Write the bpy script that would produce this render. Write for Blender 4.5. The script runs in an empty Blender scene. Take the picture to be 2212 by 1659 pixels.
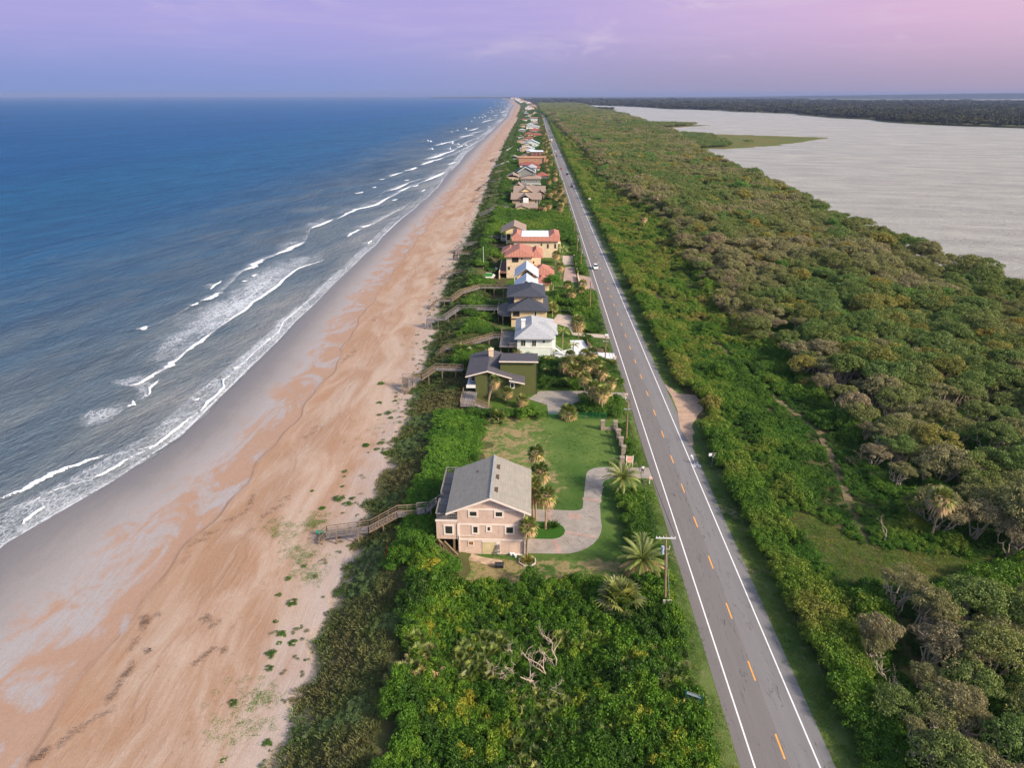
import bpy, math, random
import numpy as np
from mathutils import Vector, Matrix
S = bpy.context.scene
C = S.collection
R = math.radians
rng = np.random.default_rng(11)
random.seed(11)

# ---------------------------------------------------------------- camera model (road axis = +Y, sea level = 0)
F, CX, CY, HZ, VX, CAMZ = 1500., 1106., 829.5, 205., 1156., 66.
TH = math.atan((CY - HZ) / F)
YAW = math.atan((VX - CX) / (F / math.cos(TH)))
def ray(px, py):
    x = (px - CX) / F; y = (CY - py) / F
    d = (x, math.cos(TH) + y * math.sin(TH), -math.sin(TH) + y * math.cos(TH))
    c, s = math.cos(YAW), math.sin(YAW)
    return (d[0] * c - d[1] * s, d[0] * s + d[1] * c, d[2])
def G(px, py, z=4.0):                       # survey point -> ground position at height z
    d = ray(px, py); t = (CAMZ - z) / -d[2]
    return (d[0] * t, d[1] * t)
def W(px, py, Y):                           # survey point -> X, Z on the plane y = Y
    d = ray(px, py); t = Y / d[1]
    return (d[0] * t, CAMZ + d[2] * t)
TR = dict(c1=(.20078, 888.2, 166.5), c2=(.20078, 915.9, 471.8), c3=(.25096, 860.4, 721.6), c4=(.22587, 666.1, 943.7),
          c5=(.20078, 1054.7, 971.4), c6=(.25095, 555.1, 1249), c7=(.25095, 1054.7, 1249), c8=(.3309, 1609.8, 1110.2),
          b5=(.33455, 0, 388.6), b6=(.33455, 0, 832.7), b7=(.32624, 0, 1276.7), b8=(.30108, 721.6, 333), d3=(.49815, 1110.2, 166.5), d4=(.39773, 1332.2, 666.1), d=(1, 0, 0))
def g(t, x, y, z=4.0):
    s, ox, oy = TR[t]; return G(x * s + ox, y * s + oy, z)
def w(t, x, y, Y):
    s, ox, oy = TR[t]; return W(x * s + ox, y * s + oy, Y)
def project(x, y, z):                       # numpy: world -> 2212-wide picture coordinates, to leave out what is far outside the frame
    x = np.asarray(x, float); y = np.asarray(y, float); z = np.asarray(z, float) - CAMZ
    c, s = math.cos(YAW), math.sin(YAW)
    rx = x * c + y * s; ry = -x * s + y * c
    zc = ry * math.cos(TH) - z * math.sin(TH); up = ry * math.sin(TH) + z * math.cos(TH)
    zc = np.where(zc < 1, 1, zc)
    return CX + F * rx / zc, CY - F * up / zc, zc

# ---------------------------------------------------------------- node helper and materials
def lin(r, g_, b):
    f = lambda c: (c / 255 / 12.92) if c / 255 <= .04045 else ((c / 255 + .055) / 1.055) ** 2.4
    return (f(r), f(g_), f(b), 1)
class NT:
    def __init__(s, tree): s.t = tree
    def n(s, typ, ins=None, **props):
        nd = s.t.nodes.new(typ)
        for k, v in props.items(): setattr(nd, k, v)
        for k, v in (ins or {}).items():
            sk = nd.inputs[k]
            if isinstance(v, bpy.types.NodeSocket): s.t.links.new(v, sk)
            else:
                if sk.type in ('RGBA',) and len(v) == 3: v = (*v, 1)
                sk.default_value = v
        return nd
    def m(s, op, a, b=0.0, c=None, clamp=False):
        ins = {0: a, 1: b}
        if c is not None: ins[2] = c
        return s.n('ShaderNodeMath', ins, operation=op, use_clamp=clamp).outputs[0]
    def mix(s, f, a, b, mode='MIX'):
        return s.n('ShaderNodeMix', {0: f, 6: a, 7: b}, data_type='RGBA', blend_type=mode).outputs[2]
    def ramp(s, f, stops, interp='LINEAR'):
        nd = s.n('ShaderNodeValToRGB', {0: f}); cr = nd.color_ramp; cr.interpolation = interp
        while len(cr.elements) < len(stops): cr.elements.new(.5)
        for e, (p, c) in zip(cr.elements, stops): e.position = p; e.color = c if len(c) == 4 else (*c, 1)
        return nd.outputs[0]
    def noise(s, vec, scale, detail=4, rough=.6, dist=0):
        return s.n('ShaderNodeTexNoise', {'Vector': vec, 'Scale': scale, 'Detail': detail, 'Roughness': rough, 'Distortion': dist}).outputs[0]
    def vmul(s, v, k): return s.n('ShaderNodeVectorMath', {0: v, 1: k}, operation='MULTIPLY').outputs[0]
    def pos(s): return s.n('ShaderNodeNewGeometry').outputs[0]
    def sstep(s, v, a, b):
        return s.n('ShaderNodeMapRange', {0: v, 1: a, 2: b}, interpolation_type='SMOOTHSTEP').outputs[0]
    def attr(s, name, typ='GEOMETRY'): return s.n('ShaderNodeAttribute', attribute_name=name, attribute_type=typ)
    def bump(s, h, strength=.3, dist=.1): return s.n('ShaderNodeBump', {'Height': h, 'Strength': strength, 'Distance': dist}).outputs[0]
    def bsdf(s, col, rough=.7, spec=.3, normal=None, metal=0.0):
        ins = {'Base Color': col, 'Roughness': rough, 'Specular IOR Level': spec, 'Metallic': metal}
        if normal is not None: ins['Normal'] = normal
        return s.n('ShaderNodeBsdfPrincipled', ins).outputs[0]
    def out(s, sh): s.n('ShaderNodeOutputMaterial', {0: sh})
def newmat(name):
    m = bpy.data.materials.new(name); m.use_nodes = True; m.node_tree.nodes.clear()
    return m, NT(m.node_tree)
MATS = {}
def mat(name, col, rough=.75, var=.18, scale=1.2, spec=.25, bump=0.0, metal=0.0):
    """painted / stone / metal surface: colour with two scales of weathering"""
    if name in MATS: return MATS[name]
    m, k = newmat(name); p = k.pos()
    a = k.noise(p, scale, 5, .65); b = k.noise(p, scale * 9, 3, .6)
    f = k.m('ADD', k.m('MULTIPLY', a, .7), k.m('MULTIPLY', b, .3))
    lo = tuple(c * (1 - var * 1.6) for c in col[:3]); hi = tuple(min(1, c * (1 + var)) for c in col[:3])
    c = k.ramp(f, [(.3, lo), (.7, hi)])
    k.out(k.bsdf(c, rough, spec, k.bump(b, bump, .03) if bump else None, metal))
    MATS[name] = m; return m
def shingle(name, col, bw=.9, bh=.25, var=.22):
    m, k = newmat(name); p = k.pos()
    nz = k.noise(p, 1.1, 6, .75); fine = k.noise(p, 14, 2, .6); st = k.noise(k.vmul(p, (3., .35, 3.)), 1.0, 4, .7)
    f = k.m('ADD', k.m('ADD', k.m('MULTIPLY', nz, .35), k.m('MULTIPLY', fine, .35)), k.m('MULTIPLY', st, .3))
    lo = tuple(c * (1 - var * 1.7) for c in col[:3]); hi = tuple(min(1, c * (1 + var)) for c in col[:3])
    c = k.ramp(f, [(.32, lo), (.68, hi)])
    xyz = k.n('ShaderNodeSeparateXYZ', {0: p})
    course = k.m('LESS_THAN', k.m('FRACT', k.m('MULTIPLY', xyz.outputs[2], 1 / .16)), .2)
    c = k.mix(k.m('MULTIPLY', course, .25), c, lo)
    k.out(k.bsdf(c, .85, .2, k.bump(fine, .25, .03))); MATS[name] = m; return m
def tileroof(name, col):
    m, k = newmat(name); ge = k.n('ShaderNodeNewGeometry')
    p = k.n('ShaderNodeSeparateXYZ', {0: ge.outputs[0]}); nn = k.n('ShaderNodeSeparateXYZ', {0: ge.outputs[3]})
    sel = k.m('GREATER_THAN', k.m('ABSOLUTE', nn.outputs[0]), k.m('ABSOLUTE', nn.outputs[1]))
    cc = k.m('ADD', k.m('MULTIPLY', sel, p.outputs[1]), k.m('MULTIPLY', k.m('SUBTRACT', 1., sel), p.outputs[0]))
    s = k.m('ADD', k.m('MULTIPLY', k.m('SINE', k.m('MULTIPLY', cc, 2 * math.pi / .55)), .5), .5)
    z = k.noise(ge.outputs[0], 1.4, 5, .7)
    c = k.ramp(k.m('ADD', k.m('MULTIPLY', s, .45), k.m('MULTIPLY', z, .55)), [(.2, tuple(c * .55 for c in col[:3])), (.75, tuple(c * 1.15 for c in col[:3]))])
    k.out(k.bsdf(c, .7, .3, k.bump(s, .6, .08))); MATS[name] = m; return m
def planks(name, col, along='x', width=.16):
    m, k = newmat(name); ge = k.n('ShaderNodeNewGeometry'); p = k.n('ShaderNodeSeparateXYZ', {0: ge.outputs[0]})
    cc = k.m('MULTIPLY', p.outputs[0 if along == 'x' else 1], 1 / width)
    wn = k.n('ShaderNodeTexWhiteNoise', {'W': k.m('FLOOR', cc)}, noise_dimensions='1D').outputs[0]
    gap = k.m('LESS_THAN', k.m('FRACT', cc), .12)
    z = k.noise(ge.outputs[0], 3, 4, .7)
    c = k.ramp(k.m('ADD', k.m('MULTIPLY', wn, .55), k.m('MULTIPLY', z, .45)), [(.2, tuple(c * .6 for c in col)), (.8, tuple(c * 1.25 for c in col))])
    c = k.mix(gap, c, tuple(c * .25 for c in col))
    k.out(k.bsdf(c, .85, .2)); MATS[name] = m; return m
def leafmat(name, stops, trans=.28, rough=.55, spec=.22):
    """foliage: each plant takes its hue from its own 'tint', each leaf its brightness from 'lv'"""
    m, k = newmat(name)
    t = k.attr('tint', 'INSTANCER').outputs['Fac']; lv = k.attr('lv').outputs['Fac']
    c = k.ramp(t, stops)
    c = k.mix(1.0, c, k.ramp(lv, [(0., (.5, .52, .5)), (.5, (1, 1, 1)), (1., (1.6, 1.5, 1.25))]), 'MULTIPLY')
    b = k.bsdf(c, rough, spec)
    tr = k.n('ShaderNodeBsdfTranslucent', {0: k.mix(1.0, c, (1.1, 1.15, .6, 1), 'MULTIPLY')}).outputs[0]
    k.out(k.n('ShaderNodeMixShader', {0: trans, 1: b, 2: tr}).outputs[0])
    MATS[name] = m; return m

# ---------------------------------------------------------------- mesh building
def origin(o):
    v = Vector((0, 0, 0))
    while o is not None: v += o.location; o = o.parent
    return v
class MB:
    def __init__(s): s.v = []; s.f = []; s.mi = []
    def add(s, vs, fs, mi=0):
        o = len(s.v); s.v += [tuple(v) for v in vs]
        for f in fs: s.f.append([i + o for i in f]); s.mi.append(mi)
        return s
    def box(s, x0, x1, y0, y1, z0, z1, mi=0):
        return s.add([(x0, y0, z0), (x1, y0, z0), (x1, y1, z0), (x0, y1, z0), (x0, y0, z1), (x1, y0, z1), (x1, y1, z1), (x0, y1, z1)],
                     [(0, 3, 2, 1), (4, 5, 6, 7), (0, 1, 5, 4), (1, 2, 6, 5), (2, 3, 7, 6), (3, 0, 4, 7)], mi)
    def prism(s, poly, a0, a1, axis='y', mi=0):
        """poly: (u, z) outline, counter-clockwise seen from -axis; extruded from a0 to a1 along axis"""
        n = len(poly)
        mk = (lambda u, z, a: (u, a, z)) if axis == 'y' else (lambda u, z, a: (a, u, z))
        vs = [mk(u, z, a0) for u, z in poly] + [mk(u, z, a1) for u, z in poly]
        fs = [list(range(n)), list(range(2 * n - 1, n - 1, -1))]
        fs += [(i, i + n, (i + 1) % n + n, (i + 1) % n) for i in range(n)]
        return s.add(vs, fs, mi)
    def flat(s, poly, z0, z1, mi=0):
        n = len(poly)
        vs = [(x, y, z0) for x, y in poly] + [(x, y, z1) for x, y in poly]
        return s.add(vs, [list(range(n, 2 * n)), list(range(n - 1, -1, -1))] + [(i, (i + 1) % n, (i + 1) % n + n, i + n) for i in range(n)], mi)
    def tube(s, pts, rad, n=6, mi=0, cap=True):
        pts = [Vector(p) for p in pts]; rad = rad if hasattr(rad, '__len__') else [rad] * len(pts)
        o = len(s.v); u = None
        for i, p in enumerate(pts):
            d = (pts[min(i + 1, len(pts) - 1)] - pts[max(i - 1, 0)])
            d = d.normalized() if d.length > 1e-9 else Vector((0, 0, 1))
            if u is None: u = d.orthogonal().normalized()
            u = (u - d * u.dot(d)); u = u.normalized() if u.length > 1e-6 else d.orthogonal().normalized()
            b = d.cross(u)
            for j in range(n):
                a = 2 * math.pi * j / n
                s.v.append(tuple(p + (u * math.cos(a) + b * math.sin(a)) * rad[i]))
        for i in range(len(pts) - 1):
            for j in range(n):
                s.f.append([o + i * n + j, o + i * n + (j + 1) % n, o + (i + 1) * n + (j + 1) % n, o + (i + 1) * n + j]); s.mi.append(mi)
        if cap:
            s.f.append([o + j for j in range(n - 1, -1, -1)]); s.mi.append(mi)
            s.f.append([o + (len(pts) - 1) * n + j for j in range(n)]); s.mi.append(mi)
        return s
    def bar(s, a, b, wd=.09, mi=0):         # square section beam from a to b
        return s.tube([a, b], wd * .707, 4, mi)
    def cyl(s, x, y, z0, z1, r0, r1=None, n=12, mi=0):
        return s.tube([(x, y, z0), (x, y, z1)], [r0, r0 if r1 is None else r1], n, mi)
    def build(s, name, mats, parent=None, smooth=False):
        me = bpy.data.meshes.new(name)
        org = origin(parent)
        me.from_pydata([(v[0] - org.x, v[1] - org.y, v[2] - org.z) for v in s.v], [], s.f)
        for m in (mats if isinstance(mats, (list, tuple)) else [mats]): me.materials.append(m)
        if any(s.mi): me.polygons.foreach_set('material_index', s.mi)
        if smooth: me.polygons.foreach_set('use_smooth', [True] * len(me.polygons))
        me.update()
        o = bpy.data.objects.new(name, me); C.objects.link(o); o.parent = parent
        return o
def tag(o, label=None, cat=None, group=None, kind=None):
    if label: o['label'] = label
    if cat: o['category'] = cat
    if group: o['group'] = group
    if kind: o['kind'] = kind
    return o
def thing(name, loc, label, cat, group=None, rz=0):
    o = bpy.data.objects.new(name, None); o.empty_display_size = .3; C.objects.link(o)
    o.location = loc; o.rotation_euler = (0, 0, rz)
    return tag(o, label, cat, group)
def copy_tree(o, parent=None):
    c = o.copy(); C.objects.link(c)
    if parent is not None: c.parent = parent
    for ch in list(o.children): copy_tree(ch, c)
    return c
def npmesh(name, V, Fc, mats, fattr=None, vattr=None, smooth=False, mi=None):
    """numpy arrays -> mesh; Fc is (n,3) or (n,4)"""
    me = bpy.data.meshes.new(name); V = np.asarray(V, np.float32); Fc = np.asarray(Fc, np.int32); n, q = Fc.shape
    me.vertices.add(len(V)); me.vertices.foreach_set('co', V.ravel())
    me.loops.add(n * q); me.loops.foreach_set('vertex_index', Fc.ravel())
    me.polygons.add(n); me.polygons.foreach_set('loop_start', np.arange(0, n * q, q, dtype=np.int32))
    if smooth: me.polygons.foreach_set('use_smooth', np.ones(n, bool))
    for m in (mats if isinstance(mats, (list, tuple)) else [mats]): me.materials.append(m)
    if mi is not None: me.polygons.foreach_set('material_index', np.asarray(mi, np.int32))
    for dom, dd in (('FACE', fattr), ('POINT', vattr)):
        for k, a in (dd or {}).items():
            at = me.attributes.new(k, 'FLOAT', dom); at.data.foreach_set('value', np.asarray(a, np.float32))
    me.update(calc_edges=True)
    return me
def link(name, me, parent=None):
    o = bpy.data.objects.new(name, me); C.objects.link(o); o.parent = parent; return o
def nrm(a): return a / np.maximum(np.linalg.norm(a, axis=-1, keepdims=True), 1e-9)

# leaf sprays: rhombus leaves around lobes --------------------------------------------------------
def leaf_quads(P, N, size, aspect=.5, flop=.6, r=rng):
    n = len(P); rnd = r.normal(size=(n, 3))
    N = nrm(N + rnd * flop)
    d = nrm(np.cross(N, r.normal(size=(n, 3)))); s = np.cross(N, d)
    L = (size * r.uniform(.65, 1.35, n))[:, None]
    V = np.stack([P - d * L * .5, P + s * L * aspect * .5, P + d * L * .5 + N * L * .08, P - s * L * aspect * .5], 1).reshape(-1, 3)
    return V, np.arange(n * 4).reshape(n, 4)
def lobes_pts(lobes, per, r=rng, low=-.25, depth=.3):
    Ps, Ns = [], []
    for c, rad in lobes:
        n = max(3, int(per)); v = nrm(r.normal(size=(n * 2, 3))); v = v[v[:, 2] > low][:n]
        k = 1 - depth * r.uniform(0, 1, len(v)) ** 2
        Ps.append(np.array(c) + v * np.array(rad) * k[:, None]); Ns.append(nrm(v / np.array(rad)))
    return np.concatenate(Ps), np.concatenate(Ns)
def blob(name, seed, rad, h, nl, per, lsize, material, flat=.7, aspect=.5, shear=0, lobe=(.28, .45), low=-.3):
    r = np.random.default_rng(seed); lobes = []
    for i in range(nl):
        a = r.uniform(0, 2 * math.pi); q = math.sqrt(r.uniform(0, 1)) * .78
        lr = rad * r.uniform(*lobe)
        z = h * (1 - .62 * q * q) * r.uniform(.8, 1.08) - lr * flat * .6
        x, y = math.cos(a) * q * rad, math.sin(a) * q * rad
        lobes.append(((x + shear * z, y, max(z, lr * .25)), (lr, lr, lr * flat)))
    P, N = lobes_pts(lobes, per, r, low)
    V, Q = leaf_quads(P, N, lsize, aspect, .65, r)
    lob = np.repeat(r.uniform(.25, .75, nl), int(per)) if len(P) == nl * int(per) else r.uniform(.25, .75, len(P))
    lv = np.clip(lob[:len(P)] * .5 + r.uniform(0, 1, len(P)) * .5, 0, 1)
    return npmesh(name, V, Q, material, {'lv': lv}), lobes

# geometry-node scatter ----------------------------------------------------------------------------
def scatter(name, templates, P, rot, scl, idx, tint, label, cat):
    """one 'stuff' object: points that carry plants; templates are meshes"""
    col = bpy.data.collections.new(name + '_kinds')
    for i, me in enumerate(templates):
        col.objects.link(bpy.data.objects.new('%s_kind_%02d' % (name, i), me))
    me = bpy.data.meshes.new(name); n = len(P); me.vertices.add(n)
    me.vertices.foreach_set('co', np.asarray(P, np.float32).ravel())
    def av(k, t, a, key): at = me.attributes.new(k, t, 'POINT'); at.data.foreach_set(key, a)
    av('rot', 'FLOAT_VECTOR', np.asarray(rot, np.float32).ravel(), 'vector'); av('scl', 'FLOAT_VECTOR', np.asarray(scl, np.float32).ravel(), 'vector')
    av('idx', 'INT', np.asarray(idx, np.int32), 'value'); av('tint', 'FLOAT', np.asarray(tint, np.float32), 'value')
    me.update()
    o = link(name, me); tag(o, label, cat, None, 'stuff')
    ng = bpy.data.node_groups.new(name, 'GeometryNodeTree')
    ng.interface.new_socket('Geometry', in_out='INPUT', socket_type='NodeSocketGeometry')
    ng.interface.new_socket('Geometry', in_out='OUTPUT', socket_type='NodeSocketGeometry')
    k = NT(ng); gi = k.n('NodeGroupInput'); go = k.n('NodeGroupOutput')
    def na(nm, ty):
        nd = k.n('GeometryNodeInputNamedAttribute', {0: nm}, data_type=ty); return nd.outputs[0]
    ci = k.n('GeometryNodeCollectionInfo', {'Separate Children': True, 'Reset Children': True}); ci.inputs[0].default_value = col
    eu = k.n('FunctionNodeEulerToRotation', {0: na('rot', 'FLOAT_VECTOR')})
    iop = k.n('GeometryNodeInstanceOnPoints', {'Points': gi.outputs[0], 'Instance': ci.outputs[0], 'Pick Instance': True,
              'Instance Index': na('idx', 'INT'), 'Rotation': eu.outputs[0], 'Scale': na('scl', 'FLOAT_VECTOR')})
    ng.links.new(iop.outputs[0], go.inputs[0])
    md = o.modifiers.new('plants', 'NODES'); md.node_group = ng
    return o
# ---------------------------------------------------------------- coast tables
def table(d):
    ys = np.array(sorted(d), float); xs = np.array([d[k] for k in sorted(d)], float); ly = np.log(ys)
    return lambda y: np.interp(np.log(np.maximum(np.asarray(y, float), 5)), ly, xs)
WAT = table({20: -87, 60: -86, 90: -84, 100: -82, 108: -77.5, 127: -73, 148: -72.6, 187: -73.2, 217: -74.5, 258: -76.3, 350: -76, 433: -75, 572: -75.6, 766: -80.5, 1026: -85, 1460: -86, 2500: -95, 5250: -158, 11600: -392, 23200: -1071, 70000: -8000})
SCA = table({20: -50, 50: -51.3, 57: -53, 67: -54, 91: -52.7, 112: -51.5, 165: -50.7, 200: -53.8, 260: -55, 345: -56.2, 607: -57.4, 800: -59, 1163: -63, 2500: -72, 5250: -120, 11600: -350, 23200: -1030, 70000: -8900})
TOE0 = table({20: -26.5, 57: -27, 120: -27.8, 193: -29, 227: -31.5, 328: -32, 430: -33, 541: -35.2, 620: -37.8, 927: -39.7, 1224: -43, 2226: -48, 4000: -71, 5250: -95, 11600: -320, 23200: -1000, 70000: -8800})
def TOE(y):
    y = np.asarray(y, float); return TOE0(y) + .7 * np.sin(y / 2.3) * np.sin(y / 5.1 + 1) + .5 * np.sin(y / 1.1 + 2 * np.sin(y / 7))
def shore(y):                               # scalloped edge of the last wave
    y = np.asarray(y, float)
    return WAT(y) + 1.3 * np.abs(np.sin(y / 8.3 + np.sin(y / 21))) + .5 * np.abs(np.sin(y / 2.9 + 1.3)) + .9 * np.sin(y / 37) - 1
ROADX = table({20: 26, 1400: 26, 1800: 27.3, 2150: 28, 2450: 25, 2800: 14, 3500: -12, 5000: -70, 9000: -200, 23200: -950, 70000: -8700})
LAG = table({20: 172, 240: 172, 320: 167, 380: 169, 460: 177, 650: 184, 850: 190, 960: 205, 1350: 250, 1560: 250, 2500: 290, 3300: 275, 4500: 300, 5600: 420, 6500: 900})
def smooth(a, b, x):
    t = np.clip((np.asarray(x, float) - a) / (b - a), 0, 1); return t * t * (3 - 2 * t)
def height(x, y):
    x = np.asarray(x, float); y = np.asarray(y, float); d = x - TOE0(y)
    crest = 5.3 + .7 * np.sin(y / 37.) + .5 * np.sin(y / 13. + 1) + 1.2 * smooth(130, 190, y)
    bump = .35 * np.sin(x / 2.7 + y / 6.1) * np.sin(y / 4.3 - x / 5.)
    up = smooth(0, 11, d); down = smooth(12, 18.5, d)
    z = 2 + up * (crest + bump * (1 - down) - 2); z = z * (1 - down) + 3.97 * down
    r = smooth(40, 165, x - ROADX(y) + 26)
    return z - r * 3.5

# ---------------------------------------------------------------- sky, sun, camera
SUN_EL, SUN_AZ = R(32), R(118)              # azimuth clockwise from +Y: the sun stands to the right and a little behind
sd = Vector((math.sin(SUN_AZ) * math.cos(SUN_EL), math.cos(SUN_AZ) * math.cos(SUN_EL), math.sin(SUN_EL)))
wd = bpy.data.worlds.new('World'); S.world = wd; wd.use_nodes = True
k = NT(wd.node_tree); k.t.nodes.clear()
sky = k.n('ShaderNodeTexSky', sky_type='NISHITA', sun_disc=False, sun_elevation=SUN_EL, sun_rotation=SUN_AZ, air_density=1.2, dust_density=2.5, ozone_density=1.5)
gen = k.n('ShaderNodeTexCoord').outputs['Generated']; xyz = k.n('ShaderNodeSeparateXYZ', {0: gen}); X_, Y_, Z_ = xyz.outputs
fx = k.n('ShaderNodeMapRange', {0: X_, 1: -.65, 2: .62}).outputs[0]
low = k.ramp(fx, [(0, lin(112, 146, 214)), (.3, lin(124, 150, 216)), (.5, lin(146, 154, 204)), (.62, lin(152, 150, 190)), (.8, lin(163, 153, 186)), (1, lin(176, 156, 180))])
top = k.ramp(fx, [(0, lin(172, 166, 230)), (.22, lin(172, 166, 233)), (.5, lin(180, 168, 230)), (.68, lin(206, 180, 228)), (.85, lin(224, 184, 222)), (1, lin(236, 198, 222))])
fz = k.sstep(Z_, -.005, .098)
gr = k.mix(fz, low, top)
zz = k.m('MAXIMUM', Z_, .012)
cv = k.n('ShaderNodeCombineXYZ', {0: k.m('MULTIPLY', X_, 9.), 1: k.m('MULTIPLY', Y_, 2.), 2: k.m('MULTIPLY', Z_, 26.)}).outputs[0]
n1 = k.noise(cv, 1.0, 7, .62, .6); n2 = k.noise(k.vmul(cv, (.45, .45, .5)), 1.0, 3, .5)
cl = k.m('MULTIPLY', k.sstep(n1, .47, .68), k.sstep(n2, .4, .6))
band = k.m('MULTIPLY', k.sstep(Z_, .03, .06), k.m('ADD', .35, k.m('MULTIPLY', k.sstep(fx, .35, .8), .65)))
cl = k.m('MULTIPLY', cl, band)
hz = k.m('MULTIPLY', k.sstep(k.noise(k.vmul(cv, (.5, .5, 2.2)), 1.2, 5, .6), .45, .75), k.m('MULTIPLY', k.sstep(Z_, .02, .08), .2))
cc = k.mix(fx, lin(196, 192, 236), lin(250, 226, 232))
gr = k.mix(k.m('ADD', k.m('MULTIPLY', cl, .8), hz), gr, cc)
nish = k.mix(1.0, sky.outputs[0], (.15, .148, .145, 1), 'MULTIPLY')
gr = k.mix(.2, gr, (.38, .36, .43, 1)); gr = k.mix(1.0, gr, (.56, .555, .55, 1), 'MULTIPLY'); allsky = k.mix(k.sstep(Z_, .12, .42), gr, nish)
k.n('ShaderNodeOutputWorld', {0: k.n('ShaderNodeBackground', {0: allsky, 1: 1.0}).outputs[0]})

su = bpy.data.lights.new('sun', 'SUN'); su.energy = 3.0; su.angle = R(6.0); su.color = (1, .89, .75)
so = bpy.data.objects.new('sun', su); C.objects.link(so); so.rotation_euler = sd.to_track_quat('Z', 'Y').to_euler()
cam = bpy.data.cameras.new('camera'); cam.sensor_width = 36; cam.lens = 36 * F / 2212; cam.clip_start = .5; cam.clip_end = 200000
co = bpy.data.objects.new('camera', cam); C.objects.link(co); co.location = (0, 0, CAMZ)
co.rotation_euler = (math.pi / 2 - TH, 0, YAW); S.camera = co
S.view_settings.view_transform = "Standard"; S.view_settings.look = "None"; S.view_settings.exposure = .9; S.view_settings.gamma = 1
S.render.resolution_x = 1024; S.render.resolution_y = 769
S.cycles.max_bounces = 5; S.cycles.diffuse_bounces = 2; S.cycles.glossy_bounces = 2; S.cycles.transparent_max_bounces = 8; S.cycles.volume_bounces = 0

# ---------------------------------------------------------------- ground, beach, sea
def rows(lo=20, fine=160, step=.7, gr=1.02, hi=45000):
    ys = list(np.arange(lo, fine, step)); y = ys[-1] + step
    while y < hi: ys.append(y); step = max(step, (gr - 1) * y); y += step
    return np.array(ys + [hi])
YR = rows()
def sheet(name, Xm, Ym, Zm, material, vattr=None, smooth=True):
    n, m = Xm.shape; V = np.stack([Xm, Ym, Zm], -1).reshape(-1, 3)
    i = np.arange(n - 1)[:, None] * m + np.arange(m - 1)[None]
    Q = np.stack([i, i + 1, i + m + 1, i + m], -1).reshape(-1, 4)
    me = npmesh(name, V, Q, material, None, {a: b.ravel() for a, b in (vattr or {}).items()}, smooth)
    return link(name, me)
m, k = newmat('sand'); p = k.pos(); v = k.attr('v').outputs['Fac']
ps = k.vmul(p, (1, .28, 1)); nA = k.noise(ps, .16, 6, .62, .8); nB = k.noise(ps, .6, 5, .65, .5); nC = k.noise(p, 5, 3, .6); nD = k.noise(k.vmul(p, (1, .09, 1)), .9, 5, .7, 1.2)
vv = k.m('ADD', v, k.m('MULTIPLY', k.m('SUBTRACT', nB, .5), .11))
wet = k.ramp(vv, [(.0, lin(134, 127, 125)), (.10, lin(150, 142, 138)), (.19, lin(174, 163, 157)), (.30, lin(190, 180, 176)), (.47, lin(192, 182, 178))])
orange = k.mix(nB, lin(186, 138, 102), lin(204, 160, 128))
nE = k.noise(k.vmul(p, (1, .5, 1)), .11, 5, .6, 2.2)
po = k.m('MULTIPLY', k.sstep(k.m('ADD', k.m('ADD', k.m('MULTIPLY', nE, .75), k.m('MULTIPLY', nB, .35)), k.m('MULTIPLY', v, .5)), .65, .8), k.sstep(v, .16, .32))
vein = k.m('MULTIPLY', k.m('SUBTRACT', 1., k.sstep(k.m('ABSOLUTE', k.m('SUBTRACT', nD, .5)), 0, .035)), k.m('MULTIPLY', k.sstep(v, .2, .36), .5))
lower = k.mix(k.m('MAXIMUM', k.m('MULTIPLY', po, .8), vein), wet, orange)
upper = k.mix(k.sstep(nA, .35, .68), lin(190, 149, 118), lin(212, 184, 161))
upper = k.mix(k.m('MULTIPLY', k.sstep(nD, .5, .68), .45), upper, lin(216, 186, 166))
near = k.m('MULTIPLY', k.m('SUBTRACT', 1., k.sstep(v, .51, .64)), k.sstep(nB, .3, .6))
upper = k.mix(k.m('MULTIPLY', near, .6), upper, lin(194, 148, 112))
upper = k.mix(k.m('MULTIPLY', k.sstep(k.m('ADD', v, k.m('MULTIPLY', nB, .25)), .98, 1.13), .7), upper, lin(206, 186, 174))
c = k.mix(k.sstep(v, .497, .503), lower, upper)
scl_ = k.m('MULTIPLY', k.m('SUBTRACT', 1., k.sstep(k.m('ABSOLUTE', k.m('SUBTRACT', v, k.m('ADD', .497, k.m('MULTIPLY', k.m('SUBTRACT', nC, .5), .008)))), .001, .007)), k.sstep(nA, .42, .56))
c = k.mix(k.m('MULTIPLY', scl_, .45), c, lin(140, 106, 84))
grain = k.noise(p, 2.6, 5, .75)
c = k.mix(1.0, c, k.ramp(grain, [(.28, (.9, .89, .88)), (.7, (1.07, 1.07, 1.07))]), 'MULTIPLY')
c = k.mix(1.0, c, (.62, .625, .64, 1), 'MULTIPLY')
trk = k.m('MINIMUM', k.m('ABSOLUTE', k.m('SUBTRACT', k.m('ADD', v, k.m('MULTIPLY', nA, .09)), .70)), k.m('ABSOLUTE', k.m('SUBTRACT', k.m('ADD', v, k.m('MULTIPLY', nA, .09)), .732)))
c = k.mix(k.m('MULTIPLY', k.m('SUBTRACT', 1., k.sstep(trk, .002, .006)), k.m('MULTIPLY', k.sstep(nB, .4, .6), .3)), c, lin(120, 92, 76))
rough = k.n('ShaderNodeMapRange', {0: vv, 1: .02, 2: .26, 3: .42, 4: .9}).outputs[0]
tracks = k.m('ADD', k.m('MULTIPLY', grain, .6), k.m('ADD', nC, k.m('MULTIPLY', nD, 1.2)))
bs = k.sstep(v, .15, .55)
k.out(k.bsdf(c, rough, .22, k.n('ShaderNodeBump', {'Height': tracks, 'Strength': k.m('MULTIPLY', bs, .5), 'Distance': .11}).outputs[0]))
SAND = m
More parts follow.
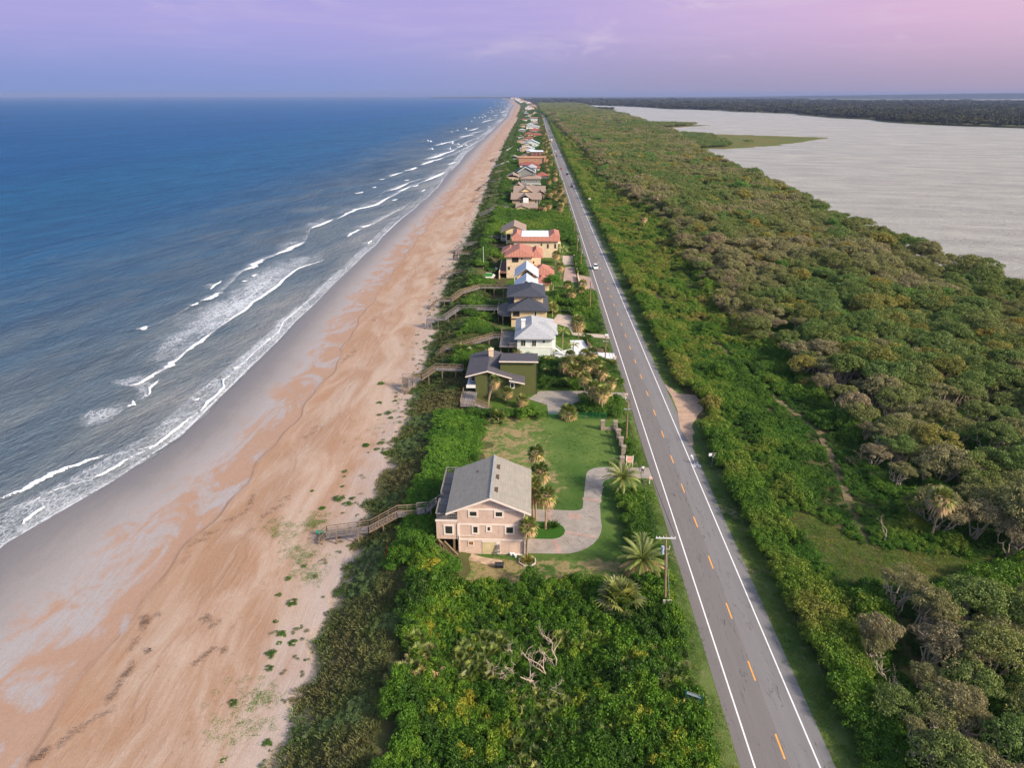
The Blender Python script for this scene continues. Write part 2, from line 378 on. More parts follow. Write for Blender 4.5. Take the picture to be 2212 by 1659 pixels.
vcol = np.array([-.8, -.4, -.15, 0, .06, .12, .2, .28, .36, .43, .48, .495, .505, .52, .58, .65, .72, .8, .88, .94, 1.0])
ya = YR[:, None]; wa, sc, to = WAT(YR)[:, None], SCA(YR)[:, None] + .6 * np.sin(ya / 5) + .4 * np.sin(ya / 2.1), TOE(YR)[:, None]
Xb = np.where(vcol < .5, wa + (sc - wa) * vcol * 2, sc + (to - sc) * (vcol - .5) * 2)
zprof = np.interp(vcol, [-.8, 0, .12, .495, .505, .72, 1], [-2.5, -.02, .2, 1.05, 1.13, 1.7, 2.0])
Zb = zprof + 0 * Xb + np.where(vcol > .53, .14 * np.sin(Xb / 3.1 + ya / 9) * np.sin(ya / 6.3), 0)
Zb[:, -1] = 2.0
tag(sheet('beach', Xb, np.repeat(ya, len(vcol), 1), Zb, m, {'v': np.repeat(vcol[None], len(YR), 0)}), kind='structure')

# ground behind the beach
m, k = newmat('soil'); p = k.pos(); d = k.attr('d').outputs['Fac']; nA = k.noise(p, .35, 6, .65); nB = k.noise(p, 2.2, 4, .7)
c = k.mix(k.sstep(nA, .35, .65), lin(70, 64, 42), lin(74, 84, 42)); c = k.mix(k.m('MULTIPLY', nB, .5), c, lin(92, 80, 56))
sf = k.m('SUBTRACT', 1., k.sstep(k.m('ADD', d, k.m('MULTIPLY', k.m('SUBTRACT', nA, .5), 9.)), .2, 3.2))
c = k.mix(sf, c, lin(176, 152, 132))
k.out(k.bsdf(c, .95, .1, k.bump(nB, .8, .2)))
offs = np.array([0, 1, 2, 3.5, 5, 6.5, 8, 9.5, 11, 12.5, 14, 16, 18.5])
absx = np.array([-6, 0, 8, 15, 20, 26, 32, 36, 42, 50, 60, 80, 105, 135])
sh = (ROADX(YR) - 26)[:, None]
Xg = np.concatenate([TOE(YR)[:, None] + offs, absx[None] + sh, LAG(YR)[:, None] - 6, LAG(YR)[:, None] + 4, LAG(YR)[:, None] + 30], 1)
Xg = np.maximum.accumulate(Xg, 1)
Yg = np.repeat(YR[:, None], Xg.shape[1], 1); Zg = height(Xg, Yg); Zg[:, 0] = 2.0; Zg[:, -1] = -1.5; Zg[:, -2] = -.1; Zg[:, -3] = .3
tag(sheet('ground', Xg, Yg, Zg, m, {'d': Xg - TOE(YR)[:, None]}), kind='structure')

# sea
def water(name, attr_sd, deep, mid, shal, rough=.18, spec=.35, chop=1.0, nrmdir=(.965, -.263), swell=.5):
    m, k = newmat(name); p = k.pos()
    xyz = k.n('ShaderNodeSeparateXYZ', {0: p})
    u = k.m('ADD', k.m('MULTIPLY', xyz.outputs[0], nrmdir[0]), k.m('MULTIPLY', xyz.outputs[1], nrmdir[1]))
    t = k.m('ADD', k.m('MULTIPLY', xyz.outputs[0], -nrmdir[1]), k.m('MULTIPLY', xyz.outputs[1], nrmdir[0]))
    q = k.n('ShaderNodeCombineXYZ', {0: u, 1: k.m('MULTIPLY', t, .34), 2: 0.}).outputs[0]
    a = k.noise(q, .055, 3, .5, .4); b = k.noise(q, .26, 5, .62, .6); c_ = k.noise(q, .9, 5, .68, .4); e_ = k.noise(q, 2.8, 3, .6)
    sw = k.m('MULTIPLY', k.m('SINE', k.m('ADD', k.m('MULTIPLY', u, 2 * math.pi / 17), k.m('MULTIPLY', a, 16.))), k.sstep(k.noise(q, .03, 2, .5), .4, .65))
    h = k.m('ADD', k.m('ADD', k.m('ADD', k.m('MULTIPLY', a, 5.0 * swell), k.m('MULTIPLY', sw, swell * .8)), k.m('MULTIPLY', b, 2.0)), k.m('ADD', k.m('MULTIPLY', c_, 1.5), k.m('MULTIPLY', e_, .4)))
    if attr_sd:
        s_ = k.attr('sd').outputs['Fac']; s2 = k.m('ADD', s_, k.m('MULTIPLY', k.m('SUBTRACT', a, .5), 60.))
        col = k.ramp(k.m('MULTIPLY', s2, 1 / 420.), [(0, shal[0]), (.05, shal[1]), (.16, mid[0]), (.36, mid[1]), (.7, deep[0]), (1, deep[1])])
        bar = k.m('MULTIPLY', k.sstep(k.noise(q, .03, 3, .6, 1.2), .46, .66), k.m('SUBTRACT', 1., k.sstep(s_, 40., 190.)))
        col = k.mix(k.m('MULTIPLY', bar, .28), col, lin(120, 122, 118))
    else:
        col = k.mix(k.sstep(a, .3, .7), deep[0], deep[1])
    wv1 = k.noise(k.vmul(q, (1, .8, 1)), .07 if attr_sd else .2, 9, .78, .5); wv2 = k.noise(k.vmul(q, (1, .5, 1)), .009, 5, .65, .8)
    col = k.mix(1.0 if attr_sd else .4, col, k.ramp(k.m('ADD', k.m('MULTIPLY', wv1, .7), k.m('MULTIPLY', wv2, .3)), [(.36, (.62, .68, .74)), (.5, (1, 1, 1)), (.64, (1.4, 1.3, 1.22))]), 'MULTIPLY')  # dark wave troughs and lighter crests painted into the water colour as streaks
    nm = k.bump(h, 1.0, chop); lw = k.n('ShaderNodeLayerWeight', {'Blend': .35, 'Normal': nm}).outputs[1]
    fr_ = k.m('ADD', k.m('MULTIPLY', k.m('POWER', lw, 3.), spec), .02)
    df = k.n('ShaderNodeBsdfDiffuse', {0: col, 2: nm}).outputs[0]; gl = k.n('ShaderNodeBsdfGlossy', {0: (1, 1, 1, 1), 'Roughness': rough, 'Normal': nm}).outputs[0]
    k.out(k.n('ShaderNodeMixShader', {0: fr_, 1: df, 2: gl}).outputs[0])
    return m
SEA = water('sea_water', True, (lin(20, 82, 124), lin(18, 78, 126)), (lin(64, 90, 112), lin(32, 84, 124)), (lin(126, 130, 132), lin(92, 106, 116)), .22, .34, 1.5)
sdc = np.array([0, .7, 1.5, 3, 5, 8, 12, 18, 26, 36, 50, 70, 100, 150, 230, 350, 600, 1200, 3000, 9000, 30000, 90000])
Xs = shore(YR)[:, None] - sdc[None, ::-1]; Ys = np.repeat(YR[:, None], len(sdc), 1)
ph = (.965 * Xs - .263 * Ys); sds = np.repeat(sdc[None, ::-1], len(YR), 0)
Zs = .03 + 0 * Xs
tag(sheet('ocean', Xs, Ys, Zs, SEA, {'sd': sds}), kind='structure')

# lagoon and its far banks
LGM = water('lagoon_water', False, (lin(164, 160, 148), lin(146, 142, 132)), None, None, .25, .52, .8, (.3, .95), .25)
lag = MB(); lag.add([(150, 40, 0), (7000, 40, 0), (7000, 7500, 0), (150, 7500, 0)], [(0, 1, 2, 3)])
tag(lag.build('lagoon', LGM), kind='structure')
m, k = newmat('marsh_grass'); p = k.pos(); nA = k.noise(k.vmul(p, (.5, 1, 1)), .016, 8, .75, 1.5); nB = k.noise(p, .25, 4, .7)
c = k.ramp(k.m('ADD', k.m('MULTIPLY', nA, .7), k.m('MULTIPLY', nB, .3)), [(.34, lin(62, 78, 36)), (.46, lin(84, 94, 44)), (.54, lin(104, 94, 50)), (.62, lin(102, 76, 46))])
k.out(k.bsdf(c, .95, .1)); MARSH = m
def sub(poly, n=6, amp=6, seed=3):          # ragged outline
    r = np.random.default_rng(seed); out = []
    for i, a in enumerate(poly):
        b = poly[(i + 1) % len(poly)]; L = math.dist(a, b)
        for j in range(n):
            t = j / n; q = 0 if j == 0 else 1
            out.append((a[0] + (b[0] - a[0]) * t + q * r.normal() * min(amp, L * .05), a[1] + (b[1] - a[1]) * t + q * r.normal() * min(amp, L * .05)))
    return out
def land(name, poly, z, material, **kw):
    o = MB().flat(sub(poly, **kw), z - 1.2, z).build(name, material); tag(o, kind='structure'); return o
land('marsh_point', [(196, 945), (262, 985), (330, 1040), (400, 1120), (492, 1252), (430, 1290), (340, 1352), (240, 1370), (150, 1370), (150, 945)], .35, MARSH, amp=7)
land('marsh_point', [(150, 1560), (262, 1600), (330, 1660), (415, 1765), (330, 1830), (150, 1850)], .34, MARSH, amp=8, seed=5)
land('marsh_point', [(150, 2350), (300, 2480), (350, 2600), (280, 2720), (150, 2750)], .33, MARSH, amp=10, seed=6)
land('marsh_point', [(150, 3300), (330, 3360), (420, 3700), (300, 4000), (150, 4100)], .32, MARSH, amp=14, seed=8)
FARB = [(1090, 1500), (1063, 1642), (1000, 1712), (945, 1860), (934, 2040), (985, 2200), (940, 2330), (955, 2700), (1010, 2900), (850, 3250), (880, 3500), (690, 3900), (640, 4500), (430, 5300), (100, 5800), (-100, 9000), (-600, 20000), (-4200, 44900), (60000, 44900), (60000, 1500)]
m, k = newmat('woods_floor'); p = k.pos(); nA = k.noise(k.vmul(p, (.35, 1, 1)), .0035, 7, .65, 1.); nB = k.noise(p, .02, 5, .7)
c = k.ramp(k.m('ADD', k.m('MULTIPLY', nA, .75), k.m('MULTIPLY', nB, .25)), [(.38, lin(66, 70, 42)), (.5, lin(92, 94, 54)), (.6, lin(128, 126, 82))])
k.out(k.bsdf(c, .95, .1)); WOODF = m
land('far_bank', FARB, .5, m, amp=14, seed=9)
for i, q in enumerate([[(4200, 8200), (9500, 8000), (15000, 9000), (12000, 9800), (5000, 9300)], [(1500, 7600), (2600, 7500), (3300, 8000), (1800, 8200)], [(500, 6300), (1000, 6200), (1100, 6700), (450, 6800)], [(200, 7200), (700, 7100), (650, 7500), (150, 7500)], [(6000, 11500), (14000, 11000), (14000, 12500), (6500, 12600)]]):
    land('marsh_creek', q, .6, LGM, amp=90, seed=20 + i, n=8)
# mainland treeline beyond the lagoon, height exaggerated to imitate a lens-bent horizon
rr = np.random.default_rng(4); xs = np.linspace(-2500, 26000, 400); base = 17000 - .22 * xs
hh = 20 + 100 * smooth(2200, 12500, xs) + 2.2 * rr.normal(size=400)
Xr = np.stack([xs] * 4, 1); Yr = np.stack([base, base + 60, base + 1500, base + 6000], 1); Zr = np.stack([0 * hh, hh * .8, hh, hh * .2], 1)
m, k = newmat('far_woods'); nA = k.noise(k.pos(), .006, 5, .7)
k.out(k.bsdf(k.mix(nA, lin(38, 46, 40), lin(66, 70, 50)), .95, .1))
tag(sheet('raised_treeline', Xr, Yr, Zr, m, None, False), kind='structure')

# ---------------------------------------------------------------- foam on the surf
m, k = newmat('sea_foam'); p = k.pos(); q = k.vmul(p, (1, .55, 1)); dn = k.attr('dens').outputs['Fac']
dist = k.n('ShaderNodeTexNoise', {'Vector': q, 'Scale': .8, 'Detail': 4.}); qd = k.n('ShaderNodeVectorMath', {0: q, 1: k.vmul(dist.outputs[1], (1.6, 1.6, 0))}, operation='ADD').outputs[0]
def edge(sc): return k.m('SUBTRACT', 1., k.sstep(k.n('ShaderNodeTexVoronoi', {'Vector': qd, 'Scale': sc}, feature='DISTANCE_TO_EDGE').outputs[0], .0, .24))
lace = k.m('MAXIMUM', edge(1.15), k.m('MULTIPLY', edge(2.9), .8)); bigN = k.noise(q, .16, 4, .6, 1.); fn = k.noise(p, 3., 3, .7)
val = k.m('ADD', k.m('ADD', k.m('MULTIPLY', lace, .55), k.m('MULTIPLY', bigN, .75)), k.m('MULTIPLY', fn, .3))
al = k.sstep(k.m('ADD', val, dn), 1.2, 1.72)
al = k.m('MULTIPLY', al, k.m('ADD', .5, k.m('MULTIPLY', k.sstep(dn, .62, .85), .46)))
tr = k.n('ShaderNodeBsdfTransparent').outputs[0]; df = k.bsdf(k.mix(fn, lin(205, 208, 214), lin(240, 240, 240)), .7, .2)
k.out(k.n('ShaderNodeMixShader', {0: al, 1: tr, 2: df}).outputs[0]); FOAM = m
FV, FQ, FD = [], [], []; fo = 0
def resample(pts, n):
    pts = np.array(pts, float); L = np.concatenate([[0], np.cumsum(np.linalg.norm(np.diff(pts, axis=0), axis=1))]); t = np.linspace(0, L[-1], n)
    return np.stack([np.interp(t, L, pts[:, i]) for i in range(2)], 1)
def foam_grid(A, B, dens, na=40, nb=9, zf=None, z0=.06):
    global fo
    A, B = resample(A, na), resample(B, na); t = np.linspace(0, 1, nb)[None, :, None]
    XY = A[:, None] * (1 - t) + B[:, None] * t; Z = np.full(XY.shape[:2], z0)
    if zf is not None: Z = Z + zf(np.linspace(0, 1, nb))[None]
    D = np.array([[dens(i / (na - 1), j / (nb - 1)) for j in range(nb)] for i in range(na)])
    i = np.arange(na - 1)[:, None] * nb + np.arange(nb - 1)[None] + fo
    FV.append(np.concatenate([XY, Z[..., None]], -1).reshape(-1, 3)); FQ.append(np.stack([i, i + 1, i + nb + 1, i + nb], -1).reshape(-1, 4)); FD.append(D.ravel()); fo += na * nb
def px(t, pts): return [g(t, x, y, 0) for x, y in pts]
def wob(P, amp, seed, f=1.0):
    P = resample(P, max(12, int(len(P) * 7))); r = np.random.default_rng(seed)
    a = np.interp(np.arange(len(P)), np.arange(0, len(P) + 3, 3), r.normal(size=len(np.arange(0, len(P) + 3, 3)))); P[:, 0] += a * amp; return P
def crest(P, wid, back, seed, hz=.4, dens=.9):
    """a breaking crest: white front of width wid, thinning foam trail behind it (seaward)"""
    P = wob(P, .14 * wid, seed); n = max(30, int(len(P) * 2)); r = np.random.default_rng(seed + 99)
    wv = wid * (.25 + .75 * np.abs(np.sin(np.linspace(.12, math.pi - .12, len(P))))) * r.uniform(.75, 1.25, len(P))
    A = P + np.stack([wv * .5, -wv * .15], 1); B = P - np.stack([wv * .7, 0 * wv], 1)
    foam_grid(A, B, lambda a, b: dens * math.sin(math.pi * min(1, max(0, b))) ** .5 * (.1 + 1.1 * math.sin(math.pi * a) ** .35), n, 7, lambda t: hz * np.sin(np.pi * t) ** 1.2, .08)
    if back: foam_grid(B, B - np.array([back, -.1 * back]), lambda a, b: .62 * (1 - b) * math.sin(math.pi * a) ** .9, n, 6)
BA = [('b5', [(2157, 255), (2000, 320)], 3, 16), ('b5', [(1970, 400), (1870, 450), (1770, 490)], 3.4, 5), ('b5', [(1715, 510), (1640, 560), (1560, 595)], 3.6, 3), ('b5', [(1430, 730), (1360, 770), (1300, 790)], 2.8, 4), ('b5', [(1290, 795), (1230, 820)], 1.6, 3), ('b5', [(962, 950), (905, 975)], 2.6, 2), ('b5', [(1430, 655), (1350, 715)], 1.2, 6),
      ('b5', [(2100, 520), (2020, 545), (1930, 575), (1860, 620), (1800, 680), (1720, 740), (1640, 790), (1590, 845), (1500, 900), (1400, 965)], 1.6, 8), ('b5', [(1380, 990), (1300, 1050), (1180, 1130)], 1.6, 6), ('b5', [(1145, 1165), (1110, 1195), (1055, 1230)], 2.4, 4), ('b5', [(1035, 1240), (970, 1280), (900, 1320), (830, 1340)], 1.5, 5), ('b5', [(1030, 1295), (970, 1350), (970, 1385), (940, 1410)], .9, 4), ('b5', [(860, 1430), (865, 1455), (820, 1480)], 1.2, 8),
      ('b5', [(1660, 615), (1620, 627)], 1.4, 2), ('b5', [(1600, 655), (1565, 660)], 1.2, 2), ('b5', [(1300, 1415), (1240, 1440)], .7, 1), ('b5', [(1540, 1215), (1505, 1225)], .8, 2),
      ('b6', [(-60, 775), (0, 745), (150, 690), (250, 625), (400, 555), (560, 495), (650, 465), (720, 452)], 1.7, 0), ('b6', [(600, 615), (720, 550), (830, 480)], .9, 0), ('b6', [(870, 430), (1000, 400), (1170, 265), (1250, 200)], .7, 0), ('b6', [(1290, 180), (1340, 110), (1450, 40)], .7, 0), ('b6', [(130, 920), (200, 850), (300, 790)], .8, 0), ('b5', [(1500, 1260), (1445, 1300), (1445, 1350), (1380, 1410), (1290, 1510)], .8, 3),
      ('b8', [(0, 475), (90, 435), (160, 400), (300, 365), (370, 325), (440, 290)], 3.2, 14), ('b8', [(360, 270), (450, 250), (540, 205)], 2.8, 6), ('b8', [(390, 162), (500, 130)], 3, 10), ('b8', [(510, 125), (600, 95)], 3.4, 8), ('b8', [(85, 600), (130, 570), (190, 540)], 2.2, 3), ('b8', [(190, 530), (275, 505)], 2.2, 10), ('b8', [(640, 40), (720, 25), (800, 0)], 3.4, 10), ('b8', [(610, 80), (700, 50), (790, 25)], 3, 8), ('b8', [(630, 200), (690, 175), (800, 125)], 1.8, 4), ('b8', [(320, 183), (365, 180)], 3, 5), ('b8', [(145, 285), (220, 272)], 3, 3), ('b8', [(275, 243), (300, 236)], 3, 2), ('b8', [(450, 275), (555, 230)], 1.8, 8), ('b8', [(415, 335), (455, 325)], 1.4, 3), ('b8', [(240, 650), (270, 620)], 1.2, 6), ('b8', [(500, 190), (540, 185)], 2, 3), ('b8', [(565, 237), (610, 220)], 1.6, 3),
      ('c1', [(130, 885), (260, 855), (400, 810), (495, 775)], 5, 18), ('c1', [(85, 955), (240, 900), (360, 870)], 5, 14), ('c1', [(0, 990), (65, 970)], 4, 6), ('c1', [(235, 740), (350, 715), (480, 680)], 5, 12), ('c1', [(500, 650), (600, 630), (700, 615)], 6, 14), ('c1', [(580, 580), (650, 570), (730, 545)], 6, 12), ('c1', [(620, 605), (720, 590), (800, 580)], 3, 8), ('c1', [(750, 490), (860, 460), (930, 450)], 6, 16), ('c1', [(780, 458), (800, 455)], 5, 4), ('c1', [(110, 1130), (260, 1080), (380, 1020)], 2.4, 8), ('c1', [(390, 945), (490, 910)], 2.6, 6), ('c1', [(880, 415), (935, 405)], 6, 12), ('c1', [(890, 432), (930, 428)], 4, 8), ('c1', [(960, 380), (1010, 365)], 8, 20), ('c1', [(500, 755), (560, 735)], 3, 8), ('c1', [(700, 665), (740, 658)], 2.5, 5), ('c1', [(15, 1185), (80, 1160)], 2, 6), ('c1', [(110, 1235), (150, 1210)], 1.4, 6)]
for i, (t, pts, wdt, bk) in enumerate(BA): crest(px(t, pts), wdt, bk, i)
# far surf: broken lines all the way down the coast
r_ = np.random.default_rng(5)
for i in range(55):
    y = 900 * (7 ** r_.uniform(0, 1.25)); o = r_.uniform(4, 70) * (1 + y / 6000); L = r_.uniform(25, 90) * (y / 1200) ** .8
    q = np.linspace(0, 1, 6); crest(np.stack([WAT(y + q * L) - o - 8 * q, y + q * L], 1), r_.uniform(1.6, 3.2) * (y / 1200) ** .5, r_.uniform(6, 20), 200 + i, .3)
# thin connecting lines that tie the breakers together
for i, (t, pts, wd_, dn_) in enumerate([('b5', [(860, 1005), (962, 950), (1130, 880), (1230, 820), (1300, 790), (1430, 730), (1560, 595), (1715, 510), (1770, 490), (1970, 400), (2000, 320), (2157, 255)], 1.0, .52), ('b5', [(830, 1345), (970, 1280), (1055, 1230), (1145, 1165), (1180, 1130), (1400, 965)], 1.0, .7), ('b5', [(1290, 1510), (1380, 1410), (1445, 1350), (1450, 1300), (1540, 1215), (1640, 1120), (1800, 985), (1830, 920), (1900, 860), (2050, 730), (2120, 640)], .8, .66), ('b8', [(-100, 520), (0, 475), (160, 400), (300, 365), (440, 290), (555, 230), (690, 175), (800, 125)], 1.5, .6), ('b8', [(85, 600), (190, 540), (275, 505), (390, 440), (500, 385), (580, 320)], 1.2, .6), ('b8', [(300, 330), (360, 270), (540, 205), (600, 185), (690, 165), (760, 110)], 1.5, .56), ('c1', [(85, 955), (240, 900), (400, 850), (495, 810), (600, 760), (700, 700), (800, 640)], 2.2, .62), ('c1', [(130, 885), (400, 810), (500, 760), (620, 690), (740, 640), (830, 590)], 2.2, .58), ('c1', [(235, 740), (480, 680), (600, 630), (760, 570), (860, 530)], 2.4, .58), ('b6', [(-60, 860), (60, 800), (200, 760), (330, 690), (480, 640), (600, 615), (830, 480), (1000, 400), (1170, 265), (1450, 40)], .5, .62)]): crest(px(t, pts), wd_, 5, 400 + i, .2, dn_)
# lace between the breaker lines, and the washed edge of the beach
outer = px('b5', [(830, 1180), (930, 1010), (1010, 950), (1100, 895), (1210, 850), (1290, 800), (1420, 735), (1520, 650), (1600, 590), (1750, 520), (1900, 470), (2100, 420)])
inner = px('b5', [(1010, 1235), (1150, 1140), (1290, 1055), (1375, 990), (1400, 965), (1500, 900), (1590, 845), (1640, 790), (1760, 710), (1840, 640), (1930, 575), (2110, 515)])
foam_grid(outer, inner, lambda a, b: .66 * math.sin(math.pi * min(1, a * 1.0)) ** .35 * min(1, .3 + b * 1.2) * 1.1, 70, 12)
foam_grid(px('b5', [(1735, 420), (1850, 360), (1990, 330)]), px('b5', [(1760, 490), (1870, 450), (1975, 400)]), lambda a, b: .6 * math.sin(math.pi * a) ** .5 * b ** .5, 20, 8)
foam_grid(px('b5', [(1900, 300), (2050, 250), (2157, 220)]), px('b5', [(1990, 322), (2080, 290), (2157, 262)]), lambda a, b: .7 * math.sin(math.pi * a) ** .5 * b ** .4, 20, 8)
foam_grid(px('b5', [(440, 1540), (560, 1480), (700, 1450), (800, 1420)]), px('b5', [(480, 1620), (600, 1610), (720, 1570), (850, 1480)]), lambda a, b: .62 * math.sin(math.pi * a) ** .5 * math.sin(math.pi * b) ** .5, 24, 9)
foam_grid(px('b5', [(680, 1290), (800, 1280), (930, 1240)]), px('b5', [(740, 1340), (840, 1340), (960, 1290)]), lambda a, b: .6 * math.sin(math.pi * a) ** .5 * math.sin(math.pi * b) ** .5, 20, 8)
foam_grid(px('b5', [(845, 1340), (900, 1310), (990, 1270)]), px('b5', [(860, 1430), (920, 1420), (1020, 1300)]), lambda a, b: .62 * math.sin(math.pi * a) ** .5, 16, 8)
ys = np.concatenate([np.arange(70, 420, 2.0), np.geomspace(420, 6000, 120)]); sx = shore(ys)
wdw = np.interp(ys, [70, 90, 110, 135, 150, 175, 230, 300, 420, 800, 6000], [12, 12, 11.5, 8, 9, 7, 5, 5, 6, 9, 40])
foam_grid(np.stack([sx - wdw, ys], 1), np.stack([sx - .05, ys], 1), lambda a, b: .45 + .12 * math.sin(a * 60) + (.0 if b < .9 else .05) - (.35 * (1 - b) if b < .2 else 0), len(ys), 14, z0=.055)
foam_grid(np.stack([sx - .55, ys], 1), np.stack([sx + .12, ys], 1), lambda a, b: .62 + .16 * math.sin(a * 140) * math.sin(a * 41), len(ys), 4, z0=.075)
o = link('surf_foam', npmesh('surf_foam', np.concatenate(FV), np.concatenate(FQ), FOAM, None, {'dens': np.concatenate(FD)}, True))
tag(o, 'white foam and breaking crests along the surf line', 'foam', kind='stuff')
# ---------------------------------------------------------------- road
def strip(name, xc, x0, x1, z, material, y0=20, y1=6000, parent=None, ys=None):
    ys = YR[(YR >= y0) & (YR <= y1)] if ys is None else ys
    X = np.stack([xc(ys) + x0, xc(ys) + x1], 1); Z = np.full(X.shape, z) ; Y = np.stack([ys, ys], 1)
    o = sheet(name, X, Y, Z, material, None, False); o.parent = parent; return o
m, k = newmat('asphalt'); p = k.pos(); xyz = k.n('ShaderNodeSeparateXYZ', {0: p}); x_ = xyz.outputs[0]
n1 = k.noise(k.vmul(p, (1, .06, 1)), 1.6, 5, .7); n2 = k.noise(p, .22, 4, .6); n3 = k.noise(p, 9, 2, .7)
lane = k.sstep(k.m('ADD', x_, k.m('MULTIPLY', k.m('SUBTRACT', n1, .5), .25)), 26.18, 26.3)
c = k.mix(lane, lin(122, 113, 111), lin(136, 129, 129))
wheel = k.m('MULTIPLY', k.m('ABSOLUTE', k.m('SINE', k.m('MULTIPLY', k.m('SUBTRACT', x_, 26.0), math.pi / 1.75))), .16)
c = k.mix(k.m('ADD', wheel, k.m('MULTIPLY', n2, .3)), c, lin(106, 98, 97)); c = k.mix(k.m('MULTIPLY', n1, .3), c, lin(146, 138, 136))
c = k.mix(1.0, c, k.ramp(n3, [(.3, (.86, .86, .86)), (.7, (1.1, 1.1, 1.1))]), 'MULTIPLY')
crack = k.m('LESS_THAN', k.m('ABSOLUTE', k.m('SUBTRACT', k.noise(k.vmul(p, (1.2, .12, 1)), .8, 3, .5, .5), .5)), .004)
c = k.mix(k.m('MULTIPLY', crack, .6), c, lin(66, 60, 60)); c = k.mix(1.0, c, (.80, .82, .80, 1), 'MULTIPLY')
k.out(k.bsdf(c, .82, .3, k.bump(n3, .3, .02)))
road = strip('road', ROADX, -4.75, 4.75, 4.0, m, 20, 5000); tag(road, kind='structure')
WPAINT = mat('white_road_paint', lin(226, 220, 216), .6, .12, 2); YPAINT = mat('yellow_road_paint', lin(232, 160, 72), .6, .15, 2)
for s_ in (-3.28, 3.22): strip('edge_line', ROADX, s_ - .085, s_ + .085, 4.006, WPAINT, 20, 3000, road)
mb = MB()
for i in range(3, 170):
    y = 61.2 + (i - 3) * 10.2 - 30.6
    mb.add([(25.93, y, 4.006), (26.1, y, 4.006), (26.1, y + 3, 4.006), (25.93, y + 3, 4.006)], [(0, 1, 2, 3)])
mb.build('centre_line', YPAINT, road)
mb = MB()                                    # bicycle symbol and arrow in the right-hand bike lane
bx, by = g('d4', 423, 855); z = 4.007
def ring(cx, cy, ro, ri, sy, n=20):
    vs = []; 
    for i in range(n):
        a = 2 * math.pi * i / n; vs += [(cx + ro * math.cos(a), cy + ro * sy * math.sin(a), z), (cx + ri * math.cos(a), cy + ri * sy * math.sin(a), z)]
    mb.add(vs, [(2 * i, 2 * ((i + 1) % n), 2 * ((i + 1) % n) + 1, 2 * i + 1) for i in range(n)])
def stroke(a, b, wd=.07):
    d = Vector((b[0] - a[0], b[1] - a[1])).normalized() * wd; nx, ny = -d.y, d.x
    mb.add([(a[0] + nx, a[1] + ny, z), (a[0] - nx, a[1] - ny, z), (b[0] - nx, b[1] - ny, z), (b[0] + nx, b[1] + ny, z)], [(0, 1, 2, 3)])
bx += .35
ring(bx - .5, by, .3, .19, 1.7); ring(bx + .5, by - .1, .3, .19, 1.7)
for a, b in (((-.5, 0), (-.2, .9)), ((-.2, .9), (.35, .8)), ((.5, -.1), (.35, .8)), ((-.2, .9), (.02, .05)), ((.02, .05), (.35, .8)), ((-.28, 1.1), (-.08, 1.1)), ((.35, .8), (.3, 1.25)), ((.3, 1.25), (.5, 1.25))): stroke((bx + a[0], by + a[1]), (bx + b[0], by + b[1]))
mb.build('bicycle_symbol', WPAINT, road)
ax, ay = g('d4', 404, 808); ax += .25; mb = MB()
mb.add([(ax - .08, ay - 1, z), (ax + .08, ay - 1, z), (ax + .08, ay + .2, z), (ax - .08, ay + .2, z), (ax - .32, ay + .1, z), (ax + .32, ay + .1, z), (ax, ay + 1.1, z)], [(0, 1, 2, 3), (4, 5, 6)])
mb.build('arrow_marking', WPAINT, road)

# ---------------------------------------------------------------- grass and paved sheets
def grassmat(name, g1, g2, dry, thr, sc=.16, extra=None):
    g1 = tuple(c * .92 for c in g1[:3]) + (1,)
    m, k = newmat(name); p = k.pos(); xyz = k.n('ShaderNodeSeparateXYZ', {0: p})
    a = k.noise(p, sc, 6, .62, .6); b = k.noise(p, 1.1, 5, .7); e = k.noise(p, 7, 3, .7)
    c = k.mix(k.sstep(k.noise(p, .09, 3, .5), .35, .65), g1, g2)
    f = k.m('ADD', k.m('MULTIPLY', a, .6), k.m('MULTIPLY', b, .4))
    if extra: f = k.m('ADD', f, extra(k, xyz))
    c = k.mix(k.sstep(f, thr, thr + .09), c, k.mix(b, dry, tuple(x * .72 for x in dry[:3]) + (1,)))
    c = k.mix(1.0, c, k.ramp(e, [(.25, (.66, .68, .66)), (.75, (1.25, 1.25, 1.2))]), 'MULTIPLY')
    k.out(k.bsdf(c, .9, .12, k.bump(e, .9, .12))); return m
def dryspots(k, xyz):
    x, y = xyz.outputs[0], xyz.outputs[1]
    a = k.m('MULTIPLY', k.m('SUBTRACT', 1., k.sstep(k.m('ADD', x, k.m('MULTIPLY', k.m('SUBTRACT', y, 110.), .12)), 2.5, 9.)), k.sstep(y, 95., 104.))
    b = k.m('SUBTRACT', 1., k.sstep(y, 82., 85.))
    return k.m('SUBTRACT', k.m('MULTIPLY', k.m('MAXIMUM', a, b), .24), .16)
LAWN = grassmat('lawn_grass', lin(66, 94, 40), lin(94, 112, 54), lin(154, 134, 96), .53, .34, dryspots)
VERGE = grassmat('verge_grass', lin(80, 98, 48), lin(100, 112, 60), lin(150, 134, 104), .53)
def pave(name, poly, z, material, kind='structure'):
    o = MB().flat(poly, z - .1, z).build(name, material); tag(o, kind=kind); return o
pave('lawn', [(-13.2, 74), (19, 74), (19.3, 131), (-10.5, 131), (-9.5, 112), (-9.8, 97), (-13, 90)], 3.985, LAWN)
strip('roadside_grass', ROADX, -7.2, -4.7, 3.99, VERGE, 20, 3000)['kind'] = 'structure'
strip('roadside_grass', ROADX, 4.7, 8.2, 3.988, VERGE, 20, 3000)['kind'] = 'structure'
pave('yard_grass', [(-12, 131.2), (20.5, 131.2), (20.5, 320), (-8, 320)], 3.982, grassmat('yard_grass_m', lin(58, 86, 30), lin(74, 98, 34), lin(132, 112, 78), .54, .3))
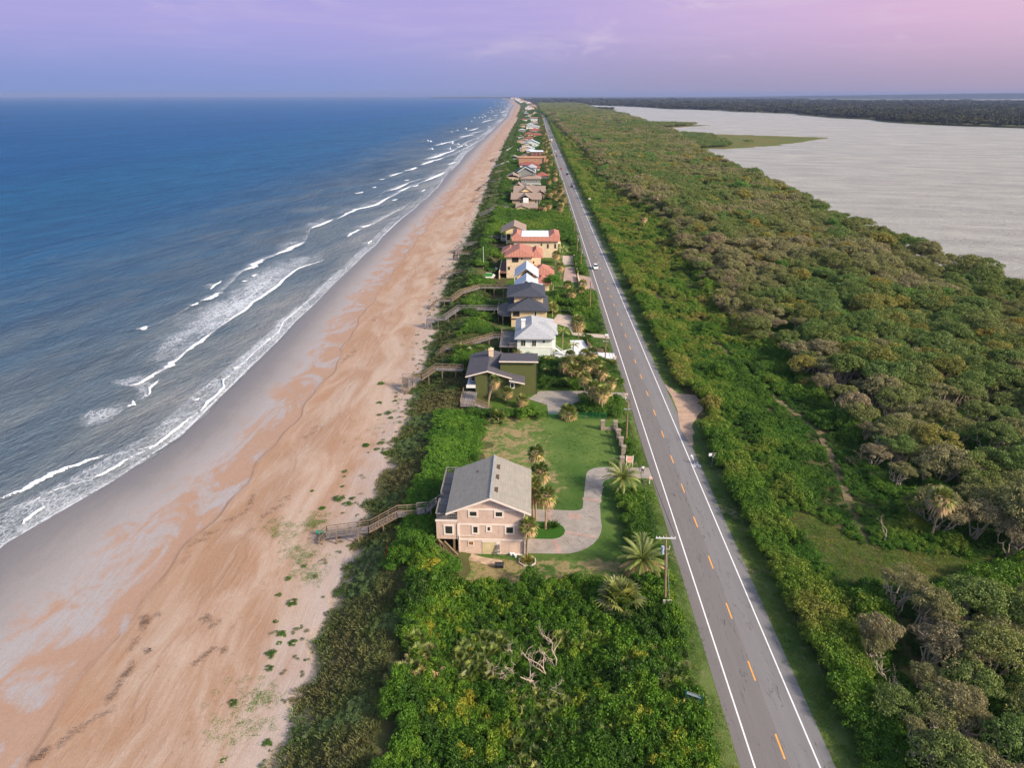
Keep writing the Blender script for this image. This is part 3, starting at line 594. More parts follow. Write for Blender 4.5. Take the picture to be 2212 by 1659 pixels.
GPATH = grassmat('path_grass', lin(66, 98, 34), lin(84, 112, 40), lin(150, 124, 90), .58, .25)
def concrete(name, col, slab=3.0, var=.2):
    m, k = newmat(name); p = k.pos(); xyz = k.n('ShaderNodeSeparateXYZ', {0: p})
    a = k.noise(p, .5, 6, .7, .5); b = k.noise(p, 4, 4, .7)
    c = k.ramp(k.m('ADD', k.m('MULTIPLY', a, .7), k.m('MULTIPLY', b, .3)), [(.3, tuple(x * (1 - var * 1.7) for x in col[:3])), (.68, tuple(x * (1 + var) for x in col[:3]))])
    crk = k.m('LESS_THAN', k.m('ABSOLUTE', k.m('SUBTRACT', k.noise(p, .35, 3, .55, 1.), .5)), .004)
    k.out(k.bsdf(k.mix(k.m('MULTIPLY', crk, .6), c, tuple(x * .3 for x in col[:3])), .85, .2, k.bump(b, .2, .02))); return m
CONC = concrete('old_concrete', lin(148, 138, 128)); CONCW = concrete('white_concrete', lin(206, 204, 206), var=.1); BRICKP = concrete('pink_brick_paving', lin(164, 138, 126)); PAVER = concrete('tan_paving', lin(182, 164, 150), var=.12); GRAVEL = mat('gravel', lin(150, 132, 118), .95, .3, 3)
def arc(cx, cy, rx, ry, a0, a1, n=9): return [(cx + rx * math.cos(R(a0 + (a1 - a0) * i / (n - 1))), cy + ry * math.sin(R(a0 + (a1 - a0) * i / (n - 1)))) for i in range(n)]
DRIVE = [(-.6, 84.4)] + arc(4.6, 92.4, 6.6, 8.0, -90, 6) + [(11.4, 97.6), (12.2, 102.2)] + arc(14.6, 104, 2.2, 2.5, 170, 90, 5) + [(21.3, 106.5), (21.3, 110.3)] + arc(13, 107.2, 3.2, 3.1, 90, 172, 6) + [(8.7, 98.6)] + arc(7.2, 97.2, 1.4, 1.3, 5, -90, 5) + [(-.6, 96.2)]
pave('driveway', DRIVE, 4.02, CONC)
ISL = [(-.55, 88.0), (3.2, 88.0)] + arc(3.2, 90.2, 2.2, 2.2, -80, 80, 7) + [(-.55, 92.6)]
pave('planting_bed', ISL, 4.09, grassmat('bed_grass', lin(44, 86, 26), lin(54, 92, 28), lin(120, 100, 70), .66))
for q in ([(4.0, 84.4), (4.8, 84.4), (4.0, 88.0), (3.3, 88.0)], [(2.6, 92.6), (3.3, 92.6), (3.8, 96.1), (3.0, 96.1)], [(5.2, 90.2), (5.2, 89.6), (9.9, 88.4), (10.1, 89.0)], [(5.9, 93.6), (8.0, 93.4), (8.1, 94.9), (6.1, 95.2)], [(8.6, 99.2), (11.7, 98.6), (11.8, 99.3), (8.7, 99.9)], [(9.4, 103.9), (12.4, 102.9), (12.6, 103.5), (9.5, 104.6)], [(15.0, 106.6), (15.6, 106.6), (15.4, 110.2), (14.8, 110.2)], [(18.3, 106.6), (18.8, 106.6), (18.6, 110.2), (18.1, 110.2)]):
    pave('brick_band', q, 4.035, BRICKP)
PAVES = [DRIVE,
 [(-.7, 140.3), (1.8, 144.8), (3.2, 145), (11.6, 145.2), (21.3, 144.4), (21.3, 141.2), (11.6, 140.7), (8.9, 138.1), (5.5, 132.6), (3.5, 132.6), (3.4, 137.3)],
 [(5.2, 166.5), (9.2, 165.2), (11.2, 164.1), (15.7, 169.6), (21.3, 164.8), (21.3, 170.5), (15.4, 171.3), (13.9, 180.7), (10.3, 180.5), (10.5, 173.8), (7.4, 171.6), (5.2, 170.7)],
 [(5.6, 196.4), (7.7, 204.9), (12, 204.1), (11.6, 194), (11.4, 187.2), (21.3, 185.5), (21.3, 182), (11.3, 185), (10.4, 192.1)],
 [(5.5, 216), (8, 213), (14, 211), (21.3, 210.3), (21.3, 207.2), (13, 208), (6.8, 210)],
 [(10.9, 246), (15.9, 244), (16.2, 268.8), (12.4, 268)], [(11.8, 272), (16.4, 272), (16.5, 289.2), (11.8, 289.1)], [(16.5, 238), (21.3, 228), (21.3, 252), (16.5, 256)],
 [(8, 506), (14, 500), (19, 488), (21.3, 484), (21.3, 478), (16, 484), (8, 492)], [(7, 462), (21.3, 459), (21.3, 453), (7, 456)]]
for q, mm in zip(PAVES[1:], (CONC, CONCW, PAVER, PAVER, BRICKP, PAVER, BRICKP, CONCW, CONC)): pave('driveway', q, 4.02, mm)
pave('sand_pullout', sub([(30.6, 151), (31.6, 148), (33, 144.5), (36.6, 143.5), (36.7, 136), (34.4, 131.8), (32.4, 127), (31.2, 119.6), (30.6, 119.6)], 4, .4, 2), 4.012, mat('pink_sand', lin(172, 142, 120), .95, .22, .8))
pave('walking_trail', [(49, 181), (51.6, 157), (53.2, 143), (56.7, 126), (54.4, 112), (52, 100.5), (53.3, 100), (55.8, 112), (58.2, 125.5), (54.6, 143), (53, 157), (50.2, 181)], 3.95, mat('trail_soil', lin(112, 98, 68), .95, .4, .5))
for q in [[(-20.5, 241.5), (-14, 241.5), (-13.6, 246), (-15, 249.5), (-20, 250)], [(-20.5, 252.5), (-14, 252), (-13.2, 256.5), (-15, 260), (-20, 259.5)]]: pave('bunker_sand', sub(q, 3, .5, 7), 6.1, mat('pale_sand', lin(206, 190, 176), .95, .15))
pave('putting_green', sub([(-18.6, 243.5), (-14.6, 243.5), (-14.4, 248.6), (-18.4, 249)], 3, .2, 3), 6.14, mat('artificial_turf', lin(40, 112, 40), .9, .1))
pave('putting_green', sub([(-18.8, 253.6), (-14.6, 253.4), (-14, 256.6), (-15.4, 258.8), (-18.6, 258.4)], 3, .4, 4), 6.14, mat('faded_turf', lin(122, 150, 108), .9, .1))
pave('eroded_sand', sub([(-14.6, 82.6), (-10.5, 82.8), (-6, 81.5), (-3.5, 80.8), (-4, 82.6), (-9, 84.4), (-10.5, 88), (-14.5, 88), (-15.6, 85)], 3, .35, 12), 4.0, mat('eroded_sand', lin(178, 152, 128), .95, .3, 1.))

# ---------------------------------------------------------------- foliage materials and plant kinds
L_THICK = leafmat('thicket_leaves', [(0, lin(42, 64, 22)), (.3, lin(62, 94, 26)), (.55, lin(82, 118, 30)), (.8, lin(110, 132, 38)), (1, lin(142, 138, 44))])
L_VINE = leafmat('vine_leaves', [(0, lin(52, 84, 26)), (.5, lin(74, 114, 32)), (1, lin(98, 132, 42))])
L_DUNE = leafmat('dune_grass_leaves', [(0, lin(112, 94, 74)), (.25, lin(112, 102, 70)), (.5, lin(92, 98, 56)), (.75, lin(72, 96, 42)), (1, lin(122, 136, 92))], .2)
L_OAK = leafmat('oak_leaves', [(0, lin(140, 124, 98)), (.2, lin(130, 126, 84)), (.4, lin(112, 116, 62)), (.58, lin(92, 114, 54)), (.72, lin(128, 114, 50)), (.86, lin(136, 132, 64)), (1, lin(92, 126, 52))], .22)
L_SHRUB = leafmat('shrub_leaves', [(0, lin(48, 72, 26)), (.3, lin(66, 98, 30)), (.55, lin(88, 120, 36)), (.8, lin(118, 130, 50)), (1, lin(136, 128, 66))])
L_PALM = leafmat('palm_leaves', [(0, lin(84, 100, 48)), (.5, lin(112, 122, 60)), (1, lin(142, 142, 84))], .25, .45, .35)
L_DEAD = leafmat('dead_palm_leaves', [(0, lin(156, 126, 90)), (1, lin(204, 172, 128))], .15)
L_FAR = leafmat('far_tree_leaves', [(0, lin(52, 52, 38)), (.5, lin(58, 62, 36)), (1, lin(74, 72, 40))], .15)
BARK = mat('grey_bark', lin(158, 142, 124), .9, .3, 2.); BLEACH = mat('bleached_wood', lin(180, 160, 138), .85, .22, 1.5); PBARK = mat('palm_bark', lin(150, 128, 104), .9, .25, 3.)
def bush(nm, sd_, rad, h, nl, per, ls, mt, **kw): return blob(nm, sd_, rad, h, nl, per, ls, mt, **kw)[0]
TH_K = [bush('thicket_bush', 40 + i, 1.0, 1.15, 10, 80, .15, L_THICK, flat=.8, aspect=.6) for i in range(4)] + [bush('thicket_bush', 50 + i, .95, .9, 11, 48, .13, L_THICK, flat=.8, aspect=.4) for i in range(2)]
VI_K = [bush('vine_clump', 60 + i, 1.0, .6, 9, 55, .17, L_VINE, flat=.6, aspect=.5) for i in range(3)]
SH_K = [bush('shrub', 70 + i, 1.0, 1.1, 11, 70, .16, L_SHRUB, flat=.8) for i in range(4)]
def tuft_mesh(nm, seed, n, rad, h, mt, wdt=.05):
    r = np.random.default_rng(seed); a = r.uniform(0, 6.28, n); q = np.sqrt(r.uniform(0, 1, n)) * rad
    P = np.stack([np.cos(a) * q, np.sin(a) * q, 0 * a], 1); d = np.stack([np.cos(a + r.normal(0, .6, n)), np.sin(a + r.normal(0, .6, n)), r.uniform(.5, 1.9, n)], 1); d = nrm(d)
    L = (h * r.uniform(.6, 1.4, n))[:, None]; s = nrm(np.cross(d, r.normal(size=(n, 3)))) * wdt
    V = np.stack([P - s * .5, P + d * L * .55 + s, P + d * L - [0, 0, .25] * L * .6, P + d * L * .55 - s], 1).reshape(-1, 3)
    return npmesh(nm, V, np.arange(4 * n).reshape(n, 4), mt, {'lv': r.uniform(0, 1, n)})
DU_K = [tuft_mesh('dune_tuft', 80 + i, 110, .75, .42, L_DUNE, .04) for i in range(3)] + [bush('dune_bush', 84 + i, .85, .45, 8, 40, .13, L_DUNE, flat=.6) for i in range(2)]
def fan_leaves(n, rad, L, droop, seed, elev=(-.2, 1.3), blades=11, h0=0.0):
    """palmate fronds: each frond a stalk direction and a hand of blades"""
    r = np.random.default_rng(seed); Vs, lv = [], []
    for i in range(n):
        a = i * 2.4 + r.uniform(-.3, .3); e = elev[0] + (elev[1] - elev[0]) * ((i + .5) / n) ** .8
        d = np.array([math.cos(a) * math.cos(e), math.sin(a) * math.cos(e), math.sin(e)]); hub = d * rad + [0, 0, h0]
        s = nrm(np.cross(d, [0, 0, 1.]) + 1e-6); b = r.uniform(.2, .8)
        up = np.cross(s, d)
        for j in range(blades):
            f = (j / (blades - 1) - .5) * 2.5; q = nrm(d * math.cos(f) + s * math.sin(f) + np.array([0, 0, -droop]) * abs(f) * .4)
            wv = nrm(np.cross(q, up)) * L * .085; l = L * (1 - .22 * abs(f) / 1.25) * r.uniform(.85, 1.1)
            tip = hub + q * l + np.array([0, 0, -droop * l * .55])
            Vs += [hub, hub + q * l * .5 + wv, tip, hub + q * l * .5 - wv]; lv.append(np.clip(b + r.normal(0, .15), 0, 1))
    return np.array(Vs), np.array(lv)
def fan_mesh(nm, mt, **kw):
    V, lv = fan_leaves(**kw); return npmesh(nm, V, np.arange(len(V)).reshape(-1, 4), mt, {'lv': lv})
PM_K = [fan_mesh('palmetto', L_PALM, n=16, rad=.5, L=.75, droop=.25, seed=90 + i, elev=(.05, 1.3)) for i in range(2)] + [fan_mesh('dead_palmetto', L_DEAD, n=12, rad=.5, L=.7, droop=.6, seed=95, elev=(-.1, .7))]
OAK = [blob('oak_crown', 100 + i, 4.2, 3.3, 30, 190, .27, L_OAK, flat=.6, aspect=.5, shear=.26, lobe=(.15, .36), low=-.15) for i in range(5)]
def limbs(seed, rad, h, n, base=-2.6, lean=.25, r0=.2, twist=.35, sub_=3, lobes=None):
    """trunk with contorted limbs"""
    r = np.random.default_rng(seed); mb = MB()
    for i in range(n):
        if lobes is not None: tgt = np.array(lobes[(i * 3) % len(lobes)][0]) - [0, 0, .2]
        else:
            a = r.uniform(0, 6.28); q = rad * r.uniform(.4, 1.0); tgt = np.array([math.cos(a) * q + lean * h, math.sin(a) * q, h * r.uniform(.6, 1.0)])
        st = np.array([r.normal(0, .25), r.normal(0, .25), base]); P = [st]; nseg = 6
        for j in range(1, nseg + 1):
            t = j / nseg; P.append(st + (tgt - st) * [t ** .8, t ** .8, t] + r.normal(0, twist, 3) * (t if j < nseg else .3))
        mb.tube(P, np.linspace(r0, r0 * .28, nseg + 1), 5)
        for u in range(sub_):
            j = int(r.integers(2, nseg)); b = P[j]; d = nrm(np.array([r.normal(), r.normal(), r.uniform(.2, 1.1)])) * rad * r.uniform(.25, .5)
            m1 = b + d * .5 + r.normal(0, twist * .6, 3); mb.tube([b, m1, b + d + r.normal(0, twist * .5, 3)], [r0 * .35, r0 * .22, r0 * .08], 4)
    return mb
def mesh_of(mb, nm, mt):
    o = mb.build(nm, mt); me = o.data; bpy.data.objects.remove(o); return me
TRUNK = [mesh_of(limbs(110 + i, 4, 3, 5, lobes=OAK[i][1], r0=.17), 'oak_trunk', BARK) for i in range(5)]
def twig_crown(nm, seed, rad, h, nl, per):
    r = np.random.default_rng(seed); lob = []
    for i in range(nl):
        a = r.uniform(0, 6.28); q = math.sqrt(r.uniform(0, 1)) * .8; lr = rad * r.uniform(.2, .34)
        lob.append(((math.cos(a) * q * rad + .3 * h, math.sin(a) * q * rad, h * (1 - .5 * q * q) * r.uniform(.75, 1.05)), (lr, lr, lr * .6)))
    P, N = lobes_pts(lob, per, r, -.4, .7); V, Q = leaf_quads(P, N, .55, .09, .8, r)
    P2, N2 = lobes_pts(lob, per * .35, r, .1, .3); V2, Q2 = leaf_quads(P2, N2, .3, .45, .7, r)
    return npmesh(nm, np.concatenate([V, V2]), np.concatenate([Q, Q2 + len(V)]), L_OAK, {'lv': r.uniform(0, .8, len(Q) + len(Q2))}), lob
BARE = [twig_crown('twig_crown', 120 + i, 3.4, 2.4, 20, 150) for i in range(3)]
BTRUNK = [mesh_of(limbs(125 + i, 3.2, 2.2, 7, lobes=BARE[i][1], r0=.15, twist=.5, sub_=4), 'bare_trunk', mat('weathered_limb', lin(176, 158, 138), .9, .25, 2.)) for i in range(3)]
FAR_K = [bush('far_crown', 130 + i, 5.0, 4.2, 11, 46, 1.0, L_FAR, flat=.75, aspect=.7) for i in range(3)]
MID_K = [bush('mid_crown', 134 + i, 4.4, 3.3, 20, 90, .42, L_OAK, flat=.62, aspect=.55, shear=.22, lobe=(.2, .36)) for i in range(3)]

def vnoise(x, y, s, seed=0):
    x = np.asarray(x, float) / s; y = np.asarray(y, float) / s; xi = np.floor(x).astype(int); yi = np.floor(y).astype(int); fx_, fy_ = x - xi, y - yi
    def h(a, b): v_ = np.sin(a * 127.1 + b * 311.7 + seed * 74.7) * 43758.5453; return v_ - np.floor(v_)
    fx_ = fx_ * fx_ * (3 - 2 * fx_); fy_ = fy_ * fy_ * (3 - 2 * fy_)
    return (h(xi, yi) * (1 - fx_) + h(xi + 1, yi) * fx_) * (1 - fy_) + (h(xi, yi + 1) * (1 - fx_) + h(xi + 1, yi + 1) * fx_) * fy_
def inpoly(x, y, poly):
    c = np.zeros(len(x), bool); n = len(poly)
    for i in range(n):
        x1, y1 = poly[i]; x2, y2 = poly[(i + 1) % n]
        if y1 == y2: continue
        c ^= ((y1 > y) != (y2 > y)) & (x < (x2 - x1) * (y - y1) / (y2 - y1) + x1)
    return c
def cand(x0, x1, y0, y1, s, seed):
    """jittered grid"""
    r = np.random.default_rng(seed); gx, gy = np.meshgrid(np.arange(x0, x1, s), np.arange(y0, y1, s)); x = gx.ravel() + r.uniform(-.48, .48, gx.size) * s; y = gy.ravel() + r.uniform(-.48, .48, gx.size) * s
    return x, y
def inview(x, y, z=5, mg=420):
    a, b, zc = project(x, y, z + 0 * x); return (a > -mg) & (a < 2212 + mg) & (b < 1659 + mg + 60) & (zc > 5)
HOUSES = [(-13.8, 0.1, 83.3, 96), (-15.2, 1.6, 133, 154), (-8.5, 6.3, 164.8, 182.5), (-10.4, 4.6, 190.8, 209), (-6.4, 2.4, 211, 236), (-12.8, 8, 229.5, 268), (-9, 11, 283, 304), (-14.6, -3, 303, 320)]
def free(x, y, pad=.7):
    ok = np.ones(len(x), bool)
    for a, b, c_, d_ in HOUSES: ok &= ~((x > a - pad) & (x < b + pad) & (y > c_ - pad) & (y < d_ + pad))
    for q in PAVES:
        ok &= ~inpoly(x, y, q)
        for dx, dy in ((pad, 0), (-pad, 0), (0, pad), (0, -pad)): ok &= ~inpoly(x + dx, y + dy, q)
    return ok
BANDS = [(38, 110, 1.0), (110, 200, 1.15), (200, 420, 1.5), (420, 900, 2.4), (900, 2200, 5.), (2200, 6000, 13.)]
# ---------------------------------------------------------------- plants as ground cover (nobody could count them)
class Sc:
    def __init__(s): s.P, s.R, s.S, s.I, s.T = [], [], [], [], []
    def add(s, x, y, z, size, idx, tint, zs=None, seed=1):
        r = np.random.default_rng(seed); n = len(x)
        if n == 0: return
        s.P.append(np.stack([x, y, z], 1)); s.R.append(np.stack([r.normal(0, .1, n), r.normal(0, .1, n), r.uniform(0, 6.28, n)], 1))
        zs = r.uniform(.8, 1.25, n) if zs is None else zs
        s.S.append(np.stack([size, size * r.uniform(.85, 1.15, n), size * zs], 1)); s.I.append(idx); s.T.append(np.clip(tint, 0, 1))
    def done(s, name, kinds, label, cat):
        c = lambda a: np.concatenate(a); return scatter(name, kinds, c(s.P), c(s.R), c(s.S), c(s.I), c(s.T), label, cat)
fe_t = table({20: 35.5, 50: 36, 58: 38.5, 77: 44, 80: 60, 88: 62, 92: 59, 114: 59, 126: 62, 141: 63.5, 149: 61.5, 167: 63, 181: 60, 213: 57.5, 256: 60, 366: 68, 413: 63, 533: 54, 843: 60, 1400: 50, 2200: 42, 6000: 40})
FEDGE = lambda y: fe_t(y) + ROADX(y) - 26
MIXZ = lambda x, y: (y > 87) & (y < 140) & (x < 112) & (vnoise(x, y, 13, 51) > .56) | (y < 86) & (y > 74) & (x < 78)
CLEARP = [(39.3, 93), (42, 86), (42.5, 79), (50, 78), (58, 79.5), (66, 81), (72, 86), (60, 86.5), (50, 87.5), (46, 95), (43, 97)]
dune, thick, vine, shr, hedge, mixed, pal = Sc(), Sc(), Sc(), Sc(), Sc(), Sc(), Sc()
for bi, (y0, y1, q) in enumerate(BANDS):
    r = np.random.default_rng(300 + bi)
    # dune face
    x, y = cand(-60 if y0 < 2000 else -130, 22, y0, y1, .85 * q, 310 + bi); d = x - TOE(y)
    nz = vnoise(x, y, 7, 1); edge = 12.5 + 3 * (nz - .5) - (3 * ((y > 78) & (y < 132))) 
    ok = (d > -.3 + 2.6 * vnoise(x, y, 2.2, 9)) & (d < edge + 3) & inview(x, y) & free(x, y, .3)
    ok &= ~((y > 80) & (y < 132) & (x > -20.5 + 2 * nz)) & ~((y < 80) & (x > -13.5 + 4 * (nz - .5) - .12 * (y - 45)))
    ok &= ~((y > 239) & (y < 262) & (x > -21) & (x < -12))
    x, y, d, nz = x[ok], y[ok], d[ok], nz[ok]; n2 = vnoise(x, y, 4.5, 3); n3 = vnoise(x, y, 1.5, 5)
    idx = np.where(n2 > .68, r.integers(3, 5, len(x)), r.integers(0, 3, len(x)))
    tint = np.clip(.3 + .45 * n2 * n2 + .3 * n3 * n2 + .25 * (n2 > .72) + .22 * smooth(120, 260, y) + .1 * (d < 3), 0, .85); tint = np.where((r.uniform(size=len(x)) < .008), 1., tint)
    dune.add(x, y, height(x, y) - .05, q ** .9 * r.uniform(.7, 1.15, len(x)), idx, tint, None, 320 + bi)
    if y0 < 420:
        xb, yb = cand(-38, -22, y0, y1, .9 * q, 315 + bi); db = xb - TOE(yb); kb = (db < .6) & (db > -4.5) & (r.uniform(size=len(xb)) < .34 * np.exp(db / 1.6)) & inview(xb, yb)
        dune.add(xb[kb], yb[kb], 1.98 + 0 * xb[kb], q ** .6 * r.uniform(.3, .7, kb.sum()), r.integers(3, 5, kb.sum()), r.uniform(.3, .8, kb.sum()), None, 325 + bi)
    # thickets between dune and road
    x, y = cand(-34, 21, y0, y1, 1.0 * q, 330 + bi); d = x - TOE(y); xr = x - ROADX(y) + 26; n1 = vnoise(x, y, 5, 11); n2 = vnoise(x, y, 2.2, 12); base = inview(x, y) & free(x, y)
    isth = base & (y < 77.5 + 1.6 * (n2 - .5) + (x < -9) * 3.5) & (x > -13.5 + 4 * (n1 - .5) - .12 * (y - 45)) & (xr < 18.3 + .8 * (n2 - .5)) & ~((x > -12) & (x < 0) & (y > 75.8))
    a = isth; hgt = 1.0 + .9 * vnoise(x, y, 6, 14) + .5 * n2
    tt = .12 + .45 * vnoise(x, y, 3.2, 15) + .18 * r.normal(size=len(x)) + .14 * smooth(62, 48, y) * (n1 > .55) - .1
    tt = np.where((y < 62) & (n1 < .42), tt * .6, tt)
    thick.add(x[a], y[a], height(x, y)[a] + .35 * hgt[a] - .3, 1.02 * hgt[a] * .62 + .3, r.integers(0, 6, a.sum()), tt[a] + .2, 1.0 + .5 * n2[a], 340 + bi)
    if y0 < 110:
        b = isth & (r.uniform(size=len(x)) < .5)           # second, lower storey closes the gaps
        thick.add(x[b] + .5, y[b] + .4, height(x, y)[b] - .1, .9 + 0 * x[b], r.integers(0, 6, b.sum()), tt[b] * .5, None, 341 + bi)
    # bright vines beside the pink house and on the vacant lot's dune
    a = base & (x > -20.5 + 2 * n1) & (((y >= 80) & (y < 99) & (x < -14.2)) | ((y >= 97) & (y < 131) & (x < -9.6 + .8 * (n2 - .5))) | ((y >= 78) & (y < 82) & (x < -10)))
    vine.add(x[a], y[a], height(x, y)[a] + .15 + .3 * n1[a], (.85 + .5 * n1[a]) * q ** .5, r.integers(0, 3, a.sum()), .25 + .6 * n1[a] + .15 * r.normal(size=a.sum()), None, 350 + bi)
    # mixed shrubs: hedge behind the lawn, house plantings, gap woods, the strips beside the road
    z1 = (y > 129.6) & (y < 133.6) & (x > -13) & (x < 3.2)
    z2 = (y > 70) & (y < 101) & (x > 14.6 + .8 * n2) & (x < 19.0) & ~((y > 78) & (y < 84) & (x < 16))
    z3 = (y > 111.5) & (y < 127) & (x > 17.4) & (x < 19.6)
    z4 = (y > 146.5) & (y < 163) & (x > 2.5) & (x < 20)
    z5 = (y > 131.5) & (y < 140) & (x > 10.5) & (x < 19.2)
    z6 = (y > 150) & (y < 340) & (d > 9 + 2 * n2) & (x < -3) & (vnoise(x, y, 8, 20) > .40)
    z7 = (y > 186.5) & (y < 207) & (x > 13) & (x < 19.8) | (y > 205.5) & (y < 228) & (x > 4.5) & (x < 19.8)
    z8 = (y > 256) & (y < 330) & (xr > 16.8) & (xr < 19.6) & (n1 > .4)
    z9 = (y > 319) & (y < 402) & (d > 10 + 3 * n1) & (xr < 19.4)
    z10 = (y >= 402) & (d > 10 + 3 * n1) & (xr < 19.2) & ((xr > 4) | (n1 > .35))
    z11 = (y > 172) & (y < 184) & (xr > 14.2) & (xr < 16) | (y > 171.5) & (y < 173) & (x > 15.6) & (x < 20)
    lowz = z10 & (xr < 6)
    a = base & (z1 | z2 | z3 | z4 | z5 | z6 | z7 | z8 | z9 | z10 | z11)
    sz = (.85 + .75 * n1 + .25 * n2) * q ** .55; sz = np.where(z9, sz * 1.15, sz); sz = np.where(z3 | z11, sz * .7, sz); sz = np.where(lowz, sz * .75, sz)
    tt = .1 + .55 * n1 + .2 * (n2 - .5); tt = np.where(z9, .25 + .55 * vnoise(x, y, 14, 22), tt); tt = np.where(z4 | z5, tt * .8, tt)
    tt = np.where(z10, .05 + .45 * n1, tt)
    mixed.add(x[a], y[a], height(x, y)[a] + .1, sz[a], r.integers(0, 4, a.sum()), tt[a], None, 360 + bi)
    # palmettos among the thickets
    e = (isth & (vnoise(x, y, 6, 31) > .66) & (y < 66) | a & z4 & (n2 > .6) | a & z6 & (n2 > .8) | isth & (x < -8) & (n2 > .75)) & (r.uniform(size=len(x)) < .6)
    pal.add(x[e], y[e], height(x, y)[e] + .7 + .5 * n1[e], 1.0 + .5 * n2[e], np.where(x[e] < -9, r.integers(0, 3, e.sum()), r.integers(0, 2, e.sum())), r.uniform(0, .9, e.sum()), None, 370 + bi)
    # right of the road: dense roadside band, then open shrubland
    x, y = cand(32, 112 if y0 < 110 else 76, y0, y1, 1.05 * q, 380 + bi); xx = x; x = x + ROADX(y) - 26; n1 = vnoise(x, y, 5, 41); n2 = vnoise(x, y, 2.2, 42); base = inview(x, y)
    pull = inpoly(x, y, [(30, 152), (33.6, 146), (37.2, 144.5), (37.4, 130), (34.6, 127), (32, 118), (30, 118)])
    lo_ = 33.9 + 1.3 * (n2 - .5) + 2. * smooth(100, 70, y) * 0
    a = base & (xx > lo_) & (xx < 38.5 + 1.5 * (n1 - .5)) & ~pull
    hedge.add(x[a], y[a], height(x, y)[a] + .35, (1.0 + .55 * n1[a] + .2 * n2[a]) * q ** .55, r.integers(0, 4, a.sum()), .4 + .5 * vnoise(x, y, 9, 43)[a] + .4 * (n2[a] - .5), 1.15 + .5 * n1[a], 390 + bi)
    trail = np.abs(x - np.interp(y, [60, 84, 100, 112, 126, 143, 157, 181, 215, 300], [44, 50, 52.4, 55, 57.5, 53.9, 52.3, 49.6, 47, 45])) < .35 + .7 * n2
    clear_ = inpoly(x, y, CLEARP)
    a = base & (xx >= 38.3) & ((x < FEDGE(y) + 2.5) | MIXZ(x, y)) & ~((trail & (y < 185)) | clear_) & (n2 > .22)
    shr.add(x[a], y[a], height(x, y)[a] - .05, (.55 + .95 * n1[a] * n1[a] + .4 * n2[a] ** 2) * q ** .62 * np.where(x[a] > FEDGE(y[a]), 1.5, 1.), r.integers(0, 4, a.sum()), .12 + .55 * vnoise(x, y, 10, 45)[a] + .55 * (n2[a] - .4) + .2 * smooth(140, 230, y[a]), .75 + .7 * n1[a], 400 + bi)
    # low cover on the trail, in the clearing and under the trees
    if y0 < 200:
        x, y = cand(38, 135, y0, min(y1, 200), 1.15 * q, 410 + bi); n1 = vnoise(x, y, 4, 46); a = inview(x, y) & ((x > FEDGE(y) - 2) | (n1 > .35))
        tr_ = np.abs(x - np.interp(y, [60, 84, 100, 112, 126, 143, 157, 181], [44, 50, 52.4, 55, 57.5, 53.9, 52.3, 49.6])) < .9
        a &= ~tr_ & ~inpoly(x, y, CLEARP)
        vine.add(x[a], y[a], height(x, y)[a] - .12, .8 + .5 * n1[a], r.integers(0, 3, a.sum()), .0 + .4 * n1[a], None, 420 + bi)
gt = Sc()
for i, (x0, x1, y0, y1, sp__, mx) in enumerate([(18.9, 21.3, 45, 300, .55, .55), (30.7, 34.4, 45, 260, .6, .6), (-9, 18.6, 77, 131, .85, .34), (-8, 19, 131, 235, 1.3, .5), (38.5, 73, 77, 98, .5, .62)]):
    x, y = cand(x0, x1, y0, y1, sp__, 430 + i); r = np.random.default_rng(440 + i); ok = inview(x, y) & free(x, y, .15) & (vnoise(x, y, 3, 60 + i) > .3)
    if i == 1: ok &= ~inpoly(x, y, [(30, 152), (33.6, 146), (37.2, 144.5), (37.4, 130), (34.6, 127), (32, 118), (30, 118)])
    if i == 4: ok &= inpoly(x, y, CLEARP)
    x, y = x[ok], y[ok]; n1 = vnoise(x, y, 4, 66) + .25 * (i == 4); edge_ = (np.abs(x - 21.2) < .35) | (np.abs(x - 30.8) < .3)
    gt.add(x, y, height(x, y) + .02, mx * r.uniform(.5, 1.2, len(x)) * np.where(edge_, .45, 1), r.integers(0, 2, len(x)), .35 + .45 * n1 + .12 * r.normal(size=len(x)), r.uniform(.35, .7, len(x)), 450 + i)
gt.done('grass_tufts', [tuft_mesh('grass_tuft', 86 + i, 80, .8, .4, L_SHRUB, .035) for i in range(2)], 'tufts of uneven grass on the verges, lawn and clearing', 'grass')
dune.done('dune_scrub', DU_K, 'low brown and olive scrub covering the dune face above the beach', 'scrub')
thick.done('shrub_thicket', TH_K, 'dense bright green thicket filling the near ground beside the road', 'shrubs')
vine.done('creeping_vines', VI_K, 'bright green vines and low cover over the ground', 'vines')
mixed.done('mixed_shrubs', SH_K, 'mixed green shrubs between the houses and the road', 'shrubs')
pal.done('saw_palmettos', PM_K, 'saw palmetto fans growing among the thickets', 'palmetto')
hedge.done('roadside_hedge', SH_K, 'dense green bushes lining the right side of the road', 'bushes')
shr.done('coastal_shrubland', SH_K, 'open green shrubland between the roadside bushes and the forest', 'shrubs')

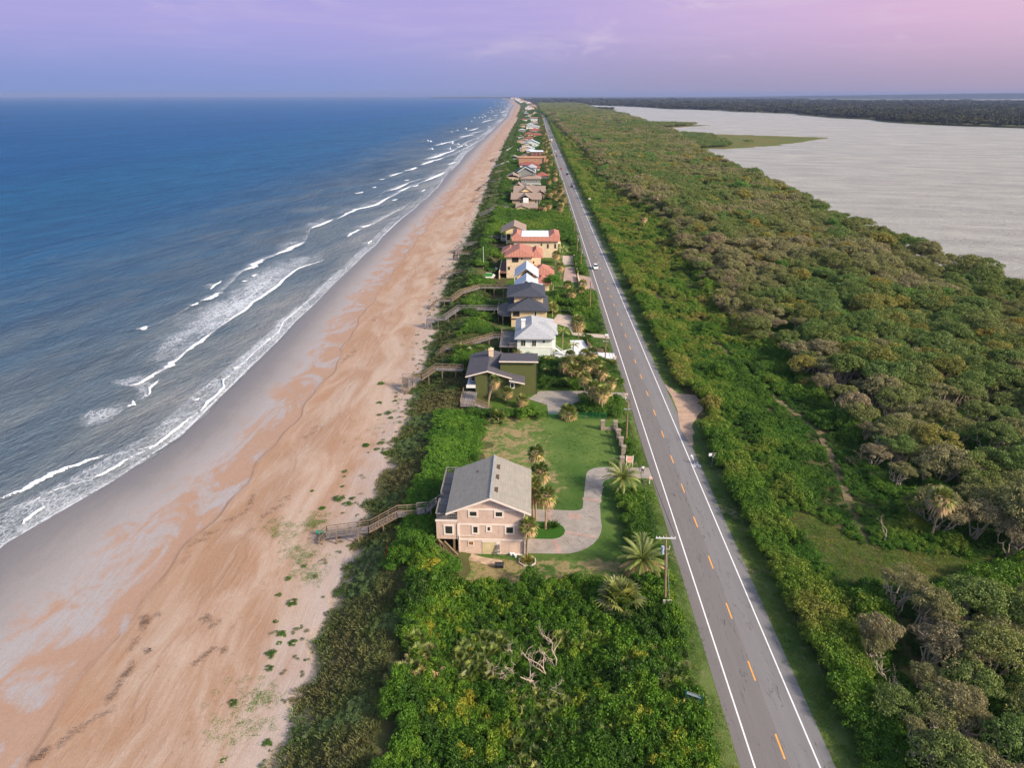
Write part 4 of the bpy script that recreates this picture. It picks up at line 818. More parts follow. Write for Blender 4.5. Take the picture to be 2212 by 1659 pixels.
# ---------------------------------------------------------------- forest between the shrubland and the lagoon
FX, FY, FS, FT = [], [], [], []
for bi, (y0, y1, s_) in enumerate([(40, 260, 4.3), (260, 700, 5.2), (700, 1600, 8), (1600, 6000, 15)]):
    x, y = cand(34, 330, y0, y1, s_, 500 + bi); r = np.random.default_rng(520 + bi)
    ok = (x > FEDGE(y) + 1.5 * r.normal(size=len(x))) & (x < LAG(y) - 1) & inview(x, y)
    ok &= ~MIXZ(x, y) | ((r.uniform(size=len(x)) < .22) & (y > 88))
    x, y = x[ok], y[ok]; sz = s_ / 4.3 * r.uniform(.75, 1.2, len(x)) * (.8 + .4 * vnoise(x, y, 18, 52)); sz *= .72 + .28 * smooth(0, 14, x - FEDGE(y))
    t = vnoise(x, y, 26, 53); de = x - FEDGE(y)
    tint = np.interp(t, [.2, .4, .55, .7], [.16, .3, .44, .58]) + .05 * r.normal(size=len(x))
    tint = np.where(r.uniform(size=len(x)) < .035 + .14 * (vnoise(x, y, 30, 55) > .68), r.uniform(.66, .88, len(x)), tint); tint = np.where(r.uniform(size=len(x)) < .03, 1., tint)
    tint = np.where((y < 150) & (r.uniform(size=len(x)) < .5), r.uniform(.35, .62, len(x)), tint)
    eg = (de < 9 + 8 * vnoise(x, y, 20, 54)) & (r.uniform(size=len(x)) < .45); tint = np.where(eg, r.uniform(0, .22, len(x)), tint)
    FX.append(x); FY.append(y); FS.append(sz); FT.append(np.clip(tint, 0, 1))
FX, FY, FS, FT = (np.concatenate(a) for a in (FX, FY, FS, FT))
# the bare wind-burnt ones stand along the seaward edge
rf = np.random.default_rng(77); FT = np.clip(FT, 0, 1); bare = ((FX - FEDGE(FY) < 9) & (rf.uniform(size=len(FX)) < .5) | (rf.uniform(size=len(FX)) < .05)) & (FY < 420)
a_, b_, zc = project(FX, FY, 5 + 0 * FX); vis = (a_ > -20) & (a_ < 2232) & (b_ < 1700)
order = np.argsort(np.where(vis, zc / FS, 1e9)); near = order[:300]; ismear = np.zeros(len(FX), bool); ismear[near] = True
hue = lambda t: 'grey brown' if t < .12 else 'grey green' if t < .3 else 'olive green' if t < .5 else 'mid green' if t < .65 else 'mustard brown' if t < .79 else 'yellowish olive' if t < .93 else 'bright green'
def place(x, y): return 'at the near right corner behind the bushes' if y < 76 else 'around the grassy clearing' if y < 92 else 'along the seaward edge of the forest' if x - float(FEDGE(y)) < 12 else 'inside the forest short of the lagoon' if y < 170 else 'deep in the forest toward the lagoon'
for i in near:
    x, y, sc_, t = float(FX[i]), float(FY[i]), float(FS[i]), float(FT[i]); bz = float(height(x, y)); hh = 1.0 + .35 * float(vnoise(x, y, 9, 61))
    isb = bool(bare[i]); v_ = int(rf.integers(0, 3 if isb else 5))
    if isb: lab = 'bare twisted oak with grey twigs %s' % place(x, y); grp = 'bare twisted oaks ' + place(x, y)
    else: lab = '%s oak with dense crown %s' % (hue(t), place(x, y)); grp = hue(t) + ' oaks ' + place(x, y)
    tr_ = thing('coastal_oak', (x, y, bz + 2.5 * sc_ * hh), lab, 'tree', grp, rf.uniform(-.9, .9)); tr_.scale = (sc_, sc_, sc_ * hh)
    for nm, me in (('crown', (BARE if isb else OAK)[v_][0]), ('trunk', (BTRUNK if isb else TRUNK)[v_])):
        o = bpy.data.objects.new(nm, me); C.objects.link(o); o.parent = tr_
        if nm == 'crown': o['tint'] = min(t, .2) if isb else t
fr = Sc(); q = ~ismear; x, y, sc_, t = FX[q], FY[q], FS[q], FT[q]; r = np.random.default_rng(601); nearish = y < 380
idx = np.where(nearish, r.integers(0, 5, len(x)), r.integers(5, 8, len(x))); idx = np.where(bare[q], r.integers(8, 11, len(x)), idx)
fr.add(x, y, height(x, y) + 2.4 * np.minimum(sc_, 1.6), sc_ * np.where(y > 380, .97, .95) * r.uniform(.8, 1.12, len(x)), idx, t, r.uniform(.85, 1.35, len(x)) * (1.0 + .35 * vnoise(x, y, 9, 61)) / np.maximum(1, sc_ ** .45), 602)
# trees on the far banks and the marsh points
fb = Sc()
for bi, (x0, x1, y0, y1, s_) in enumerate([(850, 2600, 1500, 2600, 17), (400, 4200, 2600, 5600, 34), (-300, 9000, 5200, 11000, 90)]):
    x, y = cand(x0, x1, y0, y1, s_, 620 + bi); r = np.random.default_rng(630 + bi); n1 = vnoise(x * .3, y, 150, 71); n2 = vnoise(x, y, 60, 72)
    ok = inpoly(x, y, FARB) & inview(x, y) & ((n1 > .42) | (n2 > .8))
    fsx = np.interp(y, [1500, 1642, 1712, 1860, 2040, 2200, 2330, 2700, 2900, 3250, 3500, 3900, 4500, 5300], [1090, 1063, 1000, 945, 934, 985, 940, 955, 1010, 850, 880, 690, 640, 430]); ok |= inpoly(x, y, FARB) & inview(x, y) & (y < 5300) & (x < fsx + 110)
    if bi == 2: ok &= (n1 > .5) & ~((x > 3400) & (y > 7300))
    x, y, n2 = x[ok], y[ok], n2[ok]; fb.add(x, y, 1 + 0 * x, s_ / 7.5 * r.uniform(.8, 1.3, len(x)), r.integers(0, 3, len(x)), n2, np.full(len(x), [1.3, .75, .32][bi]) * r.uniform(.8, 1.25, len(x)), 640 + bi)
for poly, seed in (([(196, 960), (262, 1010), (330, 1080), (300, 1300), (240, 1350), (150, 1350), (150, 960)], 1), ([(150, 1590), (262, 1620), (380, 1745), (320, 1815), (150, 1830)], 2), ([(150, 2380), (300, 2500), (330, 2600), (260, 2700), (150, 2730)], 3), ([(150, 3340), (320, 3400), (390, 3700), (280, 3950), (150, 4050)], 4)):
    xs_, ys_ = zip(*poly); x, y = cand(min(xs_), max(xs_), min(ys_), max(ys_), [9, 11, 15, 22][seed - 1], 650 + seed); r = np.random.default_rng(655 + seed); ok = inpoly(x, y, poly)
    if seed == 1: ok &= (x < 268 + .12 * (y - 1000)) & (vnoise(x, y, 40, 3) > .2) | (r.uniform(size=len(x)) < .02)
    x, y = x[ok], y[ok]
    if seed < 3: fr.add(x, y, 1.2 + 0 * x, [9, 11][seed - 1] / 5. * r.uniform(.8, 1.2, len(x)), r.integers(5, 8, len(x)), .35 + .25 * vnoise(x, y, 60, 8), np.full(len(x), .8), 690 + seed); continue
    fb.add(x, y, .5 + 0 * x, [9, 11, 15, 22][seed - 1] / 8. * r.uniform(.8, 1.2, len(x)), r.integers(0, 3, len(x)), .5 + .5 * r.uniform(size=len(x)), np.full(len(x), .8), 660 + seed)
# the barrier strip far ahead
x, y = cand(-700, 300, 2200, 9000, 24, 670); r = np.random.default_rng(671); ok = (x > TOE0(y) + 22) & (x < LAG(y) - 5) & inview(x, y) & (np.abs(x - ROADX(y)) > 14) & ((y > 6000) | (x < FEDGE(y)))
x, y = x[ok], y[ok]; fb.add(x, y, 2.5 + 0 * x, r.uniform(1.8, 3., len(x)), r.integers(0, 3, len(x)), r.uniform(.3, 1, len(x)), np.full(len(x), .4), 672)
fb.done('far_woods', FAR_K, 'dark distant woods on the far banks and marsh points', 'woods')
fr.done('coastal_forest', [o[0] for o in OAK] + MID_K + [o[0] for o in BARE], 'farther canopy of the coastal oak forest beside the lagoon', 'forest')
# ---------------------------------------------------------------- houses
def stucco(name, col, var=.12, stain=.25):
    m, k = newmat(name); p = k.pos()
    a = k.noise(p, .7, 6, .7, .4); b = k.noise(k.vmul(p, (2.4, 2.4, .35)), 1., 4, .7); f = k.noise(p, 12, 2, .6)
    c = k.ramp(k.m('ADD', k.m('MULTIPLY', a, .75), k.m('MULTIPLY', f, .25)), [(.3, tuple(x * (1 - var * 1.4) for x in col[:3])), (.7, tuple(min(1, x * (1 + var)) for x in col[:3]))])
    c = k.mix(k.m('MULTIPLY', k.sstep(b, .52, .75), stain), c, tuple(x * .55 for x in col[:3]))
    k.out(k.bsdf(c, .85, .2, k.bump(f, .2, .02))); MATS[name] = m; return m
m, k = newmat('window_glass'); nz = k.noise(k.pos(), .5, 3, .6)
k.out(k.bsdf(k.mix(nz, (.012, .014, .012), (.05, .055, .045)), .08, .6)); GLASS = m
TRIM = stucco('cream_trim', lin(222, 205, 190), .08, .15); WHITE = stucco('white_paint', lin(226, 222, 214), .06, .12); CREAM = stucco('cream_stucco', lin(214, 190, 158)); PINK = stucco('pink_stucco', lin(200, 172, 154), .13, .5)
GREENW = stucco('olive_green_stucco', lin(88, 92, 52), .1, .2); PALEW = stucco('pale_mint_wall', lin(216, 220, 206), .06, .15); BEIGEW = stucco('beige_wall', lin(206, 180, 142)); GREYW = stucco('grey_siding', lin(136, 136, 130), .08); TANW = stucco('tan_wall', lin(190, 164, 132)); ORANGEW = stucco('orange_stucco', lin(176, 132, 100)); BROWNW = stucco('red_brown_wall', lin(122, 72, 58)); MINTW = stucco('mint_wall', lin(196, 206, 194), .06); YELW = stucco('pale_yellow_wall', lin(222, 200, 150)); BRN = mat('brown_hatch', lin(92, 74, 62), .7, .2, 3)
SH_GREY = shingle('grey_shingle', lin(142, 135, 124)); SH_DARK = shingle('charcoal_shingle', lin(84, 80, 84)); SH_SLATE = shingle('slate_shingle', lin(66, 68, 76)); SH_LIGHT = shingle('pale_grey_shingle', lin(160, 160, 162)); SH_TAN = shingle('tan_shingle', lin(146, 126, 112)); SH_NAVY = shingle('navy_shingle', lin(60, 68, 82))
METAL = mat('pale_metal_roof', lin(176, 182, 188), .45, .08, 1., .5); TILE = tileroof('terracotta_tile', lin(170, 112, 92)); TILE_R = tileroof('red_tile', lin(146, 84, 70)); WROOF = mat('white_membrane_roof', lin(208, 212, 222), .7, .06, .6)
WOOD = planks('grey_deck_planks', lin(132, 124, 120)[:3], 'x'); WOODY = planks('grey_deck_boards', lin(126, 118, 114)[:3], 'y'); RAIL = mat('weathered_timber', lin(136, 116, 96), .9, .25, 2.); RAILG = mat('grey_timber', lin(128, 120, 114), .9, .22, 2.); WRAIL = mat('white_railing_paint', lin(220, 218, 212), .7, .08)
POST = mat('timber_post', lin(122, 104, 78), .9, .3, 2.)
def house(name, x, y, z, label, cat='house', group=None): return thing(name, (x, y, z), label, cat, group)
def win(h, x0, x1, z0, z1, y, fr=None, face='S', fw=.13, nm='window', glass=None, mull=False):
    """framed window on a wall plane: face S (y = plane), E or W (x = plane; x0,x1 are y values)"""
    f, p = MB(), MB(); s = -1 if face in 'SW' else 1
    def bx(mb, a0, a1, b0, b1, d0, d1):
        lo, hi = sorted((y + s * d0, y + s * d1))
        if face == 'S': mb.box(a0, a1, lo, hi, b0, b1)
        else: mb.box(lo, hi, a0, a1, b0, b1)
    bx(f, x0, x1, z1 - fw, z1, -.02, .07); bx(f, x0, x1, z0, z0 + fw, -.02, .08); bx(f, x0, x0 + fw, z0 + fw, z1 - fw, -.02, .07); bx(f, x1 - fw, x1, z0 + fw, z1 - fw, -.02, .07)
    if mull: c_ = (x0 + x1) / 2; bx(f, c_ - .03, c_ + .03, z0 + fw, z1 - fw, -.02, .05)
    o = f.build(nm, fr or TRIM, h); bx(p, x0 + fw, x1 - fw, z0 + fw, z1 - fw, -.02, .025); p.build('pane', glass or GLASS, o); return o
def gable_poly(x0, x1, ze0, xr, zr, ze1=None, t=.22):
    ze1 = ze0 if ze1 is None else ze1
    return [(x0, ze0 - t), (xr, zr - t), (x1, ze1 - t), (x1, ze1), (xr, zr), (x0, ze0)]
def gable(mb, x0, x1, y0, y1, ze0, xr, zr, ze1=None, t=.22, axis='y', mi=0):
    ze1 = ze0 if ze1 is None else ze1
    for (a, za, b, zb) in ((x0, ze0, xr, zr), (xr, zr, x1, ze1)): mb.prism([(a, za - t), (b, zb - t), (b, zb), (a, za)], y0, y1, axis, mi)
def hip(mb, x0, x1, y0, y1, ze, zr, A, B, t=.22, mi=0):
    """hip roof; A and B are the ridge ends (x, y)"""
    e = [(x0, y0), (x1, y0), (x1, y1), (x0, y1)]; vs = [(a, b, ze) for a, b in e] + [(A[0], A[1], zr), (B[0], B[1], zr)] + [(a, b, ze - t) for a, b in e]
    alongy = abs(A[1] - B[1]) >= abs(A[0] - B[0])
    fs = [(0, 1, 4), (1, 2, 5, 4), (2, 3, 5), (3, 0, 4, 5)] if alongy else [(0, 1, 5, 4), (1, 2, 5), (2, 3, 4, 5), (3, 0, 4)]
    fs += [(6, 7, 1, 0), (7, 8, 2, 1), (8, 9, 3, 2), (9, 6, 0, 3), (9, 8, 7, 6)]; mb.add(vs, fs, mi)
def shed(mb, P, t=.2, mi=0):
    mb.add(list(P) + [(a, b, c - t) for a, b, c in P], [(0, 1, 2, 3), (7, 6, 5, 4), (0, 4, 5, 1), (1, 5, 6, 2), (2, 6, 7, 3), (3, 7, 4, 0)], mi)
def gwall(mb, x0, x1, y0, y1, z0, ze, xr, zr, ze1=None):
    ze1 = ze if ze1 is None else ze1; mb.prism([(x0, z0), (x1, z0), (x1, ze1), (xr, zr), (x0, ze)], y0, y1)
def railing(h, pts, z, hgt=1.0, m_=None, nm='railing', step=1.7, bal=0.0, name_z=None):
    mb = MB()
    for a, b in zip(pts, pts[1:]):
        a = (*a, z) if len(a) == 2 else a; b = (*b, z) if len(b) == 2 else b; L = math.dist(a, b); n = max(1, round(L / step))
        for i in range(n + 1):
            q = [a[j] + (b[j] - a[j]) * i / n for j in range(3)]; mb.bar(q, (q[0], q[1], q[2] + hgt), .1)
        for hh, wd_ in ((hgt, .11), (hgt * .55, .07), (hgt * .15, .06)):
            mb.bar((a[0], a[1], a[2] + hh), (b[0], b[1], b[2] + hh), wd_)
        if bal:
            for i in range(int(L / bal)):
                t = (i + .5) * bal / L; q = [a[j] + (b[j] - a[j]) * t for j in range(3)]; mb.bar((q[0], q[1], q[2] + hgt * .15), (q[0], q[1], q[2] + hgt), .05)
    return mb.build(nm, m_ or RAIL, h)

# pink house
h = house('pink_house', -5.6, 89, 4, 'pink stucco house on the dune with grey gable roof, deck and broken underside')
mb = MB(); gwall(mb, -10.4, -.85, 84, 95.2, 4, 11.35, -5.6, 13.75); mb.box(-13.5, -10.42, 84.05, 92.5, 6.5, 9.5); mb.build('wall', PINK, h)
mb = MB(); gable(mb, -11.95, .12, 83.35, 95.8, 11.4, -5.65, 14.0, 11.5); ro = mb.build('roof', SH_GREY, h)
mb = MB(); mb.prism([(-5.75, 14.04), (-5.5, 14.04), (-5.5, 14.08), (-5.75, 14.08)], 83.35, 95.8); mb.build('ridge_cap', SH_LIGHT, ro)
mb = MB()
for a, b, c_, d_ in ((-11.97, 11.12, -5.65, 13.73), (-5.65, 13.73, .14, 11.22)): mb.prism([(a, b - .1), (c_, d_ - .1), (c_, d_ + .2), (a, b + .2)], 83.28, 83.36)
mb.build('barge_board', TRIM, ro)
for y_ in (92.6, 89.6, 86.0):
    zt = 14.0 - .434 * .75; mb = MB(); mb.box(-5.15, -4.65, y_ - .55, y_ + .55, zt - .15, zt + .14); mb.build('roof_hatch', BRN, ro)
mb = MB(); mb.box(-8.05, -7.93, 92, 92.7, 12.6, 13.1); mb.build('vent_pipe', BRN, ro)
mb = MB(); mb.box(-10.45, -.8, 83.94, 84, 11.5, 11.78); mb.box(-10.45, -.8, 83.94, 84, 8.98, 9.22); mb.box(-10.45, -.8, 83.93, 84, 6.38, 6.66); mb.box(-10.47, -10.15, 83.92, 84, 6.66, 8.98); mb.box(-1.05, -.8, 83.92, 84, 6.66, 8.98); mb.box(-1.05, -.8, 83.92, 84, 9.22, 11.5); mb.box(-.85, -.78, 84, 95.2, 6.38, 6.66); mb.box(-.85, -.78, 84, 95.2, 8.98, 9.22); mb.build('trim_band', TRIM, h)
for a in ((-8.85, -7.4, 10.3, 11.5), (-5.15, -3.75, 10.3, 11.5), (-12.45, -10.95, 7.2, 8.95), (-8.4, -7.3, 7.45, 8.98), (-6.35, -5.5, 7.85, 8.95), (-3.65, -2.2, 7.5, 8.98)): win(h, a[0], a[1], a[2], a[3], 84 if a[0] > -10.5 else 84.05, TRIM, fw=.24)
win(h, -9.0, -8.1, 5.45, 6.3, 84, TRIM, fw=.12, nm='vent_window', glass=mat('plywood', lin(150, 104, 64), .8))
mb = MB(); mb.box(-5.95, -5.3, 83.93, 84, 12.95, 13.35); mb.build('gable_vent', TRIM, h)
mb = MB(); mb.box(-6.9, -4.9, 83.95, 84, 4.05, 6.1); mb.build('storage_door', mat('olive_panel', lin(196, 178, 138), .7), h)
mb = MB(); mb.box(-6.95, -4.3, 83.96, 84, 6.12, 6.37); mb.box(-4.85, -4.3, 83.95, 84, 4.02, 6.12); mb.build('door_surround', TRIM, h)
mb = MB(); mb.cyl(-.7, 83.8, 4, 6.6, .16); mb.build('corner_post', TRIM, h)
mb = MB(); mb.tube([(-10.25, 83.9, 7.2), (-7.8, 83.9, 7.25), (-7.8, 83.9, 7.6)], .05); mb.tube([(-10.2, 83.86, 7.2), (-10.2, 83.86, 4.3), (-9.9, 83.5, 4.1)], .05); mb.build('drain_pipe', TRIM, h)
mb = MB(); mb.box(-4.75, -4.45, 83.75, 83.93, 5.0, 5.7); mb.tube([(-4.75, 83.8, 5.8), (-4.9, 83.75, 5.0), (-4.6, 83.7, 4.4)], .05); mb.tube([(-4.4, 83.8, 5.9), (-4.35, 83.75, 4.6), (-4.75, 83.7, 4.5)], .05); mb.build('meter_box', RAILG, h)
mb = MB(); mb.box(-13.6, -10.42, 83.98, 84.05, 9.48, 9.8); mb.box(-13.6, -13.5, 84.05, 97.5, 9.48, 9.8); mb.build('deck_fascia', TRIM, h)
mb = MB(); mb.box(-13.5, -10.42, 84.05, 97.5, 9.62, 9.76); dk = mb.build('deck', WOODY, h)
railing(dk, [(-10.5, 84.1), (-13.5, 84.1), (-13.5, 88.2)], 9.76, 1.0, RAILG, bal=.28); railing(dk, [(-13.5, 89.9), (-13.5, 97.4), (-10.5, 97.4)], 9.76, 1.0, RAILG, bal=.0)
mb = MB()
for x_, y_ in ((-13.3, 84.2), (-11.0, 84.2), (-13.3, 90), (-13.3, 96.5), (-10.8, 96.5)): mb.box(x_ - .15, x_ + .15, y_ - .15, y_ + .15, 2.4, 9.6 if y_ > 93 else 6.5)
mb.build('stilt', POST, h)
mb = MB(); mb.bar((-13.3, 83.9, 6.4), (-10.8, 83.2, 4.3), .26); mb.bar((-12.4, 83.7, 6.3), (-10.4, 83.0, 4.4), .24); mb.bar((-13.0, 83.6, 5.9), (-12.9, 83.0, 3.8), .14); mb.bar((-12.5, 83.5, 5.6), (-12.2, 82.6, 3.7), .12); mb.bar((-12.2, 83.5, 5.2), (-11.2, 82.5, 3.9), .16); mb.build('fallen_beam', POST, h)

# olive green house
h = house('green_house', -7, 147, 4, 'olive green house with dark gable roof and a tall flat-topped block behind')
mb = MB(); gwall(mb, -12.4, -5.1, 141, 154, 3.6, 9.4, -9.75, 10.15, 8.8); mb.box(-5.1, -2.3, 140.3, 146, 3.4, 8.0); mb.prism([(143, 3.7), (153, 3.7), (153, 9.75), (143, 11.75)][::-1], -7.0, 1.1, 'x'); mb.build('wall', GREENW, h)
mb = MB(); gable(mb, -14.5, -4.35, 140.4, 154.3, 9.25, -9.75, 10.6, 8.95); shed(mb, [(-4.9, 139.5, 8.75), (-1.5, 139.5, 8.05), (-1.5, 146, 8.6), (-4.9, 146, 9.3)]); shed(mb, [(-7.2, 142.4, 12.1), (1.35, 142.4, 12.1), (1.35, 153.6, 9.9), (-7.2, 153.6, 9.9)]); ro = mb.build('roof', SH_DARK, h)
mb = MB()
for a, b, c_, d_ in ((-14.52, 9.0, -9.75, 10.35), (-9.75, 10.35, -4.33, 8.7)): mb.prism([(a, b - .08), (c_, d_ - .08), (c_, d_ + .2), (a, b + .2)], 140.32, 140.4)
mb.prism([(-4.95, 8.48), (-1.48, 7.78), (-1.48, 8.06), (-4.95, 8.76)], 139.42, 139.5); mb.box(-7.25, 1.4, 142.32, 142.4, 11.82, 12.1); mb.build('barge_board', TRIM, ro)
mb = MB(); mb.box(-9.95, -8.95, 149.5, 150.6, 9.9, 12.0); mb.box(-10.05, -8.85, 149.4, 150.7, 12.0, 12.2); mb.box(-9.7, -9.2, 149.8, 150.3, 12.2, 12.5); ch = mb.build('chimney', CREAM, ro)
mb = MB(); mb.box(-9.62, -8.85, 140.93, 141, 4.2, 9.7); mb.build('tall_window', GLASS, h)
win(h, -4.75, -3.75, 6.5, 7.9, 140.3, WHITE, fw=.17)
mb = MB(); mb.box(-14.4, -12.4, 141, 153, 6.3, 6.5); mb.box(-14.45, -12.4, 140.94, 141, 6.2, 6.95); mb.build('balcony', WHITE, h)
mb = MB(); mb.box(-13.9, -12.42, 143, 152, 6.5, 9.0); mb.build('porch_wall', mat('blue_grey_porch', lin(120, 132, 148), .6), h); win(h, -13.6, -12.6, 7.0, 8.8, 143, WHITE, fw=.1)
mb = MB(); mb.box(-15.1, -12, 133.6, 141.5, 5.0, 5.18); dk = mb.build('deck', WOOD, h)
railing(dk, [(-15.1, 141.4), (-15.1, 133.7), (-12.1, 133.7)], 5.18, 1.0, RAIL); railing(dk, [(-12.0, 133.7, 5.18), (-8.4, 132.9, 4.1)], 0, 1., RAIL); railing(dk, [(-12.0, 135.2, 5.18), (-8.4, 134.4, 4.1)], 0, 1., RAIL)
mb = MB(); mb.add([(-12, 133.7, 5.15), (-8.4, 132.9, 4.1), (-8.4, 134.4, 4.1), (-12, 135.2, 5.15)], [(0, 1, 2, 3)]); mb.build('ramp', WOOD, h)
mb = MB(); mb.box(-5.05, -4.95, 140.24, 140.3, 3.5, 7.9); mb.box(1.02, 1.16, 142.94, 143, 3.7, 11.3); mb.build('corner_trim', mat('dark_green_trim', lin(62, 70, 42), .8), h)

# white house with grey hip roof
h = house('white_house', 0, 172, 4, 'white house with pale grey hip roof and white chimney')
mb = MB(); mb.box(-3.75, 5.1, 166, 181.4, 3.5, 9.2); mb.box(5.1, 6.0, 170.2, 177.6, 3.8, 9.0); mb.build('wall', PALEW, h)
mb = MB(); hip(mb, -4.5, 5.7, 165.2, 182.2, 9.5, 11.9, (-.15, 169.7), (-.3, 177.7)); hip(mb, -1.5, 6.6, 169.6, 178.2, 9.35, 11.4, (1.2, 173.9), (3.6, 173.9)); ro = mb.build('roof', SH_LIGHT, h)
mb = MB(); mb.box(-2.85, -1.85, 170.4, 171.4, 10.2, 12.7); mb.box(-2.95, -1.75, 170.3, 171.5, 12.7, 12.85); mb.build('chimney', WHITE, ro)
mb = MB(); mb.box(-3.8, 5.15, 165.93, 166, 6.85, 7.1); mb.box(-3.8, 5.15, 165.93, 166, 8.98, 9.24); mb.box(-3.8, -3.6, 165.92, 166, 3.6, 6.85); mb.box(4.9, 5.15, 165.92, 166, 3.6, 6.85); mb.build('trim_band', WHITE, h)
win(h, -2.95, -1.6, 7.2, 8.95, 166, WHITE, mull=True); win(h, -.15, 1.1, 7.2, 8.95, 166, WHITE, mull=True); win(h, 2.5, 3.3, 8.1, 8.95, 166, WHITE, fw=.1)
win(h, 172, 174, 6.6, 8.4, 6.0, WHITE, 'E'); win(h, 167, 168.5, 6.6, 8.4, 5.1, WHITE, 'E')
mb = MB(); mb.box(-8.3, -3.8, 166, 178.5, 6.9, 7.08); dk = mb.build('deck', WOODY, h); railing(dk, [(-3.9, 166), (-6, 166), (-6, 171.5), (-8.2, 171.5)], 7.08, 1, RAILG); railing(dk, [(-8.2, 173), (-8.2, 178.4), (-4, 178.4)], 7.08, 1., RAIL)
mb = MB(); [mb.box(x_ - .12, x_ + .12, y_ - .12, y_ + .12, 3.5, 6.9) for x_ in (-8, -6) for y_ in (167, 172.4, 178)]; mb.build('stilt', POST, h)
mb = MB(); mb.add([(5.2, 168.6, 6.3), (8.4, 168.2, 4.2), (8.4, 169.4, 4.2), (5.2, 169.8, 6.3)], [(0, 1, 2, 3)]); mb.bar((5.2, 168.6, 7.2), (8.4, 168.2, 5.1), .1); mb.bar((5.2, 168.6, 6.3), (8.4, 168.2, 4.2), .16); [mb.bar((5.2 + 1.6 * i, 168.6 - .2 * i, 6.3 - 1.05 * i), (5.2 + 1.6 * i, 168.6 - .2 * i, 7.2 - 1.05 * i), .09) for i in range(3)]; mb.build('side_stair', WRAIL, h)

# dark two-tier roof house
h = house('dark_roof_house', -1, 199, 4, 'cream house under a two tier charcoal hip roof with grey octagonal deck')
mb = MB(); mb.box(-6.1, 4.1, 192, 207, 3.8, 9.1); mb.box(-5.4, 3.0, 196.6, 206.5, 9.1, 12.2); mb.build('wall', BEIGEW, h)
mb = MB(); hip(mb, -7.2, 4.7, 191.2, 207.8, 9.1, 11.7, (-1.2, 196.0), (-1.2, 203)); ro = mb.build('roof', SH_SLATE, h)
mb = MB(); hip(mb, -7.6, 3.7, 195.8, 208.4, 12.0, 14.0, (-.6, 199.6), (-.4, 205.2)); mb.build('upper_roof', SH_SLATE, ro)
win(h, -5.6, -3.7, 7.2, 8.6, 192, BRN); win(h, .5, 1.2, 7.0, 8.8, 192, WHITE, fw=.1)
mb = MB(); mb.flat([(-6.2, 193.2), (-8.8, 193.2), (-10.3, 195.4), (-10.3, 204), (-8.8, 207), (-6.2, 207)], 6.75, 6.95); dk = mb.build('deck', WOODY, h)
railing(dk, [(-6.2, 193.2), (-8.8, 193.2), (-10.3, 195.4), (-10.3, 206 - .4)], 6.95, 1, RAILG); railing(dk, [(-10.3, 207.6 - .2), (-8.8, 208.4), (-6.3, 208.4)], 6.95, 1, RAILG)
mb = MB(); [mb.box(x_ - .13, x_ + .13, y_ - .13, y_ + .13, 3.5, 6.75) for x_, y_ in ((-8.6, 193.6), (-10, 196), (-10, 203), (-8.6, 206.6))]; mb.build('stilt', POST, h)
mb = MB(); mb.box(-6.3, 4.3, 191.9, 192, 6.2, 6.6); mb.build('trim_band', BRN, h)

# beige house with twin white gables
h = house('twin_gable_house', -2, 223, 4, 'beige house with two pale metal gable roofs one behind the other')
mb = MB(); gwall(mb, -4.6, -.1, 212, 220.5, 3.9, 10.3, -2.1, 12.4); gwall(mb, -5.3, 0, 225, 235, 3.9, 10.7, -2.3, 12.9); mb.box(-5.1, .2, 220.5, 225, 3.9, 9.0); mb.build('wall', BEIGEW, h)
mb = MB(); gable(mb, -5.9, 1.75, 211, 221, 10.3, -2.1, 13.0); gable(mb, -6.2, 1.9, 224, 236, 10.8, -2.3, 13.7); gable(mb, .2, 3.2, 213, 220, 9.6, 1.2, 9.9); mb.build('roof', METAL, h)
mb = MB(); mb.prism([(-3.9, 10.6), (-.4, 10.6), (-2.1, 12.1)], 211.95, 212); mb.prism([(-4.2, 11), (-.5, 11), (-2.3, 12.6)], 224.95, 225); mb.build('gable_glass', GLASS, h)
mb = MB(); mb.box(0, 1.7, 225.2, 233, 8.0, 8.2); mb.box(1.55, 1.7, 225.2, 225.35, 8.2, 10.8); mb.box(.05, 1.7, 225.15, 225.22, 9.0, 9.1); mb.box(-6.1, -5.9, 224.6, 224.8, 7, 10.8); mb.build('balcony', WRAIL, h)
mb = MB(); mb.box(-8.2, -5.0, 213.5, 222, 6.8, 7.0); dk = mb.build('deck', WOODY, h); railing(dk, [(-5.2, 213.5), (-8.2, 213.5), (-8.2, 222), (-5.2, 222)], 7.0, 1.0, BRN)

# terracotta villa (front) and villa with the white flat roof
h = house('tile_villa', -4, 250, 4.5, 'cream villa with terracotta hip roofs and stepped garage wings beside the putting green')
mb = MB(); mb.box(-9.7, -.4, 250, 266, 4, 11.9); mb.box(-.4, 6.8, 241, 252, 4, 7.5); mb.box(.6, 5.6, 232.5, 241, 4, 6.5); mb.box(-.4, 2.8, 252, 268, 4, 10.8); mb.box(-.4, 1.6, 247.5, 250, 4, 8.2); mb.box(-12.4, -12.1, 248, 268, 4, 6.8); mb.build('wall', CREAM, h)
mb = MB(); hip(mb, -10.5, .3, 249.2, 266.8, 12.05, 14.2, (-5.0, 253.7), (-5.2, 263.5)); hip(mb, -12.0, -6, 258, 269, 11.4, 13.2, (-8.8, 261.5), (-8.8, 266)); hip(mb, -1.5, 3.6, 253, 268.6, 10.9, 13.3, (1.1, 258), (1.1, 264)); hip(mb, -.7, 7.6, 240.2, 252.6, 7.6, 9.8, (3.0, 245), (3.4, 248.6)); hip(mb, -.2, 6.3, 231.8, 241, 6.6, 8.3, (3.0, 235.4), (3.0, 238)); hip(mb, -.8, 2.3, 246.6, 250, 8.3, 9.4, (.7, 248), (.7, 249)); mb.build('roof', TILE, h)
